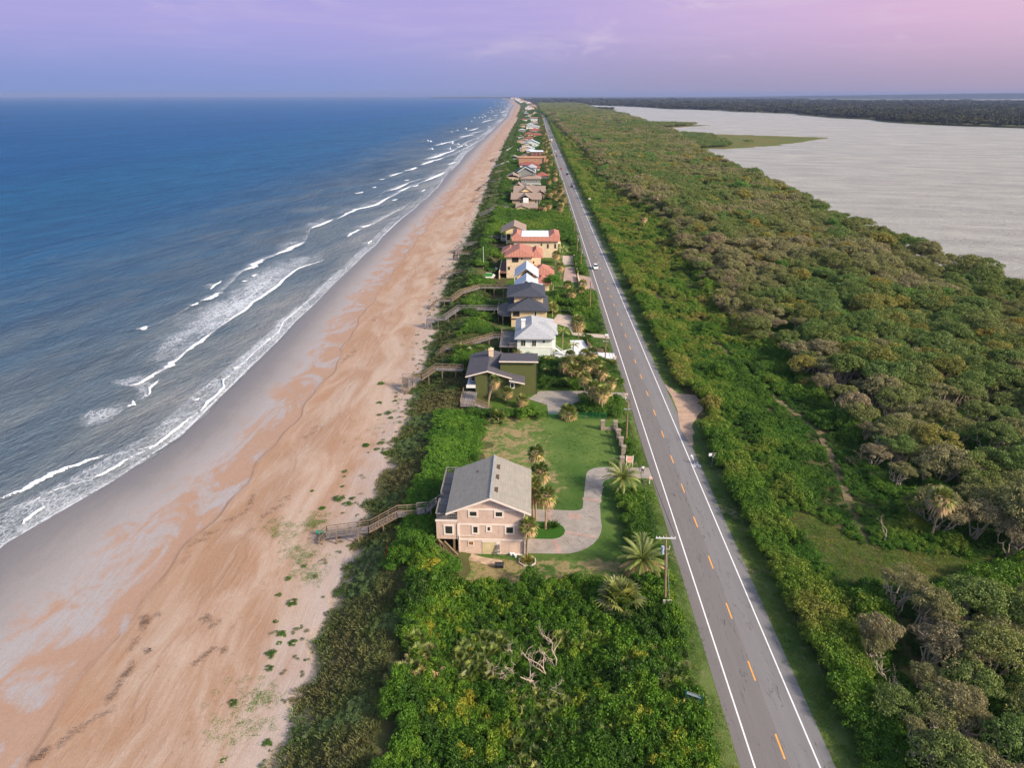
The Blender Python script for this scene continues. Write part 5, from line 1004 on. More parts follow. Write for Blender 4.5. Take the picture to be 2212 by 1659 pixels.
win(h, -7.7, -5.3, 9.9, 11.6, 250, BRN, fw=.12, mull=True); win(h, -4.4, -3.8, 10.9, 11.5, 250, BRN, fw=.08); win(h, -9.2, -8.4, 7.1, 8.2, 250, BRN, fw=.08); win(h, -.1, .4, 9, 9.9, 252, BRN, fw=.06)
mb = MB(); mb.box(-9.75, -.35, 249.93, 250, 8.5, 8.75); mb.build('trim_band', CREAM, h)
mb = MB(); mb.box(-12.1, -9.72, 248, 268, 6.2, 6.4); mb.build('terrace', mat('red_terrace', lin(116, 80, 70), .8, .2), h)
h = house('flat_roof_villa', 1, 292, 4.5, 'cream villa with a white flat roof ringed by terracotta tile')
mb = MB(); mb.box(-8, 10.1, 285, 302, 4, 10.9); mb.box(-5, 6.3, 286.8, 300, 10.9, 12.3); mb.build('wall', CREAM, h)
mb = MB(); shed(mb, [(-8.7, 284.2, 11.0), (10.8, 284.2, 11.0), (10.8, 286.7, 12.2), (-8.7, 286.7, 12.2)]); hip(mb, 6.4, 10.9, 286.8, 302.6, 12.2, 13.4, (8.6, 290), (8.6, 299)); hip(mb, -8.8, -5.1, 286.8, 302.6, 12.2, 13.4, (-7, 290), (-7, 299)); mb.build('roof', TILE, h)
mb = MB(); mb.box(-5, 6.3, 286.75, 300.2, 12.3, 12.42); mb.build('flat_roof', WROOF, h)
for a in ((3.0, 3.6, 9.0, 9.9), (5.6, 6.3, 7.9, 9.7), (8.6, 9.3, 7.9, 9.7)): win(h, a[0], a[1], a[2], a[3], 285, BRN, fw=.07)
mb = MB(); [mb.box(1 + .75 * i, 1.25 + .75 * i, 284.75, 285, 10.45, 10.75) for i in range(12)]; mb.build('cornice_block', CREAM, h)
mb = MB(); mb.box(10.1, 11.2, 285.5, 291, 9.6, 9.8); [mb.box(x_, x_ + .25, 285.5, 285.75, 4, 9.6) for x_ in (10.9,)]; mb.build('portico', CREAM, h)
h = house('tan_gable_house', -8.5, 311, 5, 'cream house with brown gable roof behind the flat roofed villa')
mb = MB(); gwall(mb, -12, -3.8, 304, 318, 4, 11.4, -8.6, 13.2); mb.build('wall', YELW, h)
mb = MB(); gable(mb, -14.4, -3.2, 303.2, 319, 10.9, -8.6, 13.9, 11.6); mb.build('roof', SH_TAN, h)
win(h, -11.6, -10.0, 7.6, 10.2, 304, BRN, fw=.1)
mb = MB(); mb.box(-14.2, -12, 304, 316, 7.0, 7.2); dk = mb.build('deck', WOODY, h); railing(dk, [(-12.1, 304), (-14.2, 304), (-14.2, 316)], 7.2, 1, WRAIL)

# houses farther up the coast: footprints surveyed from the picture (left, right, base, eave, ridge)
def far_house(nm, label, t, l, r_, b, e, rd, kind, wallm, roofm, depth=13, wins=2, z0=4.5, wm=None, gx=None, base=None, deck=False, Y=None):
    Y = Y or g(t, (l + r_) / 2, b, z0)[1]; x0, zb = w(t, l, b, Y); x1, _ = w(t, r_, b, Y); ze = w(t, l, e, Y)[1]
    s_, ox, oy = TR[t]; ky = G(0 * s_ + ox, rd * s_ + oy, 0); zr = CAMZ - CAMZ * (Y + depth * .38) / ky[1]
    zr = min(max(zr, ze + .9), ze + 4.5); xc = (x0 + x1) / 2 if gx is None else x0 + (x1 - x0) * gx; ov = .7; y1 = Y + depth; xi0, xi1 = x0 + ov, x1 - ov
    h = house(nm, xc, Y + depth / 2, z0, label); mb = MB(); rm = MB()
    if kind == 'gable': gwall(mb, xi0, xi1, Y, y1, 2.5, ze - .3, xc, zr - .45); gable(rm, x0, x1, Y - .7, y1 + .7, ze, xc, zr)
    elif kind == 'side': mb.box(xi0, xi1, Y, y1, 2.5, ze - .15); gable(rm, Y - .7, y1 + .7, x0, x1, ze, (Y + y1) / 2, zr, axis='x')
    elif kind == 'hip': mb.box(xi0, xi1, Y, y1, 2.5, ze - .15); q = min((x1 - x0), depth) * .42; A, B = ((xc, Y + q), (xc, y1 - q)) if depth > x1 - x0 else ((x0 + q, Y + depth / 2), (x1 - q, Y + depth / 2)); hip(rm, x0, x1, Y - .7, y1 + .7, ze, zr, A, B)
    else: mb.box(xi0, xi1, Y, y1, 2.5, ze); rm.box(x0, x1, Y - .5, y1 + .5, ze, ze + .5)
    mb.build('wall', wallm, h); rm.build('roof', roofm, h)
    for i in range(wins):
        q = xi0 + (xi1 - xi0) * (i + .6) / (wins + .2); ww = min(1.2, (xi1 - xi0) / wins * .5); win(h, q - ww / 2, q + ww / 2, ze - 2.6, ze - 1.0, Y, wm or WHITE, fw=.14)
        if ze > 9.5: win(h, q - ww / 2, q + ww / 2, ze - 5.4, ze - 3.9, Y, wm or WHITE, fw=.14)
    if deck: mb = MB(); mb.box(x0 - 2.4, xi0, Y + .5, y1 - 1, 6.6, 6.8); dk = mb.build('deck', WOODY, h); railing(dk, [(xi0, Y + .5), (x0 - 2.4, Y + .5), (x0 - 2.4, y1 - 1)], 6.8, 1, WRAIL)
    return h, x0, x1, Y, ze, zr
hh = far_house('tan_roof_house', 'pale yellow house with low tan roof at the near end of the tan roofed compound', 'c1', 1122, 1362, 1436, 1402, 1350, 'side', YELW, SH_TAN, 12, 3)
h, x0, x1, Y, ze, zr = hh; mb = MB(); gwall(mb, x0 + .4, x0 + 7.6, Y - 2.4, Y + 4, 3, ze - .4, x0 + 4, zr - .8); mb.build('wing_wall', YELW, h); mb = MB(); gable(mb, x0 - .4, x0 + 8.4, Y - 3, Y + 6, ze - .1, x0 + 4, zr - .3); mb.build('wing_roof', SH_TAN, h); mb = MB(); mb.box(x1 - .7, x1 + 2.2, Y + 1, Y + 1.2, 4, 6.4); mb.build('garden_wall', BROWNW, h)
h = house('multi_gable_house', -4, 450, 4.5, 'large cream house with many tan gables and a white chimney block')
mb = MB(); mb.box(-13, 3.5, 428, 446, 3, 8.2); mb.box(-12, 6.5, 446, 470, 3, 9.2); mb.build('wall', TANW, h)
mb = MB(); gable(mb, 427, 447, -14, 4.5, 8.3, 437, 11.0, axis='x'); gable(mb, -9.6, -1.2, 425.6, 437, 8.6, -5.2, 11.2); gable(mb, 445.2, 471, -13, 7.4, 9.4, 458, 12.6, axis='x'); gable(mb, -9.4, -.4, 444.5, 458, 10.2, -4.8, 12.8); gable(mb, 1.2, 7.4, 444.6, 456, 9.4, 4.3, 11.2); gable(mb, -13.5, -7, 462, 474, 11, -10.2, 13.6); mb.build('roof', SH_TAN, h)
mb = MB(); mb.box(-6.4, -3.2, 423.5, 425.6, 3, 9.4); mb.build('chimney', WHITE, h); mb = MB(); mb.prism([(-8.2, 10.4), (-1.6, 10.4), (-4.8, 12.4)], 445.0, 445.2); mb.build('gable_panel', YELW, h)
for a in (-8.5, .5, 2.2): win(h, a, a + 1.3, 5.8, 7.4, 428 - .01, WHITE)
win(h, 4.8, 6, 6, 8, 446 - .01, WHITE)
hh = far_house('brown_gable_house', 'cream house with dark brown double gable just beyond the tan roofed compound', 'c1', 1192, 1412, 1262, 1212, 1166, 'gable', YELW, SH_TAN, 15, 2, gx=.38)
h, x0, x1, Y, ze, zr = hh; mb = MB(); gable(mb, x0 + 3.2, x0 + 14, Y - 2.4, Y + 3, ze - .2, x0 + 8.6, zr - .7); mb.build('front_roof', SH_DARK, h); mb = MB(); gwall(mb, x0 + 4, x0 + 13.2, Y - 1.8, Y + .2, 3, ze - .5, x0 + 8.6, zr - 1.2); mb.build('front_wall', YELW, h); mb = MB(); mb.box(x1 - .9, x1 + .4, Y + 1, Y + 9, 3, ze - .8); mb.build('side_wall', YELW, h)
hh = far_house('grey_trim_house', 'two storey grey house with white trim and brown hip roof', 'c1', 1172, 1400, 1178, 1092, 1042, 'hip', GREYW, SH_TAN, 16, 3)
h, x0, x1, Y, ze, zr = hh; mb = MB(); mb.box(x0 + .5, x1 - .4, Y - .12, Y, ze - .45, ze - .12); mb.box(x0 + 4.6, x1 - .2, Y - .12, Y, ze - 3.6, ze - 3.2); mb.box(x1 - 1, x1 - .6, Y - .1, Y, 3, ze - 3.6); mb.build('trim_band', WHITE, h)
mb = MB(); mb.box(x0 + 5, x0 + 10, Y + 4, Y + 9, zr - .3, zr - .1); rd_ = mb.build('roof_deck', RAILG, h); railing(rd_, [(x0 + 5, Y + 4), (x0 + 10, Y + 4), (x0 + 10, Y + 9)], zr - .1, 1., RAILG, step=1.2); mb = MB(); mb.box(x0 + .8, x0 + 4.4, Y - 1.8, Y - .02, 3, 6.6); mb.build('side_porch', RAILG, h); mb = MB(); mb.box(x0 + 10.5, x0 + 11.4, Y + 5, Y + 6, zr - 1, zr + 1.8); mb.build('chimney', GREYW, h)
hh = far_house('navy_roof_house', 'grey house with steep navy gable roof and white eaves', 'c1', 1142, 1332, 1092, 1018, 950, 'gable', GREYW, SH_NAVY, 16, 0, gx=.44)
h, x0, x1, Y, ze, zr = hh; win(h, x0 + 1.6, x0 + 2.6, ze - 3, ze - 1.2, Y, WHITE, fw=.2); xc = x0 + (x1 - x0) * .44; mb = MB(); mb.prism([(x0, ze - .5), (xc, zr - .5), (xc, zr + .02), (x0, ze + .02)], Y - .85, Y - .7); mb.prism([(xc, zr - .5), (x1, ze - .5), (x1, ze + .02), (xc, zr + .02)], Y - .85, Y - .7); mb.build('barge_board', WHITE, h); mb = MB(); mb.box(x0 - 3.2, x0 + .65, Y + 1, Y + 12, 3, ze - 1.6); mb.build('wing_wall', WHITE, h); mb = MB(); shed(mb, [(x0 - 4, Y, ze - 1.2), (x0 + 3.4, Y, ze + 2.4), (x0 + 3.4, Y + 14, ze + 2.4), (x0 - 4, Y + 14, ze - 1.2)]); mb.build('wing_roof', SH_NAVY, h); mb = MB(); mb.box(x0 - 3.4, x0 + .4, Y - 1.2, Y + 1, 5.2, 5.5); dk = mb.build('porch', WHITE, h); railing(dk, [(x0 - 3.4, Y - 1.2), (x0 + .4, Y - 1.2)], 5.5, 1, WRAIL)
FARH = [('red_roof_house', 'mint green house with low red hip roof right of the navy gabled house', 1330, 1472, 1108, 1062, 1016, 'hip', MINTW, TILE_R, 14, 1),
 ('red_roof_house', 'white house with wide red tile hip roof just beyond the navy gabled house', 1160, 1382, 972, 942, 906, 'hip', WHITE, TILE_R, 16, 3),
 ('red_roof_house', 'small white wing house with red tile roof and arched window', 1302, 1390, 1012, 976, 952, 'side', WHITE, TILE_R, 8, 1),
 ('blue_roof_house', 'white house with blue grey hip roof in front of the orange house', 1190, 1352, 924, 902, 876, 'hip', WHITE, SH_NAVY, 12, 2),
 ('orange_house', 'wide orange stucco house with flat parapet and orange pillars', 1150, 1456, 948, 868, 860, 'flat', ORANGEW, ORANGEW, 15, 4),
 ('beige_gable_house', 'beige gabled house left of the red brown house', 1180, 1312, 868, 848, 818, 'gable', BEIGEW, SH_TAN, 14, 1),
 ('brown_house', 'red brown house with a white flat roof', 1274, 1420, 870, 802, 790, 'flat', BROWNW, WROOF, 16, 3),
 ('white_roof_house', 'pale house with white metal roof and stone chimney', 1165, 1332, 812, 768, 740, 'gable', TANW, METAL, 16, 3),
 ('mint_house', 'mint green gabled house with white balcony', 1206, 1382, 760, 714, 664, 'gable', MINTW, METAL, 20, 2),
 ('tan_cottage', 'tan cottage with flat grey porch toward the dune', 1132, 1262, 718, 684, 662, 'gable', TANW, SH_TAN, 16, 3),
 ('red_roof_house', 'cream house with red hip roof nearest the dune in the far red roofed group', 1214, 1312, 640, 612, 586, 'hip', YELW, TILE_R, 22, 2),
 ('red_roof_house', 'cream house with square red roof nearest the road in the far red roofed group', 1314, 1402, 648, 622, 598, 'side', YELW, TILE_R, 18, 2),
 ('red_roof_house', 'long white house under a peaked red roof behind the cream red roofed pair', 1264, 1398, 598, 574, 538, 'hip', WHITE, TILE_R, 26, 3),
 ('white_house', 'large white house with grey roofs beyond the red roofed group', 1234, 1392, 566, 530, 508, 'hip', WHITE, SH_LIGHT, 30, 3),
 ('pale_house', 'pale grey house in the far row with a small red brown roof', 1278, 1368, 510, 490, 470, 'hip', WHITE, SH_TAN, 30, 2),
 ('white_house', 'boxy white house with flat white roof in the far row', 1284, 1362, 482, 456, 444, 'flat', WHITE, WROOF, 30, 2),
 ('pink_roof_house', 'wide house with a flat pinkish roof at the far end of the clear row', 1272, 1374, 452, 438, 418, 'flat', TANW, mat('pink_roof', lin(196, 150, 136), .8), 40, 2),
 ('pale_house', 'tall pale house rising beyond the pinkish roofed house', 1308, 1352, 405, 384, 368, 'gable', YELW, SH_TAN, 40, 1),
 ('red_roof_house', 'distant house with an orange red roof where the road bends', 1290, 1330, 366, 350, 340, 'hip', WHITE, TILE_R, 50, 1)]
for nm, lab, l, r_, b, e, rd, kd, wm_, rm_, dp, wn in FARH:
    hh = far_house(nm, lab, 'c1', l, r_, b, e, rd, kd, wm_, rm_, dp, wn, deck=nm in ('mint_house', 'tan_cottage', 'white_roof_house'))
    h, x0, x1, Y, ze, zr = hh
    if nm == 'orange_house':
        mb = MB(); mb.box(x1 - 2.6, x1 - 1.4, Y - 1, Y - .02, 3, ze + 2.2); mb.box(x1 - .4, x1 + .8, Y - 1, Y + 6, 3, ze - 2); mb.build('pillar', ORANGEW, h)
    if nm == 'white_roof_house': mb = MB(); mb.box(x0 + 3, x0 + 5.5, Y - .3, Y + 1.6, 3, zr + .6); mb.build('chimney', TANW, h)
r = np.random.default_rng(910)
for i, (y, x, wd_) in enumerate([(552, -14, 9), (610, 2, 8), (735, -15, 10), (830, 2, 10), (905, -3, 12), (1050, 0, 12), (1110, -13, 11), (1285, -12, 12), (1480, -15, 14), (1560, 2, 14), (1620, -10, 14), (1880, -14, 16), (1960, 0, 15), (2200, -5, 18), (2350, 4, 18), (2500, -12, 20), (2900, -14, 22), (3080, 0, 22)]):
    x = x + float(TOE0(y)) + 33; h = house('row_house', x, y, 4.5, 'small muted house squeezed into the dense row of beach houses up the coast', group='muted houses filling the far beach row')
    ze = r.uniform(7, 10.5); mb = MB(); mb.box(x - wd_ / 2, x + wd_ / 2, y, y + 13, 2.5, ze); mb.build('wall', (TANW, WHITE, GREYW, BEIGEW, YELW)[i % 5], h); mb = MB()
    if i % 2: hip(mb, x - wd_ / 2 - .7, x + wd_ / 2 + .7, y - .7, y + 13.7, ze + .1, ze + 2.4, (x - .4, y + 5), (x + .4, y + 8))
    else: gable(mb, x - wd_ / 2 - .7, x + wd_ / 2 + .7, y - .7, y + 13.7, ze + .1, x, ze + 2.6)
    mb.build('roof', (SH_TAN, SH_LIGHT, SH_GREY, METAL, SH_DARK, TILE_R)[i % 6], h); win(h, x - 1.6, x - .4, ze - 2.6, ze - 1, y, WHITE); win(h, x + .8, x + 2, ze - 2.6, ze - 1, y, WHITE)
r = np.random.default_rng(900)
for i in range(26):                          # the last specks of houses down the coast
    y = 3300 * 1.06 ** (i + r.uniform(-.3, .3)); x = float(TOE0(y)) + r.uniform(34, 62) + (y / 500 if i % 3 else 0); s_ = r.uniform(.9, 1.4) * (1 + y / 9000)
    h = house('coast_house', x, y, 3, 'tiny pale house in the hazy row where the beach curves away', group='specks of houses down the far coast')
    mb = MB(); mb.box(x - 8 * s_, x + 8 * s_, y, y + 16, 2.5, 9 * s_); mb.build('wall', (WHITE, YELW, TANW)[i % 3], h); mb = MB(); hip(mb, x - 9 * s_, x + 9 * s_, y - 1, y + 18, 9 * s_, 12 * s_, (x - 2, y + 8), (x + 2, y + 8)); mb.build('roof', (SH_LIGHT, TILE_R, SH_TAN, METAL)[i % 4], h)
for px_, py_, wd_, nm, lab in ((1170, 236, 60, 'lagoon_house', 'low white building at the water on the far marsh point'), (1262, 214, 0, 0, 0)):
    if nm:
        x, y = G(1310, 242, 1); h = house(nm, x, y, 1, lab, 'building'); mb = MB(); mb.box(x - 22, x + 22, y, y + 20, .3, 7); mb.build('wall', TANW, h); mb = MB(); hip(mb, x - 24, x + 24, y - 2, y + 22, 7, 12, (x - 12, y + 10), (x + 12, y + 10)); mb.build('roof', METAL, h)
# ---------------------------------------------------------------- palms
SKIRT = [fan_mesh('dead_fronds', L_DEAD, n=24, rad=.35, L=1.2, droop=.85, seed=700 + i, elev=(-1.0, .3), blades=9) for i in range(2)]
HEAD = [fan_mesh('palm_fronds', L_PALM, n=34, rad=.85, L=.85, droop=.4, seed=710 + i, elev=(-.35, 1.35), blades=11) for i in range(3)]
def trunk_mesh(seed, lean):
    r = np.random.default_rng(seed); return mesh_of(MB().tube([(lean * t * t, .03 * r.normal(), t) for t in np.linspace(0, 1, 8)], [.22, .17, .15, .15, .15, .15, .16, .19], 8), 'palm_trunk', PBARK)
PTR = [trunk_mesh(720 + i, l) for i, l in enumerate((0, .25, -.3, 1.3))]
def sabal(x, y, h, label, s=1.0, group=None, z=None, v=None, lean=None, skirt=True, name='sabal_palm', tint=None):
    r = random.Random(int(x * 91 + y * 37)); z = float(height(x, y)) if z is None else z; v = r.randrange(3) if v is None else v; lv = r.randrange(3) if lean is None else lean; lean_x = (0, .25, -.3, 1.3)[lv]
    t = thing(name, (x, y, z), label, 'palm', group)
    o = link('trunk', PTR[lv], t); o.scale = (1, 1, h)
    c = link('crown', HEAD[v], t); c.location = (lean_x, 0, h); c.scale = (s, s, s * 1.1); c.rotation_euler = (0, 0, r.uniform(0, 6)); c['tint'] = r.uniform(.15, .85) if tint is None else tint
    if skirt: k_ = link('dead_fronds', SKIRT[v % 2], t); k_.location = (lean_x, 0, h - .1); k_.scale = (s * 1.05, s * 1.05, s * 1.1); k_['tint'] = r.uniform(.2, 1.)
    return t
def feather(nm, seed, n, L, mt, elev, droop, nl=15, lw=.05):
    r = np.random.default_rng(seed); Vs, lv = [], []
    for i in range(n):
        a = i * 2.4 + r.uniform(-.2, .2); e = elev[0] + (elev[1] - elev[0]) * ((i + .5) / n); l = L * r.uniform(.85, 1.1); P = []
        for t in np.linspace(0, 1, nl): ang = e - droop * t ** 1.5; P.append(((P[-1] + np.array([math.cos(a) * math.cos(ang), math.sin(a) * math.cos(ang), math.sin(ang)]) * l / nl) if P else np.array([math.cos(a) * .15, math.sin(a) * .15, 0.])))
        b = r.uniform(.2, .8); s = np.array([-math.sin(a), math.cos(a), 0])
        for j in range(1, nl):
            d = nrm(P[j] - P[j - 1]); up = np.cross(s, d); ll = .55 * math.sin(math.pi * (.12 + .8 * j / nl)) * L / 3.5
            for sg in (-1, 1):
                for q in (0., .5):
                    p0 = P[j - 1] + (P[j] - P[j - 1]) * q; tip = p0 + (s * sg * .8 + d * .75 + up * .3) * ll + [0, 0, -.08]; wv = d * lw
                    Vs += [p0, p0 + (tip - p0) * .4 + wv, tip, p0 + (tip - p0) * .4 - wv]; lv.append(np.clip(b + r.normal(0, .12), 0, 1))
            Vs += [P[j - 1] - s * .03, P[j - 1] + s * .03, P[j] + s * .025, P[j] - s * .025]; lv.append(.9)
    return npmesh(nm, np.array(Vs), np.arange(len(Vs)).reshape(-1, 4), mt, {'lv': np.array(lv)})
DATE = feather('date_fronds', 730, 46, 3.6, L_PALM, (-.15, 1.45), 1.1); DATED = feather('dead_date_fronds', 731, 26, 3.3, L_DEAD, (-.75, .1), .8); COCO = feather('coconut_fronds', 732, 15, 2.1, L_PALM, (-.1, 1.2), 1.7, 12, .05)
def feather_palm(x, y, h, label, green, dead=None, s=1.0, name='date_palm', thick=2.2, tint=.4):
    t = thing(name, (x, y, float(height(x, y))), label, 'palm'); o = link('trunk', PTR[0], t); o.scale = (thick, thick, h); c = link('crown', green, t); c.location = (0, 0, h); c.scale = (s, s, s); c['tint'] = tint
    if dead: d = link('dead_fronds', dead, t); d.location = (0, 0, h - .1); d.scale = (s, s, s); d['tint'] = .5
    return t
feather_palm(15.6, 80.0, 2.6, 'very large date palm with dead brown lower fronds beside the near power pole', DATE, DATED, 1.1)
feather_palm(15.4, 101.6, 3.0, 'large date palm with green fronds beside the driveway entrance', DATE, None, .98, tint=.55)
feather_palm(16.2, 84.6, 2.2, 'small date palm half hidden behind the very large date palm', DATE, None, .55, tint=.3)
x, y = g('c2', 1490, 1412); feather_palm(x, y, 5.2, 'slender coconut palm standing on the lawn right of the white house', COCO, None, 1.15, 'coconut_palm', .8, .6)
x, y = g('c2', 1603, 1468); feather_palm(x, y, 2.8, 'small drooping coconut palm in front of the white driveway', COCO, None, .95, 'coconut_palm', .9, .8)
x, y = g('c2', 1488, 485); feather_palm(x, y, 6.0, 'tall feather palm beside the flat roofed villa', COCO, None, 1.5, 'coconut_palm', 1.1, .9)
SB = [(2.4, 90.6, 6.0, 1.15, 'sabal palm on the planting bed with brown skirt, in front of the others', 0), (-.45, 83.7, 5.2, 1.0, 'thin sabal palm at the near right corner of the pink house', 1), (.4, 93.8, 5.8, 1.15, 'sabal palm with a full crown close against the pink house wall', 0), (.9, 93.2, 5.2, 1.05, 'sabal palm twinned with a taller one beside the pink house', 2), (1.5, 97.4, 6.2, 1.2, 'sabal palm with bushy skirt behind the driveway by the pink roof', 0), (.9, 103.2, 6.4, 1.1, 'sabal palm showing behind the far right corner of the pink roof', 0)]
for x, y, h, s_, lab, ln in SB: sabal(x, y, h, lab, s_, lean=ln)
def sp(t, bx_, by_, h, s_, lab, **kw):
    x, y = g(t, bx_, by_); return sabal(x, y, h, lab, s_, **kw)
sp('c3', 775, 632, 6.2, .95, 'leaning thin sabal palm in front of the green house', lean=3); sp('c3', 940, 588, 2.4, .95, 'short sabal palm before the green house wall'); sp('c3', 1065, 625, 1.4, 1.1, 'stubby brown sabal palm at the corner of the green house')
CL = [(1435, 415, 4.6, 1.25), (1500, 425, 3.6, 1.15), (1560, 430, 3.2, 1.2), (1540, 400, 4.6, 1.15), (1620, 420, 4.2, 1.2), (1690, 400, 3.9, 1.2), (1740, 450, 3.4, 1.15), (1475, 330, 4.2, 1.1), (1600, 330, 4.4, 1.2), (1660, 320, 4.6, 1.15)]
for i, (a, b, h, s_) in enumerate(CL): sp('c3', a, b, h, s_, 'sabal palm with brown skirt in the clump between the green house and the road', group='palms in the clump beside the green house')
CM = [(1600, 530, 4.2, 1.1), (1655, 640, 4.8, 1.15), (1750, 690, 4.8, 1.2), (1790, 600, 3.0, 1.1), (1700, 580, 3.4, 1.15), (1810, 520, 3.0, 1.)]
for a, b, h, s_ in CM: sp('c3', a, b, h, s_, 'sabal palm at the road end of the green house driveway', group='palms by the green house driveway')
sp('c3', 1450, 720, .9, 1.5, 'low wide palm with tan fronds behind the lawn fence'); sp('c3', 860, 760, 1.0, 1.3, 'low green palm bush left of the lawn fence', skirt=False, tint=.3)
sp('c2', 1662, 1282, 4.4, 1.55, 'big sabal palm with shaggy skirt on the tan driveway edge'); sp('c2', 1000, 1492, 2.0, 1.1, 'tan sabal palm against the white house wall'); sp('c2', 1130, 1492, 1.2, 1.0, 'low sabal palm beside the white house wall'); sp('c2', 1380, 1060, 2.6, 1.4, 'pale grey fan palm at the corner of the dark roof house', skirt=False, tint=1.)
for a, b, h, s_, lab in ((1415, 500, 4.0, 1.2, 'sabal palm with brown skirt in front of the terracotta garage'), (1440, 480, 3.4, 1.1, 'smaller sabal palm beside the terracotta garage'), (1470, 655, 4.8, 1.25, 'sabal palm rising behind the bright green round tree'), (1715, 770, 2.0, 1.25, 'low brown palm at the end of the pink paving by the road'), (1555, 760, 1.4, 1.2, 'low brown palm left of the pink paving'), (1580, 905, 3.2, 1.3, 'sabal palm in the green shrubs beside the tan driveway'), (1700, 860, 2.6, 1.1, 'sabal palm in the green shrubs near the road pole')): sp('c2', a, b, h, s_, lab)
for a, b, h, s_, lab in ((1605, 1510, 5.6, 1.5, 'tall sabal palm nearest the road before the tan roofed compound'), (1475, 1475, 5.2, 1.45, 'sabal palm at the right end of the tan roofed house'), (1430, 1480, 4.2, 1.3, 'shaggy sabal palm nearest the tan garden wall'), (1600, 1360, 6.6, 1.5, 'tall forked sabal palm beside the pale driveway')): sp('c1', a, b, h, s_, lab)
r = np.random.default_rng(740)
for i in range(70):
    y = 415 * 1.0275 ** i + r.uniform(-4, 4); xr = r.uniform(8.5, 18.4)
    if float(free(np.array([xr]), np.array([y]))[0]) < 1: xr = 18
    sabal(float(ROADX(y)) - 26 + xr, y, r.uniform(4, 6.5), 'brown skirted sabal palm in the roadside row before the far houses', r.uniform(1.3, 1.7) * (1 + y / 5000), group='palms in the far roadside row')
x, y = g('d4', 1710, 1238); sabal(x, y, 6.8, 'lone sabal palm with brown skirt standing in the shrubs beyond the clearing', 1.35)
x, y = g('d4', 562, 22); sabal(58.5, 214, 4.2, 'sabal palm half hidden at the forest edge left of bare trees', 1.2); x, y = g('d3', 562, 655); sabal(x, y, 5.5, 'thin sabal palm at the forest edge far up the shrubland', 1.5)
x, y = g('c7', 1130, 250, 5); sabal(x, y, 1.6, 'large fan palm with long pale fronds below the lawn, beside leaning dead stems', 2.3, skirt=False, tint=.8, lean=0)
def plain(nm, loc, me, label, cat, s=(1, 1, 1), tint=.5, group=None, rz=0):
    o = link(nm, me); o.location = loc; o.scale = s; o.rotation_euler = (0, 0, rz); o['tint'] = tint; return tag(o, label, cat, group)
x, y = g('c2', 1385, 770); t = thing('broadleaf_tree', (x, y, 4), 'bright green round tree between the twin gabled house and the pink paving', 'tree')
TREE = blob('tree_crown', 745, 3.0, 5.2, 24, 130, .36, L_VINE, flat=.9, lobe=(.25, .4)); c = link('crown', TREE[0], t); c.location = (0, 0, .4); c['tint'] = .55; link('trunk', mesh_of(MB().tube([(0, 0, 0), (.1, 0, 1.6), (.4, .2, 3.4)], [.22, .18, .08], 7), 'tree_trunk', BARK), t)
CYC = tuft_mesh('cycad_leaves', 746, 170, .25, 1.25, L_SHRUB, .05)
x, y = g('c5', 690, 838); plain('cycad', (x, y, 4.1), CYC, 'round dark green cycad on the grass island of the driveway', 'cycad', (1.05, 1.05, .95), .2)
x, y = g('c5', 420, 1205); plain('ornamental_grass', (x, y, 4.05), CYC, 'yellow green ornamental grass in the stone ringed bed before the pink house', 'plant', (.95, .95, .85), 1.)
mb = MB(); n = 8
for i in range(n):
    a, b = 2 * math.pi * i / n + .39, 2 * math.pi * (i + 1) / n + .39
    if i != 1: mb.bar((x + 1.25 * math.cos(a), y + 1.25 * math.sin(a), 4.12), (x + 1.25 * math.cos(b), y + 1.25 * math.sin(b), 4.12), .16)
tag(mb.build('stone_edging', mat('pale_stone', lin(190, 176, 160), .9)), 'octagonal pale stone edging round the ornamental grass', 'garden edging')

# ---------------------------------------------------------------- bleached dead trees
def snag(t, a, b, z, size, seed, label, n=3, mt=BLEACH, r0=.085):
    x, y = g(t, a, b, z); r = np.random.default_rng(seed); mb = MB()
    def grow(p, d, L, rad, dep):
        P = [np.array(p)]; dd = np.array(d)
        for j in range(5): dd = nrm(dd + r.normal(0, .3, 3) + [0, 0, .06]); P.append(P[-1] + dd * L / 5)
        mb.tube(P, np.linspace(rad, rad * .5, 6), 5 if rad > .04 else 4)
        if dep > 0:
            for _ in range(3): q = int(r.integers(2, 6)); grow(P[q], nrm(dd + r.normal(0, .75, 3) + [0, 0, .1]), L * r.uniform(.45, .75), rad * .55, dep - 1)
    for i in range(n): grow((x + r.normal(0, .2), y + r.normal(0, .2), z - 2.4), nrm(np.array([r.normal(0, .55), r.normal(0, .5), 1.0])), size * r.uniform(.5, .75), r0 * size / 5, 3)
    t_ = thing('dead_tree', (x, y, z - 2.4), label, 'dead tree'); mb.build('trunk', mt, t_); return t_
snag('c7', 500, 790, 6.6, 6.5, 751, 'largest bleached dead tree with many forked limbs rising from the near thicket', 4)
snag('c7', 230, 690, 6.4, 4.2, 752, 'pale dead tree left of the largest bleached one in the thicket', 3); snag('c7', 60, 860, 6.2, 3.2, 753, 'short pale dead stump with bent limbs at the left of the thicket', 2)
snag('c7', 1390, 830, 6.2, 3.6, 754, 'slender forked dead shrub near the road edge of the thicket', 3); snag('c7', 1570, 640, 6.2, 3.4, 755, 'greyish leafless shrub at the right edge of the thicket', 3, RAIL); snag('c7', 960, 240, 6.0, 4.2, 756, 'leaning dead stem beside the large fan palm', 2)
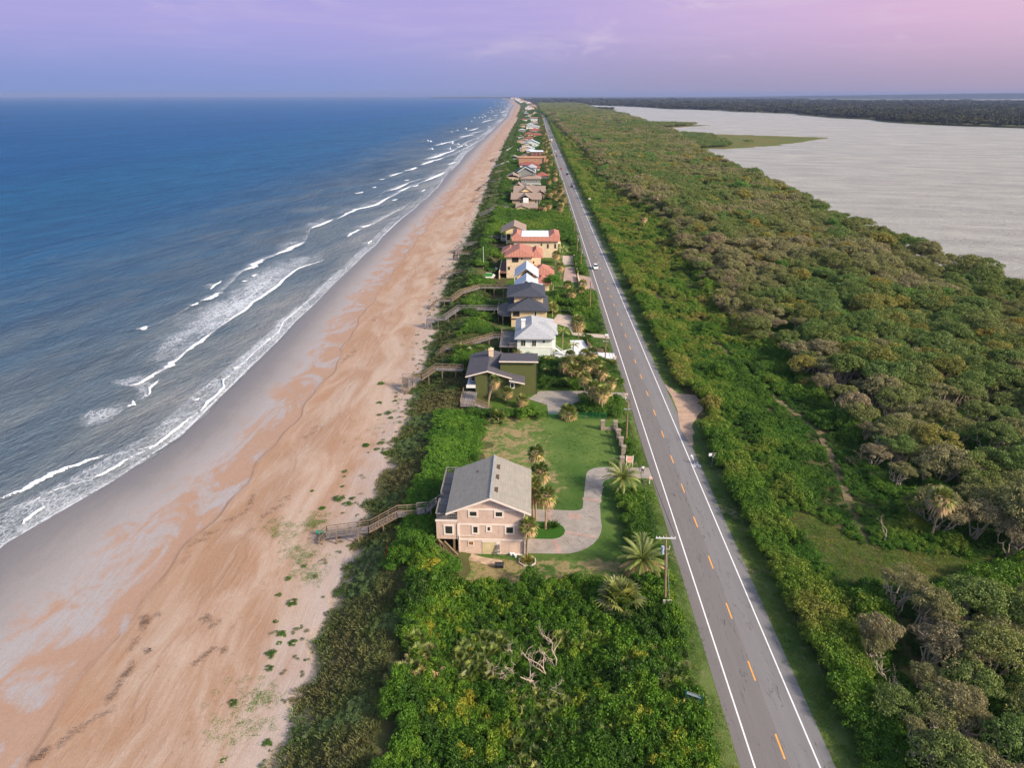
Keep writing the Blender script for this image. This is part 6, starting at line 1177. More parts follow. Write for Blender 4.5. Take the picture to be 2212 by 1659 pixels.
snag('c8', 950, 1120, 5.5, 4.6, 757, 'pale contorted dead tree with drooping limbs at the near right forest edge', 4); snag('c8', 870, 120, 5.5, 4.0, 758, 'bleached fallen branch below the lone palm beyond the clearing', 2); snag('c8', 1180, 1560, 5.5, 4.4, 759, 'pale dead trunk at the bottom edge among the forest trees', 3); snag('d4', 1300, 800, 5.5, 4.2, 760, 'grey leafless tree standing right of the sandy trail', 4, RAIL); snag('d4', 1480, 900, 5.2, 4.0, 761, 'grey leafless shrub farther right of the sandy trail', 4, RAIL)

# ---------------------------------------------------------------- boardwalks over the dune
def boardwalk(pts, label, wdt=1.5, m_=RAIL, nm='dune_boardwalk', both=True):
    P = [(*g(t, a, b, z), z) for t, a, b, z in pts]; t_ = thing(nm, P[0], label, 'boardwalk'); dk, st = MB(), MB(); L_, R_ = [], []
    for i, p in enumerate(P):
        a, b = P[max(i - 1, 0)], P[min(i + 1, len(P) - 1)]; d1 = Vector((p[0] - a[0], p[1] - a[1])); d2 = Vector((b[0] - p[0], b[1] - p[1])); d1 = d1.normalized() if d1.length > 0 else d2.normalized(); d2 = d2.normalized() if d2.length > 0 else d1
        d = (d1 + d2); d = d.normalized() if d.length > .1 else d2; k_ = 1 / max(.55, d.dot(d2)); n_ = Vector((-d.y, d.x)) * wdt * .5 * k_; L_.append((p[0] + n_.x, p[1] + n_.y, p[2])); R_.append((p[0] - n_.x, p[1] - n_.y, p[2]))
    along = 'x' if abs(P[-1][0] - P[0][0]) > abs(P[-1][1] - P[0][1]) else 'y'
    for i in range(len(P) - 1):
        l0, l1, r0, r1 = (Vector(v) for v in (L_[i], L_[i + 1], R_[i], R_[i + 1])); run = (Vector(P[i + 1]) - Vector(P[i])); slope = abs(run.z) / max(.1, run.xy.length); dz = Vector((0, 0, .12))
        if slope > .38:
            n = max(3, int(abs(run.z) / .2))
            for j in range(n):
                u, v_ = j / n, (j + .85) / n; q = [l0.lerp(l1, u), r0.lerp(r1, u), r0.lerp(r1, v_), l0.lerp(l1, v_)]; zz_ = max(q[0].z, q[2].z); q = [(c.x, c.y, zz_) for c in q]; st.add(q + [(c[0], c[1], c[2] - .07) for c in q], [(0, 1, 2, 3), (7, 6, 5, 4), (0, 4, 5, 1), (1, 5, 6, 2), (2, 6, 7, 3), (3, 7, 4, 0)])
            st.bar(l0 - dz, l1 - dz, .14); st.bar(r0 - dz, r1 - dz, .14)
        else:
            dk.add([l0, r0, r1, l1, l0 - dz, r0 - dz, r1 - dz, l1 - dz], [(0, 1, 2, 3), (7, 6, 5, 4), (0, 4, 5, 1), (1, 5, 6, 2), (2, 6, 7, 3), (3, 7, 4, 0)])
    if dk.v: dk.build('deck', WOOD if along == 'x' else WOODY, t_)
    if st.v: st.build('stair', m_, t_)
    railing(t_, L_, 0, .95, m_, step=1.9)
    if both: railing(t_, R_, 0, .95, m_, step=1.9)
    k_ = 0
    for i in range(len(P) - 1):
        n = max(1, int(math.dist(P[i], P[i + 1]) / 2.6))
        for j in range(n):
            for side in (L_, R_):
                q = [side[i][c] + (side[i + 1][c] - side[i][c]) * (j + .5) / n for c in range(3)]; zb = min(float(height(q[0], q[1])), q[2] - .3) - .4; MB().bar((q[0], q[1], zb), (q[0], q[1], q[2] - .05), .16).build('support_post', m_, t_)
    return t_
boardwalk([('c4', 108, 985, 2.3), ('c4', 170, 935, 3.1), ('c4', 585, 880, 4.3), ('c4', 850, 738, 6.4), ('c4', 1035, 728, 6.5)], 'grey plank boardwalk climbing from the beach to the pink house deck', 1.7, RAIL)
boardwalk([('c4', 1040, 712, 7.1), ('c4', 1140, 705, 7.1), ('c4', 1255, 615, 9.7)], 'short stair with landing joining the boardwalk to the pink house deck', 1.6, RAILG, 'deck_stair')
boardwalk([('c3', 62, 505, 2.1), ('c3', 65, 385, 4.6), ('c3', 200, 382, 4.7), ('c3', 320, 300, 6.6), ('c3', 555, 308, 6.8)], 'brown boardwalk with beach stair in front of the green house dune', 1.6)
boardwalk([('c2', 130, 1495, 3.0), ('c2', 235, 1400, 5.2), ('c2', 340, 1398, 5.3), ('c2', 750, 1272, 7.0), ('c2', 850, 1272, 7.05)], 'brown boardwalk leading to the white house deck', 1.6)
boardwalk([('c2', 50, 1185, 2.2), ('c2', 55, 1088, 4.6), ('c2', 215, 1085, 4.8), ('c2', 370, 975, 6.8), ('c2', 812, 975, 6.95)], 'long grey boardwalk with beach stair leading to the dark roof house', 1.6, RAILG)
boardwalk([('c2', 55, 965, 2.3), ('c2', 140, 885, 4.4), ('c2', 290, 885, 4.5), ('c2', 400, 800, 6.4), ('c2', 600, 742, 6.8), ('c2', 905, 745, 6.9)], 'brown boardwalk running to the twin gabled house', 1.5)
boardwalk([('c2', 185, 645, 2.3), ('c2', 260, 592, 4.2), ('c2', 350, 580, 4.6), ('c2', 640, 548, 6.6)], 'stepped brown stair boardwalk beside the putting green', 1.4, RAIL)
boardwalk([('c2', 333, 430, 2.3), ('c2', 345, 378, 4.8), ('c2', 530, 378, 5.0), ('c2', 620, 305, 6.8), ('c2', 870, 308, 6.9)], 'yellow brown boardwalk below the terracotta villa', 1.7, POST)
boardwalk([('c2', 325, 368, 2.3), ('c2', 410, 285, 5.0), ('c2', 625, 270, 5.6), ('c2', 700, 222, 7.4), ('c2', 810, 200, 7.6)], 'weathered boardwalk turning into white stairs at the tan gabled house', 1.6, RAILG)
FB = [([(720, 1200, 2.4), (745, 1182, 4.6), (800, 1180, 4.8)], 'small dark stair at the beach below the tan roofed compound', RAIL), ([(735, 1490, 3.6), (860, 1430, 6.4), (935, 1390, 7.0), (1050, 1395, 7.0)], 'grey boardwalk leading to the nearest tan roofed house', RAILG), ([(650, 1335, 2.4), (740, 1290, 5), (1000, 1262, 6.6), (1040, 1262, 6.8)], 'brown boardwalk reaching the middle of the tan roofed compound', RAIL), ([(790, 1225, 4.6), (1140, 1195, 7)], 'long straight boardwalk beyond the tan roofed compound', RAIL),
      ([(800, 1135, 3), (850, 1118, 5.5), (935, 1118, 6.0), (1000, 1085, 7)], 'boardwalk below the two storey grey house', RAILG), ([(855, 1040, 3.4), (900, 1022, 6), (1055, 1000, 7)], 'boardwalk below the navy gabled house', RAIL), ([(870, 965, 3.), (960, 945, 6), (1060, 910, 7)], 'white boardwalk below the red hip roofed house', WRAIL), ([(862, 885, 2.6), (900, 878, 4.8), (1160, 880, 6.5)], 'thin boardwalk leading to the orange house', RAIL), ([(1030, 795, 5), (1045, 785, 5.6), (1100, 755, 7)], 'pale blue grey stair beside the beige gabled house', WRAIL), ([(1000, 680, 3), (1025, 662, 5), (1060, 655, 6.5)], 'dark stair below the far tan cottage', RAIL), ([(1075, 600, 3.), (1150, 572, 6.5), (1240, 568, 7)], 'long white boardwalk below the far red roofed group', WRAIL)]
for pts, lab, m_ in FB: boardwalk([('c1', a, b, z) for a, b, z in pts], lab, 1.9, m_, both=False)

# ---------------------------------------------------------------- poles, wires, signs, walls, small things
GREYM = mat('galvanised_steel', lin(150, 156, 160), .45, .12, 2., .5); WOODP = mat('utility_pole_wood', lin(140, 116, 88), .9, .25, 1.5); BLACKM = mat('black_cable', (.02, .02, .02), .6, .1)
POLES = [(17.7, 72.6, 15.8, -.9), (18.3, 119.6, 12.8, -.2), (18.1, 161.5, 11.8, -.1), (17.9, 209.2, 13.2, -.2), (18.3, 264.1, 13, 0), (18.2, 289.2, 12.8, 0), (19.0, 328.1, 13, 0)] + [(18.7, 328 + 43 * i, 13, 0) for i in range(1, 22)]
PL = ['near wooden power pole with white crossarm and grey transformer', 'plain leaning wooden pole beside the stone garden wall', 'wooden pole with white lamp head at the white driveway', 'wooden pole in the green shrubs by the tan driveway', 'wooden pole beside the pink paving', 'wooden pole at the villa driveway gate', 'wooden pole before the wooded gap between the houses']
tops = []
for i, (x, y, zt, ln) in enumerate(POLES):
    t = thing('utility_pole', (x, y, 4), PL[i] if i < 7 else 'thin wooden utility pole in the far roadside line', 'utility pole', None if i < 7 else 'far roadside utility poles')
    MB().tube([(x, y, 3.6), (x + ln, y, zt)], [.17, .12], 8).build('pole', WOODP, t); tx = x + ln; tops.append((tx, y, zt))
    if i == 0:
        MB().box(tx - 1.25, tx + 1.2, y - .2, y - .1, zt - .48, zt - .32).build('crossarm', mat('pale_crossarm', lin(196, 196, 190), .7, .1), t); mb = MB(); [mb.cyl(tx + q, y - .15, zt - .32, zt - .12, .05, .035, 8) for q in (-1.15, -.8, -.3, .7, 1.1)]; mb.build('insulator', WHITE, t); MB().cyl(tx - .3, y - .32, zt - 2.6, zt - 1.5, .2, .2, 10).build('transformer', mat('transformer_grey', lin(150, 164, 178), .5, .1), t); mb = MB(); mb.tube([(tx + .15, y, zt - 2.1), (tx + .55, y - .1, zt - 2.1), (tx + .6, y - .1, zt - 1.6)], .05, 5); mb.build('bracket', TRIM, t); MB().tube([(x + .55, y - 1.2, 3.7), (tx + .1, y, zt - 1.0)], .03, 4).build('guy_wire', GREYM, t)
    elif i < 3 or i % 3 == 0:
        mb = MB(); mb.box(tx - .7, tx + .7, y - .16, y - .06, zt - 1.5, zt - 1.36); [mb.cyl(tx + q, y - .1, zt - 1.36, zt - 1.15, .05, .05, 6) for q in (-.6, .6)]; mb.build('crossarm', GREYM, t)
        if i == 2: MB().box(tx - .3, tx + .5, y - .2, y + .2, zt, zt + .35).build('lamp_head', WHITE, t)
    else: MB().cyl(tx + .25, y - .1, zt - 2.6, zt - 1.7, .22, .22, 8).build('transformer', GREYM, t)
for q, lab in ((-1.15, 'thin power cable nearest the houses along the roadside poles'), (1.1, 'thin power cable nearest the road along the roadside poles')):
    mb = MB()
    for a, b in zip(tops[:9], tops[1:10]):
        o0 = q if a is tops[0] else .3 * q; o1 = .3 * q; P = [(a[0] + o0 + (b[0] + o1 - a[0] - o0) * s_, a[1] + (b[1] - a[1]) * s_, a[2] - .1 + (b[2] - a[2]) * s_ - 1.1 * math.sin(math.pi * s_)) for s_ in np.linspace(0, 1, 12)]; mb.tube(P, .035, 4, cap=False)
    tag(mb.build('power_cable', BLACKM), lab, 'cable')
x, y = g('c5', 1905, 1580, 4.2); mb = MB(); mb.tube([(x, y, 4), (x - .02, y + .35, 6.2)], .07, 6); tag(mb.build('guy_marker', mat('yellow_guard', lin(236, 176, 30), .5, .08)), 'yellow plastic guy wire guard behind the small road sign', 'guard')
x, y = g('c7', 1540, 212, 6.5); t = thing('road_sign', (x, y, 4), 'bare metal back of a small road sign by the near pole', 'sign'); MB().cyl(x, y - .06, 3.8, 7.0, .045, .045, 8).build('post', GREYM, t); mb = MB(); mb.box(x - .55, x + .55, y, y + .03, 6.1, 6.95); mb.build('sign_plate', mat('raw_aluminium', lin(196, 184, 150), .5, .1, 2, .5), t); mb = MB(); mb.box(x - .5, x + .5, y - .04, y, 6.3, 6.36); mb.box(x - .5, x + .5, y - .04, y, 6.74, 6.8); mb.build('brace', GREYM, t)
a = g('c7', 1703, 972, 6.9); b = g('c7', 1842, 1022, 6.9); t = thing('park_sign', (a[0], a[1], 4), 'large sign seen from behind on dark green posts at the road edge', 'sign'); DGREEN = mat('dark_green_post', lin(18, 74, 52), .6, .1)
for q in (a, b): MB().box(q[0] - .09, q[0] + .09, q[1] - .09, q[1] + .09, 3.6, 7.0).build('post', DGREEN, t)
d = Vector((b[0] - a[0], b[1] - a[1])); n_ = Vector((-d.y, d.x)).normalized() * .03
def panel(z0, z1, nm, mt_, off=0.):
    q = [(a[0] + n_.x * (1 + off), a[1] + n_.y * (1 + off)), (b[0] + n_.x * (1 + off), b[1] + n_.y * (1 + off)), (b[0] - n_.x * (1 + off), b[1] - n_.y * (1 + off)), (a[0] - n_.x * (1 + off), a[1] - n_.y * (1 + off))]; MB().flat(q[::-1], z0, z1).build(nm, mt_, t)
panel(5.0, 6.9, 'sign_plate', mat('grey_sign_back', lin(128, 140, 136), .6, .15, 3)); panel(6.55, 6.75, 'header_strip', WHITE, .5); panel(6.3, 6.5, 'rail', DGREEN, .6); panel(5.0, 5.15, 'rail', DGREEN, .6)
x, y = g('d4', 515, 862); t = thing('bike_lane_sign', (x, y, 4), 'small black and white bike lane sign on a thin post by the right verge', 'sign'); MB().cyl(x, y, 3.8, 6.6, .04, .04, 8).build('post', GREYM, t)
MB().box(x - .15, x + .6, y - .04, y - .01, 6.25, 6.85).build('sign_plate', mat('black_sign', (.02, .02, .025), .5, .05), t); mb = MB(); mb.box(x - .75, x - .18, y - .03, y, 6.2, 6.8); mb.box(x - .12, x + .58, y - .05, y - .02, 5.95, 6.22); mb.box(x - .15, x + .6, y - .05, y - .042, 6.82, 6.86); mb.build('white_plate', WHITE, t)
mb = MB(); z_ = 6.4
for cx_ in (.08, .38): mb.tube([(x + cx_ + .11 * math.cos(q), y - .055, z_ + .11 * math.sin(q)) for q in np.linspace(0, 6.28, 12)], .016, 4)
for p0, p1 in (((.08, z_), (.2, z_ + .2)), ((.2, z_ + .2), (.33, z_ + .2)), ((.38, z_), (.33, z_ + .24)), ((.2, z_ + .2), (.23, z_)), ((.23, z_), (.33, z_ + .2))): mb.bar((x + p0[0], y - .055, p0[1]), (x + p1[0], y - .055, p1[1]), .03)
mb.build('bicycle_emblem', WHITE, t)
x, y = g('c1', 1917, 1362); t = thing('square_sign', (x, y, 4), 'small square white sign far up the right verge', 'sign'); MB().cyl(x, y, 3.8, 7.4, .06, .06, 8).build('post', GREYM, t); MB().box(x - .75, x + .75, y - .06, y - .02, 5.9, 7.4).build('sign_plate', WHITE, t); MB().box(x - .3, x + .3, y - .08, y - .06, 6.5, 6.8).build('panel_text', GREYM, t)
ORG = mat('orange_sign', lin(240, 84, 40), .5, .06)
for a, b, lab in ((1527, 574, 'orange diamond road work sign nearer along the right verge'), (1505, 529, 'orange diamond road work sign farther along the right verge')):
    x, y = g('c1', a, b); t = thing('work_sign', (x, y, 4), lab, 'sign'); MB().prism([(x - 1.5, 6.8), (x, 5.3), (x + 1.5, 6.8), (x, 8.3)], y, y + .06).build('sign_plate', ORG, t); MB().cyl(x, y + .1, 3.8, 6.6, .08, .08, 6).build('post', GREYM, t)
# sale board, gate and stone wall at the driveway
t = thing('property_board', (17.75, 110.7, 4), 'cream property board on two white posts by the driveway gate', 'sign')
for q in (17.2, 18.35): MB().box(q - .07, q + .07, 110.64, 110.76, 3.8, 6.2).build('post', WRAIL, t)
BRD = mat('faded_pink_board', lin(222, 184, 160), .7, .1, 3); pb = MB().box(17.27, 18.28, 110.68, 110.72, 4.75, 6.1).build('board', BRD, t)
mb = MB()                                    # faded lettering lines
for i, (z0, z1, n) in enumerate(((5.8, 5.95, 9), (5.55, 5.63, 13), (5.4, 5.48, 12), (5.2, 5.34, 8), (4.95, 5.05, 11))):
    for j in range(n):
        if (j * 7 + i) % 5: q = 17.34 + .88 * (j + .1) / n; mb.box(q, q + .88 / n * .7, 110.67, 110.68, z0, z1)
mb.build('lettering', mat('faded_red_paint', lin(200, 104, 96), .7, .1), pb)
STONE = mat('coquina_stone', lin(150, 134, 118), .95, .3, 2.5)
def pillar(x, y, lab, h=1.9, w_=.38):
    t = thing('stone_pillar', (x, y, 4), lab, 'pillar'); MB().box(x - w_, x + w_, y - w_, y + w_, 3.8, 4 + h).build('shaft', STONE, t); MB().box(x - w_ - .07, x + w_ + .07, y - w_ - .07, y + w_ + .07, 4 + h, 4.18 + h).build('cap', STONE, t)
for x, y, lab in ((14.3, 125.6, 'stone pillar at the left end of the low garden wall'), (16.8, 125.4, 'stone pillar at the far corner of the garden wall'), (17.0, 121.6, 'stone pillar second from the far corner of the roadside wall'), (17.1, 118.2, 'stone pillar in the middle of the roadside wall'), (17.15, 114.8, 'stone pillar at the near end of the roadside wall'), (16.4, 110.5, 'stone gate pillar beside the property board')): pillar(x, y, lab)
for (a, b), lab in ((((14.7, 125.5), (16.4, 125.5)), 'low broken stone wall across the back of the lawn'), (((16.95, 125), (17, 122)), 'grey rail fence section farthest from the driveway'), (((17.05, 121.2), (17.1, 118.6)), 'grey rail fence section in the middle of the roadside wall'), (((17.12, 117.8), (17.15, 115.2)), 'grey rail fence section nearest the driveway')):
    t = thing('garden_wall', (a[0], a[1], 4), lab, 'wall'); mb = MB(); dx = abs(b[0] - a[0]) > 1
    mb.box(a[0] if dx else a[0] - .18, b[0] if dx else a[0] + .18, a[1] - .2 if dx else b[1], a[1] + .2 if dx else a[1], 3.8, 4.55); mb.build('footing', STONE, t)
    if not dx: mb = MB(); mb.bar((a[0], a[1], 5.3), (b[0], b[1], 5.3), .14); mb.bar((a[0] + .25, a[1], 5.0), (b[0] + .25, b[1], 5.0), .1); mb.build('rail', RAILG, t)
t = thing('wire_gate', (15.2, 110.9, 4), 'open wire gate with pale frame left of the gate pillar', 'gate'); mb = MB(); [mb.bar(p, q, .07) for p, q in (((14.2, 110.9, 4), (14.2, 110.9, 5.5)), ((14.2, 110.9, 5.5), (16, 110.9, 5.5)), ((14.2, 110.9, 4.6), (16, 110.9, 4.6)))]; mb.build('frame', RAIL, t); mb = MB(); [mb.bar((14.2 + .15 * i, 110.9, 4.6), (14.2 + .15 * i, 110.9, 5.5), .015) for i in range(12)]; mb.build('mesh', BLACKM, t)
mg = mat('green_mesh', lin(40, 120, 70), .7, .1); t = thing('wire_fence', (10, 130.4, 4), 'thin green wire fence between the lawn and the green house lot', 'fence'); mb = MB(); [mb.cyl(3.6 + 1.5 * i, 130.6, 4, 5.5, .03, .03, 6) for i in range(9)]; mb.build('posts', mg, t); mb = MB(); [mb.bar((3.6, 130.6, z_), (15.6, 130.6, z_), .02) for z_ in np.arange(4.1, 5.5, .18)]; [mb.bar((3.6 + .3 * i, 130.6, 4), (3.6 + .3 * i, 130.6, 5.45), .015) for i in range(41)]; mb.build('wire_mesh', mg, t)
for x, y, lab in ((20.5, 104.7, 'white mailbox on a post by the near driveway entrance'), (20.7, 140.8, 'white mailbox at the green house driveway entrance'), (20.7, 164.4, 'white mailbox at the white driveway entrance')):
    t = thing('mailbox', (x, y, 4), lab, 'mailbox'); MB().box(x - .06, x + .06, y - .06, y + .06, 3.8, 5.1).build('post', WRAIL, t); mb = MB(); mb.prism([(y - .3, 5.0), (y + .3, 5.0), (y + .3, 5.28), (y + .15, 5.4), (y - .15, 5.4), (y - .3, 5.28)], x - .15, x + .45, 'x'); mb.build('box', mat('mailbox_paint', lin(206, 170, 150), .6), t)
x, y = g('c2', 1660, 348); t = thing('rubbish_bin', (x, y, 4), 'blue wheeled rubbish bin at the villa gate', 'bin'); mb = MB(); mb.add([(x - .3, y - .3, 4.1), (x + .3, y - .3, 4.1), (x + .3, y + .3, 4.1), (x - .3, y + .3, 4.1), (x - .42, y - .42, 5.2), (x + .42, y - .42, 5.2), (x + .42, y + .42, 5.2), (x - .42, y + .42, 5.2)], [(0, 3, 2, 1), (0, 1, 5, 4), (1, 2, 6, 5), (2, 3, 7, 6), (3, 0, 4, 7)]); BLU = mat('blue_plastic', lin(24, 60, 150), .5, .05); mb.build('body', BLU, t); MB().box(x - .45, x + .45, y - .46, y + .46, 5.2, 5.28).build('lid', BLU, t)
def low_wall(name, pts, z0, z1, w_, mt_, lab, cat='wall'):
    mb = MB()
    for a, b in zip(pts, pts[1:]):
        d = Vector((b[0] - a[0], b[1] - a[1])).normalized() * w_ / 2; mb.flat([(a[0] + d.y, a[1] - d.x), (b[0] + d.y, b[1] - d.x), (b[0] - d.y, b[1] + d.x), (a[0] - d.y, a[1] + d.x)], z0, z1)
    tag(mb.build(name, mt_), lab, cat)
low_wall('curved_wall', [g('c2', a, b) for a, b in ((1755, 1330), (1765, 1370), (1800, 1405), (1860, 1430), (1925, 1445))], 3.9, 4.95, .2, mat('brown_wall', lin(150, 120, 96), .9, .2), 'curved low brown wall round the garden by the white driveway')
low_wall('villa_wall', [(16.4, 226), (16.4, 252)], 3.9, 5.2, .3, CREAM, 'low cream wall along the pink paving by the road'); low_wall('villa_wall', [(16.8, 256), (16.8, 288)], 3.9, 5.2, .3, CREAM, 'low cream wall along the villa driveway')
t = thing('flag_pole', (-18.3, 253, 6), 'tall bare white flag pole beside the putting green', 'flag pole'); MB().cyl(-18.3, 253, 5.8, 14.6, .09, .06, 8).build('pole', WRAIL, t); MB().cyl(-18.3, 253, 14.6, 14.8, .13, .05, 8).build('finial', WRAIL, t)
# things lying beside the pink house
x, y = g('c4', 1540, 1100); t = thing('water_tank', (x, y, 4), 'white plastic water tank lying against the pink house wall', 'tank'); mb = MB(); mb.tube([(x - .75, y, 4.5), (x - .6, y, 4.5), (x + .6, y, 4.5), (x + .75, y, 4.5)], [.3, .5, .5, .3], 14); mb.build('drum', WHITE, t); mb = MB(); mb.cyl(x + .1, y, 4.98, 5.1, .14); mb.build('cap', BLU, t); mb = MB(); [mb.box(x + q - .06, x + q + .06, y - .4, y + .4, 3.98, 4.12) for q in (-.45, .45)]; mb.build('foot', RAILG, t)
x, y = g('c4', 1826, 1250); t = thing('black_drum', (x, y, 4), 'black ribbed plastic drum lying on the dry lawn', 'drum'); mb = MB(); q = np.linspace(-.62, .62, 14); mb.tube([(x + a, y, 4.42) for a in q], [.4 + .03 * (i % 2) for i in range(14)], 14); mb.build('body', mat('black_plastic', (.02, .02, .025), .5, .1), t)
x, y = g('c4', 1950, 1112); r = np.random.default_rng(770)
t = thing('pipe_pile', (x, y, 4), 'loose pile of white plastic pipes by the pink house corner', 'pipes')
for i in range(9): a = r.uniform(-.12, .12); o_ = r.uniform(-.35, .35); MB().tube([(x - 1.4 + o_, y + .06 * i - .3, 4.1 + .05 * (i % 4)), (x + 1.3 + o_, y + .06 * i - .3 - a * 3, 4.08 + .06 * (i % 3))], .055, 6).build('pipe', WHITE, t)
for i, (a, b) in enumerate(((1938, 1138), (1962, 1138), (1980, 1152))):
    x, y = g('c4', a, b); t = thing('white_bucket', (x, y, 4), 'white plastic bucket %s the pipe pile' % ('leftmost in front of', 'second from left before', 'lying nearest the lawn before')[i], 'bucket', 'buckets by the pipe pile'); MB().cyl(x, y, 3.99, 4.42, .15, .19, 12).build('body', WHITE, t); MB().cyl(x, y, 4.42, 4.45, .2, .2, 12).build('rim', WHITE, t)
x, y = g('c4', 1805, 1125); t = thing('work_bench', (x, y, 4), 'small weathered bench frame beneath the electric meter', 'bench'); mb = MB(); mb.box(x - .4, x + .4, y - .3, y + .3, 4.55, 4.62); mb.build('seat', RAILG, t); [MB().box(x + a - .04, x + a + .04, y + b - .04, y + b + .04, 3.98, 4.55).build('leg', RAILG, t) for a in (-.34, .34) for b in (-.24, .24)]
x, y = g('c4', 1865, 1085); t = thing('leaning_board', (x, y, 4), 'rusty brown board leaning on the pink wall', 'board'); MB().bar((x, y - .25, 3.98), (x + .05, y + .25, 5.6), .22).build('plank', BRN, t)
for tt_, a, b, lab in (('c4', 737, 1215, 'orange survey stake with tape on the dune'), ('c4', 757, 1165, 'pale survey stake on the dune beside the orange one'), ('c4', 346, 1390, 'tan survey stake at the foot of the dune')):
    x, y = g(tt_, a, b, 4); z = float(height(x, y)); mb = MB(); mb.bar((x, y, z - .2), (x + .05, y, z + 1.1), .05); tag(mb.build('survey_stake', POST if 'tan' in lab else (ORG if 'orange' in lab else WRAIL)), lab, 'stake')
# ---------------------------------------------------------------- cars
def paint(nm, col): return mat('car_paint_' + nm, col, .3, .03, 1., .5)
TYRE = mat('tyre_rubber', (.015, .015, .016), .9, .1); RIM = mat('wheel_rim', lin(150, 150, 154), .4, .1, 3, .5); LAMP = mat('lamp_glass', lin(226, 226, 220), .2, .05); TAIL = mat('tail_lamp_red', lin(150, 20, 18), .3, .05)
CARGL = mat('car_glass', (.015, .018, .022), .08, .1, 1, .6)
def car(x, y, label, col, cname, away, suv=False, box=False):
    t = thing('car' if not box else 'delivery_truck', (x, y, 4.008), label, 'car' if not box else 'truck', rz=0 if away else math.pi); L, wd = (4.6, .92) if not box else (6.8, 1.15); hb, hr = (1.0, 1.68) if suv else (.9, 1.42)
    M_ = paint(cname, col)
    def loft(prof):                          # (y, half width, z) rings of side outline: list of (y, z, halfw)
        mb = MB(); n = len(prof); vs = [(-w_, y_, z_) for y_, z_, w_ in prof] + [(w_, y_, z_) for y_, z_, w_ in prof]; mb.add(vs, [list(range(n)), list(range(2 * n - 1, n - 1, -1))] + [(i, i + n, (i + 1) % n + n, (i + 1) % n) for i in range(n)]); return mb
    def put(mb, nm, m_, par=t, mods=True):
        me_o = mb.build(nm, m_); me_o.parent = par; me_o.location = (0, 0, 0)
        if mods: bv = me_o.modifiers.new('soft', 'BEVEL'); bv.width = .07; bv.segments = 2
        return me_o
    f, b = L / 2, -L / 2
    if not box:
        put(loft([(b, .35, wd * .9), (b, .75, wd * .92), (b + .12, hb, wd * .95), (f - 1.15, hb, wd), (f - .15, hb - .2, wd * .94), (f, .6, wd * .88), (f, .32, wd * .86), (f - .5, .22, wd), (b + .5, .22, wd)]), 'body', M_)
        put(loft([(b + .25, hb, wd * .86), (b + .65, hr - .06, wd * .72), (f - 2.0, hr - .06, wd * .72), (f - 1.2, hb, wd * .86)]), 'windows', CARGL)
        put(loft([(b + .6, hr - .07, wd * .73), (b + .72, hr, wd * .68), (f - 2.15, hr, wd * .68), (f - 1.95, hr - .07, wd * .73)]), 'roof', M_)
    else:
        put(MB().box(-wd, wd, b, f - 1.9, .7, 2.9), 'cargo_box', WHITE); put(loft([(f - 1.85, .4, wd * .9), (f - 1.85, 2.1, wd * .85), (f - .9, 2.0, wd * .82), (f - .5, 1.2, wd * .88), (f, 1.05, wd * .88), (f, .4, wd * .88)]), 'body', M_); put(MB().box(-wd * .7, wd * .7, f - .72, f - .62, 1.25, 1.85), 'windows', CARGL, mods=False)
    for sx in (-1, 1):
        for yy in (f - .95, b + .9):
            wv = put(MB().tube([(sx * (wd - .2), yy, .33), (sx * (wd + .02), yy, .33)], .33, 14), 'wheel', TYRE, mods=False); put(MB().tube([(sx * (wd + .0), yy, .33), (sx * (wd + .035), yy, .33)], .2, 10), 'rim', RIM, wv, False)
        put(MB().box(sx * wd * .62 - .18, sx * wd * .62 + .18, f - .09, f + .015, .62, .8), 'headlight', LAMP, mods=False); put(MB().box(sx * wd * .66 - .15, sx * wd * .66 + .15, b - .015, b + .08, .72, .92), 'tail_light', TAIL, mods=False)
        if not box: put(MB().box(sx * (wd + .06) - .07, sx * (wd + .06) + .07, f - 1.5, f - 1.36, hb - .02, hb + .14), 'mirror', M_, mods=False)
    return t
DK, WH, RD, YL = lin(34, 36, 46), lin(224, 222, 216), lin(170, 60, 52), lin(210, 180, 60)
car(24.1, 266, 'white sport utility car driving toward the viewer by the villas', WH, 'white', False, True)
car(27.6, 525, 'dark blue car in the right lane, nearest of those driving away', DK, 'dark', True); car(27.8, 609, 'dark car drifting near the right line, second of those driving away', DK, 'dark', True, True)
car(24.3, 656, 'red and white looking car coming down the left lane', RD, 'red', False); car(24.3, 804, 'black car at the left edge beyond the red one', DK, 'dark', False); car(24.5, 862, 'pale car with bright lights in the left lane', WH, 'white', False)
car(24.5, 1066, 'boxy white and yellow truck in the left lane', YL, 'yellow', False, box=True); car(27.6, 1156, 'small dark car beyond the yellow truck in the right lane', DK, 'dark', True); car(24.4, 1168, 'small dark car just behind the yellow truck', DK, 'dark', False, True)
car(27.6, 1386, 'tiny dark car beside the orange road signs', DK, 'dark', True); car(28.6, 2025, 'tiny dark car near the far bend in the road', DK, 'dark', True, True); car(25.6, 2240, 'tiny white car at the far bend in the road', WH, 'white', False, True)

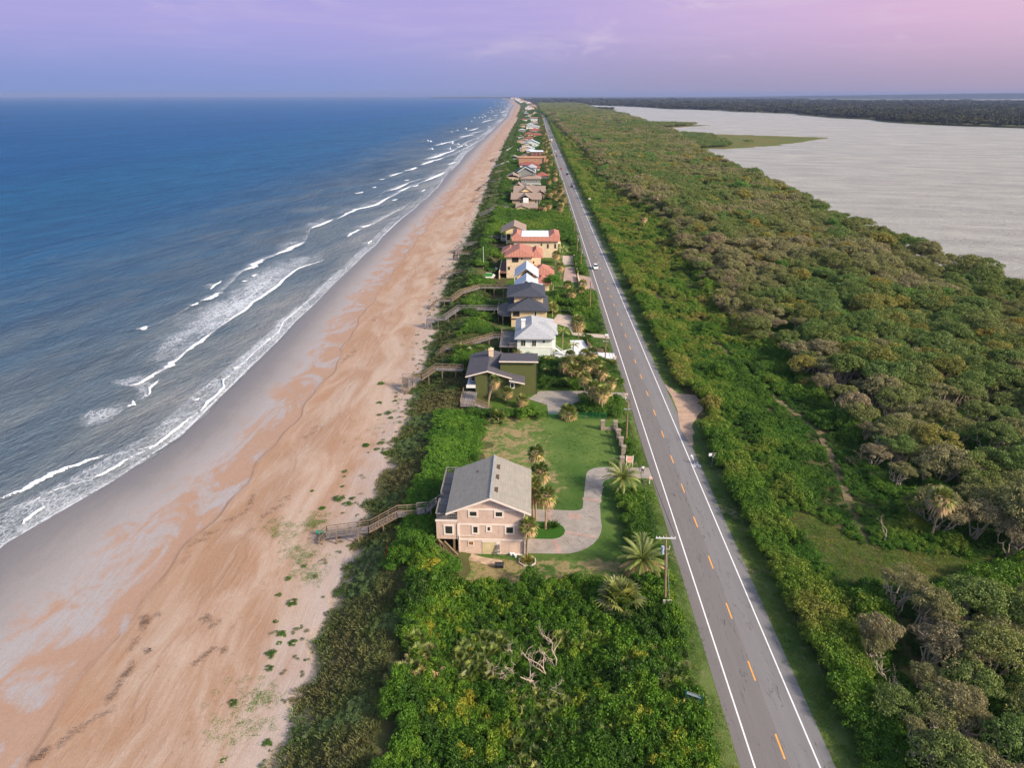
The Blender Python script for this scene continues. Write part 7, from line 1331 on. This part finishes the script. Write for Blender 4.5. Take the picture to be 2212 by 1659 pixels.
# ---------------------------------------------------------------- two people on the driveway
SKIN_D = mat('dark_skin', lin(96, 62, 46), .55, .08, 6); SKIN_L = mat('light_skin', lin(206, 156, 128), .55, .08, 6); HAIRM = mat('black_hair', (.012, .01, .01), .6, .1); CLW = mat('white_cotton', lin(236, 234, 238), .8, .05, 5); CLB = mat('black_shorts', lin(30, 24, 34), .8, .1, 5); CLP = mat('peach_shirt', lin(214, 158, 124), .8, .08, 5); CLG = mat('grey_shorts', lin(84, 80, 82), .8, .1, 5); SHOE = mat('shoe', lin(60, 50, 46), .7)
def skinned(nm, verts, edges, rad, m_, parent, root=0):
    me = bpy.data.meshes.new(nm); me.from_pydata(verts, edges, []); o = bpy.data.objects.new(nm, me); C.objects.link(o); o.parent = parent
    md = o.modifiers.new('skin', 'SKIN')
    if not me.skin_vertices: me.attributes  # layer is added with the modifier below
    try: lay = me.skin_vertices[0]
    except Exception:
        bm = __import__('bmesh').new(); bm.from_mesh(me); bm.verts.layers.skin.verify(); bm.to_mesh(me); bm.free(); lay = me.skin_vertices[0]
    for i, q in enumerate(rad): lay.data[i].radius = (q, q) if not hasattr(q, '__len__') else q; lay.data[i].use_root = (i == root)
    sb = o.modifiers.new('smooth', 'SUBSURF'); sb.levels = sb.render_levels = 1; me.materials.append(m_); return o
def person(x, y, rz, label, skin, top, bottom, cap=None):
    t = thing('person', (x, y, 4.02), label, 'person', rz=rz)
    V = [(0, 0, .93), (0, .01, 1.12), (0, .01, 1.32), (0, 0, 1.46), (0, .01, 1.54), (0, .03, 1.63), (0, .02, 1.72)]; Ed = [(i, i + 1) for i in range(6)]; Rd = [(.15, .1), (.14, .1), (.16, .1), (.07, .065), (.055, .055), (.085, .1), (.06, .07)]
    for s in (-1, 1):
        o = len(V); V += [(s * .18, 0, 1.41), (s * .26, -.03, 1.15), (s * .27, .08, .93), (s * .27, .12, .84)]; Rd += [.062, .05, .038, .034]; Ed += [(2, o), (o, o + 1), (o + 1, o + 2), (o + 2, o + 3)]
        for j, (dx, ln) in enumerate(((-.025, .075), (-.01, .09), (.008, .085), (.024, .07))): k_ = len(V); V += [(s * .27 + dx, .14, .8), (s * .27 + dx, .16, .8 - ln * .8)]; Rd += [.011, .008]; Ed += [(o + 3, k_), (k_, k_ + 1)]
        k_ = len(V); V += [(s * .24, .17, .82), (s * .235, .2, .78)]; Rd += [.013, .009]; Ed += [(o + 3, k_), (k_, k_ + 1)]
        o = len(V); V += [(s * .1, 0, .86), (s * .13, .02 + .03 * s, .48), (s * .15, -.02 + .06 * s, .09), (s * .16, .11 + .06 * s, .04)]; Rd += [.095, .062, .045, (.045, .035)]; Ed += [(0, o), (o, o + 1), (o + 1, o + 2), (o + 2, o + 3)]
    skinned('body', V, Ed, Rd, skin, t)
    Vt = [(0, 0, .92), (0, .01, 1.12), (0, .01, 1.32), (0, 0, 1.44)]; Et = [(0, 1), (1, 2), (2, 3)]; Rt = [(.18, .125), (.165, .125), (.185, .125), (.09, .085)]
    for s in (-1, 1): o = len(Vt); Vt += [(s * .19, 0, 1.41), (s * .245, -.02, 1.2)]; Rt += [.082, .075]; Et += [(2, o), (o, o + 1)]
    skinned('shirt', Vt, Et, Rt, top, t)
    Vs = [(0, 0, .95), (0, 0, .88)]; Es = [(0, 1)]; Rs = [(.17, .12), (.16, .125)]
    for s in (-1, 1): o = len(Vs); Vs += [(s * .105, 0, .8), (s * .13, .02, .52)]; Rs += [.11, .095]; Es += [(1, o), (o, o + 1)]
    skinned('shorts', Vs, Es, Rs, bottom, t)
    def part(mb, nm, m_, sm=True): o = mb.build(nm, m_, None, sm); o.parent = t; return o
    def ball(c, r_, sc=(1, 1, 1), lo=-1.6, n=10):
        mb = MB(); rings = np.linspace(lo, 1.57, 7); mb.tube([(c[0], c[1], c[2] + r_ * math.sin(a) * sc[2]) for a in rings], [max(.002, r_ * math.cos(a)) for a in rings], n); return mb
    if cap: part(ball((0, .02, 1.68), .17, (1, 1, .75), -.1), 'hat', cap); part(MB().cyl(0, .03, 1.67, 1.69, .22, .2, 14), 'hat_brim', cap)
    else: part(ball((0, .0, 1.67), .125, (1, 1, 1), -.2), 'hair', HAIRM)
    part(MB().tube([(0, .12, 1.64), (0, .155, 1.615), (0, .125, 1.6)], [.012, .02, .014], 5), 'nose', skin); 
    for s in (-1, 1): part(ball((s * .035, .115, 1.655), .013), 'eye', CLW); part(ball((s * .105, .03, 1.64), .028, (1, 1, 1.3)), 'ear', skin)
    part(MB().box(-.028, .028, .115, .128, 1.565, 1.578), 'mouth', mat('lips', lin(130, 70, 64), .6), False)
    return t
x, y = g('c5', 1657, 260); person(x, y, 2.9, 'person in a white shirt and black shorts standing at the driveway mouth', SKIN_D, CLW, CLB)
x, y = g('c5', 1482, 280); person(x, y, .3, 'person in a white hat and peach shirt behind the large green date palm', SKIN_L, CLP, CLG, CLW)

# ---------------------------------------------------------------- green clumps and wrack on the beach
CLUMP = [bush('beach_clump', 780 + i, 1.0, .42, 14, 60, .14, leafmat('beach_vine_leaves%d' % i, [(0, lin(52, 84, 26)), (1, lin(78, 112, 30))]), flat=.5, lobe=(.2, .34), low=0.) for i in range(3)]
BP = [('b7', 1845, 32, 1.0), ('b7', 1940, 85, 1.75), ('b7', 1828, 208, .8), ('b7', 1870, 300, 1.5), ('b7', 1850, 355, .9), ('b7', 1945, 355, 1.35), ('b7', 1795, 432, 1.7), ('b7', 1783, 520, 1.2), ('b7', 1540, 752, 1.2), ('b7', 1775, 1025, 1.3), ('b7', 1480, 1135, .9), ('b6', 2015, 683, .75), ('b6', 2085, 797, 1.0), ('b6', 1968, 1170, 1.0), ('b6', 1858, 1255, 1.1), ('c4', 555, 90, 1.7), ('c4', 695, 72, 1.6), ('c4', 660, 130, 1.3), ('c4', 735, 165, 1.9), ('c4', 352, 335, 1.15), ('c4', 347, 385, .7), ('c4', 335, 480, .9), ('c4', 35, 522, .7), ('c4', 295, 598, 2.2), ('c4', 427, 600, 1.2), ('c4', 375, 655, 1.8), ('c4', 138, 692, 1.25), ('d', 820, 872, 1.6), ('d', 838, 894, 1.8), ('d', 820, 897, 1.2), ('d', 853, 868, 1.3), ('d', 790, 963, 1.5), ('d', 822, 830, 2.0), ('d', 845, 905, 1.4)]
r = np.random.default_rng(790)
zb = lambda x, y: float(np.interp((x - WAT(y)) / (TOE0(y) - WAT(y)), [0, .48, .52, .75, 1.], [0, .9, 1.38, 1.78, 1.98]))
for i, (t_, a, b, s_) in enumerate(BP):
    x, y = g(t_, a, b, 1.8); big = 'large' if s_ > 1.45 else 'small' if s_ < 1.05 else 'medium'
    where = 'near the bottom of the picture' if y < 66 else 'below the pink house boardwalk' if y < 87 else 'above the pink house boardwalk' if y < 125 else 'below the green house'
    plain('beach_clump', (x, y, zb(x, y) - .02), CLUMP[i % 3], '%s round green clump on bare sand %s' % (big, where), 'beach plant', (s_ * .52, s_ * .52, s_ * .5), r.uniform(.2, .9), '%s green clumps on the sand %s' % (big, where), r.uniform(0, 6))
sp_ = Sc(); P = []                           # thin runners and sprouts on the upper beach
for a, b, n, sd_ in ((1550, 890, 60, 90), (1680, 760, 70, 120), (1750, 700, 40, 60), (1480, 1010, 40, 50), (1500, 1120, 30, 40), (1620, 1000, 60, 110)):
    for _ in range(n): P.append(g('b7', a + r.normal() * sd_, b + r.normal() * sd_ * .7, 1.9))
for a, b, n, sd_ in ((1800, 920, 40, 60), (1960, 1090, 80, 70), (1880, 970, 20, 60), (2000, 1230, 40, 60), (2040, 880, 60, 50)):
    for _ in range(n): P.append(g('b6', a + r.normal() * sd_, b + r.normal() * sd_ * .6, 1.9))
for i in range(300): y = 120 * 4.2 ** r.uniform(0, 1); P.append((float(TOE(y)) - abs(r.normal()) * 3.4, y))
P = np.array(P); P = P[P[:, 0] < TOE(P[:, 1]) + .6]
sp_.add(P[:, 0], P[:, 1], np.array([zb(a, b) for a, b in P]), r.uniform(.2, .6, len(P)) * (1 + P[:, 1] / 400), r.integers(0, 3, len(P)), r.uniform(.5, 1, len(P)), np.full(len(P), .5), 791)
sp_.done('beach_sprouts', [tuft_mesh('sprout', 796 + i, 46, .95, .3, L_VINE, .05) for i in range(3)], 'sparse green runners and sprouts on the upper beach', 'vegetation')
WK = [tuft_mesh('wrack', 792 + i, 26, .5, .3, leafmat('dry_wrack%d' % i, [(0, lin(66, 50, 44)), (1, lin(96, 76, 62))], 0), .03) for i in range(2)]
wk = Sc(); P = []
for t_, pts, n, sd_ in (('b7', [(950, 140), (980, 180), (945, 230)], 26, 14), ('b7', [(905, 310), (890, 360), (860, 400)], 8, 8), ('b7', [(985, 385), (975, 415)], 8, 6), ('b7', [(880, 470), (860, 530), (815, 580), (770, 665), (730, 700), (710, 750)], 40, 9), ('b7', [(760, 770), (640, 850), (560, 890), (470, 960), (400, 1030)], 26, 12), ('b7', [(320, 1030), (270, 1100), (205, 1120)], 22, 9), ('b7', [(1290, 495), (1350, 440), (1430, 385)], 22, 8), ('b7', [(1470, 410), (1510, 390)], 8, 8), ('b7', [(1340, 180), (1440, 230)], 22, 18), ('b7', [(1040, 150), (1050, 160)], 4, 8), ('b6', [(1640, 705), (1620, 770)], 14, 5), ('b6', [(1610, 790), (1560, 840), (1450, 880)], 14, 6), ('b6', [(1690, 860), (1880, 725)], 18, 10), ('b6', [(1410, 940), (1260, 1000), (1190, 1130)], 24, 12), ('b6', [(1960, 340), (2070, 260)], 12, 10), ('b8', [(300, 1150), (290, 1200)], 14, 10), ('b8', [(150, 1375), (130, 1430), (60, 1480)], 22, 12), ('b8', [(610, 1155), (630, 1152)], 10, 5)):
    Q = resample(pts, n); Q = Q + r.normal(size=Q.shape) * sd_; P += [g(t_, a, b, 1.6) for a, b in Q]
for i in range(260): y = 48 * 9. ** r.uniform(0, 1); P.append((float(TOE0(y)) - r.uniform(1.5, 20), y))
P = np.array(P); wk.add(P[:, 0], P[:, 1], np.array([zb(a, b) for a, b in P]), np.concatenate([r.uniform(.35, .8, len(P) - 260), r.uniform(.12, .4, 260)]) * (1 + P[:, 1] / 600), r.integers(0, 2, len(P)), r.uniform(0, 1, len(P)), np.full(len(P), .35), 795)
wk.done('seaweed_wrack', WK, 'dark scraps of dry seaweed strewn along the tide lines', 'seaweed')
mb = MB(); x, y = g('c4', 108, 925, 2.1); mb.tube([(x - .5, y, 2.15), (x - .45, y, 2.3), (x + .5, y + .1, 2.3), (x + .55, y + .1, 2.15)], [.1, .3, .3, .1], 8); tag(mb.build('beach_float', mat('green_plastic', lin(40, 140, 110), .5, .05)), 'green plastic float lying by the foot of the boardwalk', 'float')

# ---------------------------------------------------------------- the air
m, k = newmat('air'); k.t.nodes.clear()
pv = k.n('ShaderNodeVolumePrincipled', {'Color': (.30, .37, .60, 1), 'Density': 5e-5, 'Anisotropy': 0.})
k.n('ShaderNodeOutputMaterial', {'Volume': pv.outputs[0]})
mb = MB(); mb.box(-92000, 62000, -3000, 46000, -4, 125); o = mb.build('haze', m); tag(o, kind='stuff'); o.display_type = 'WIRE'
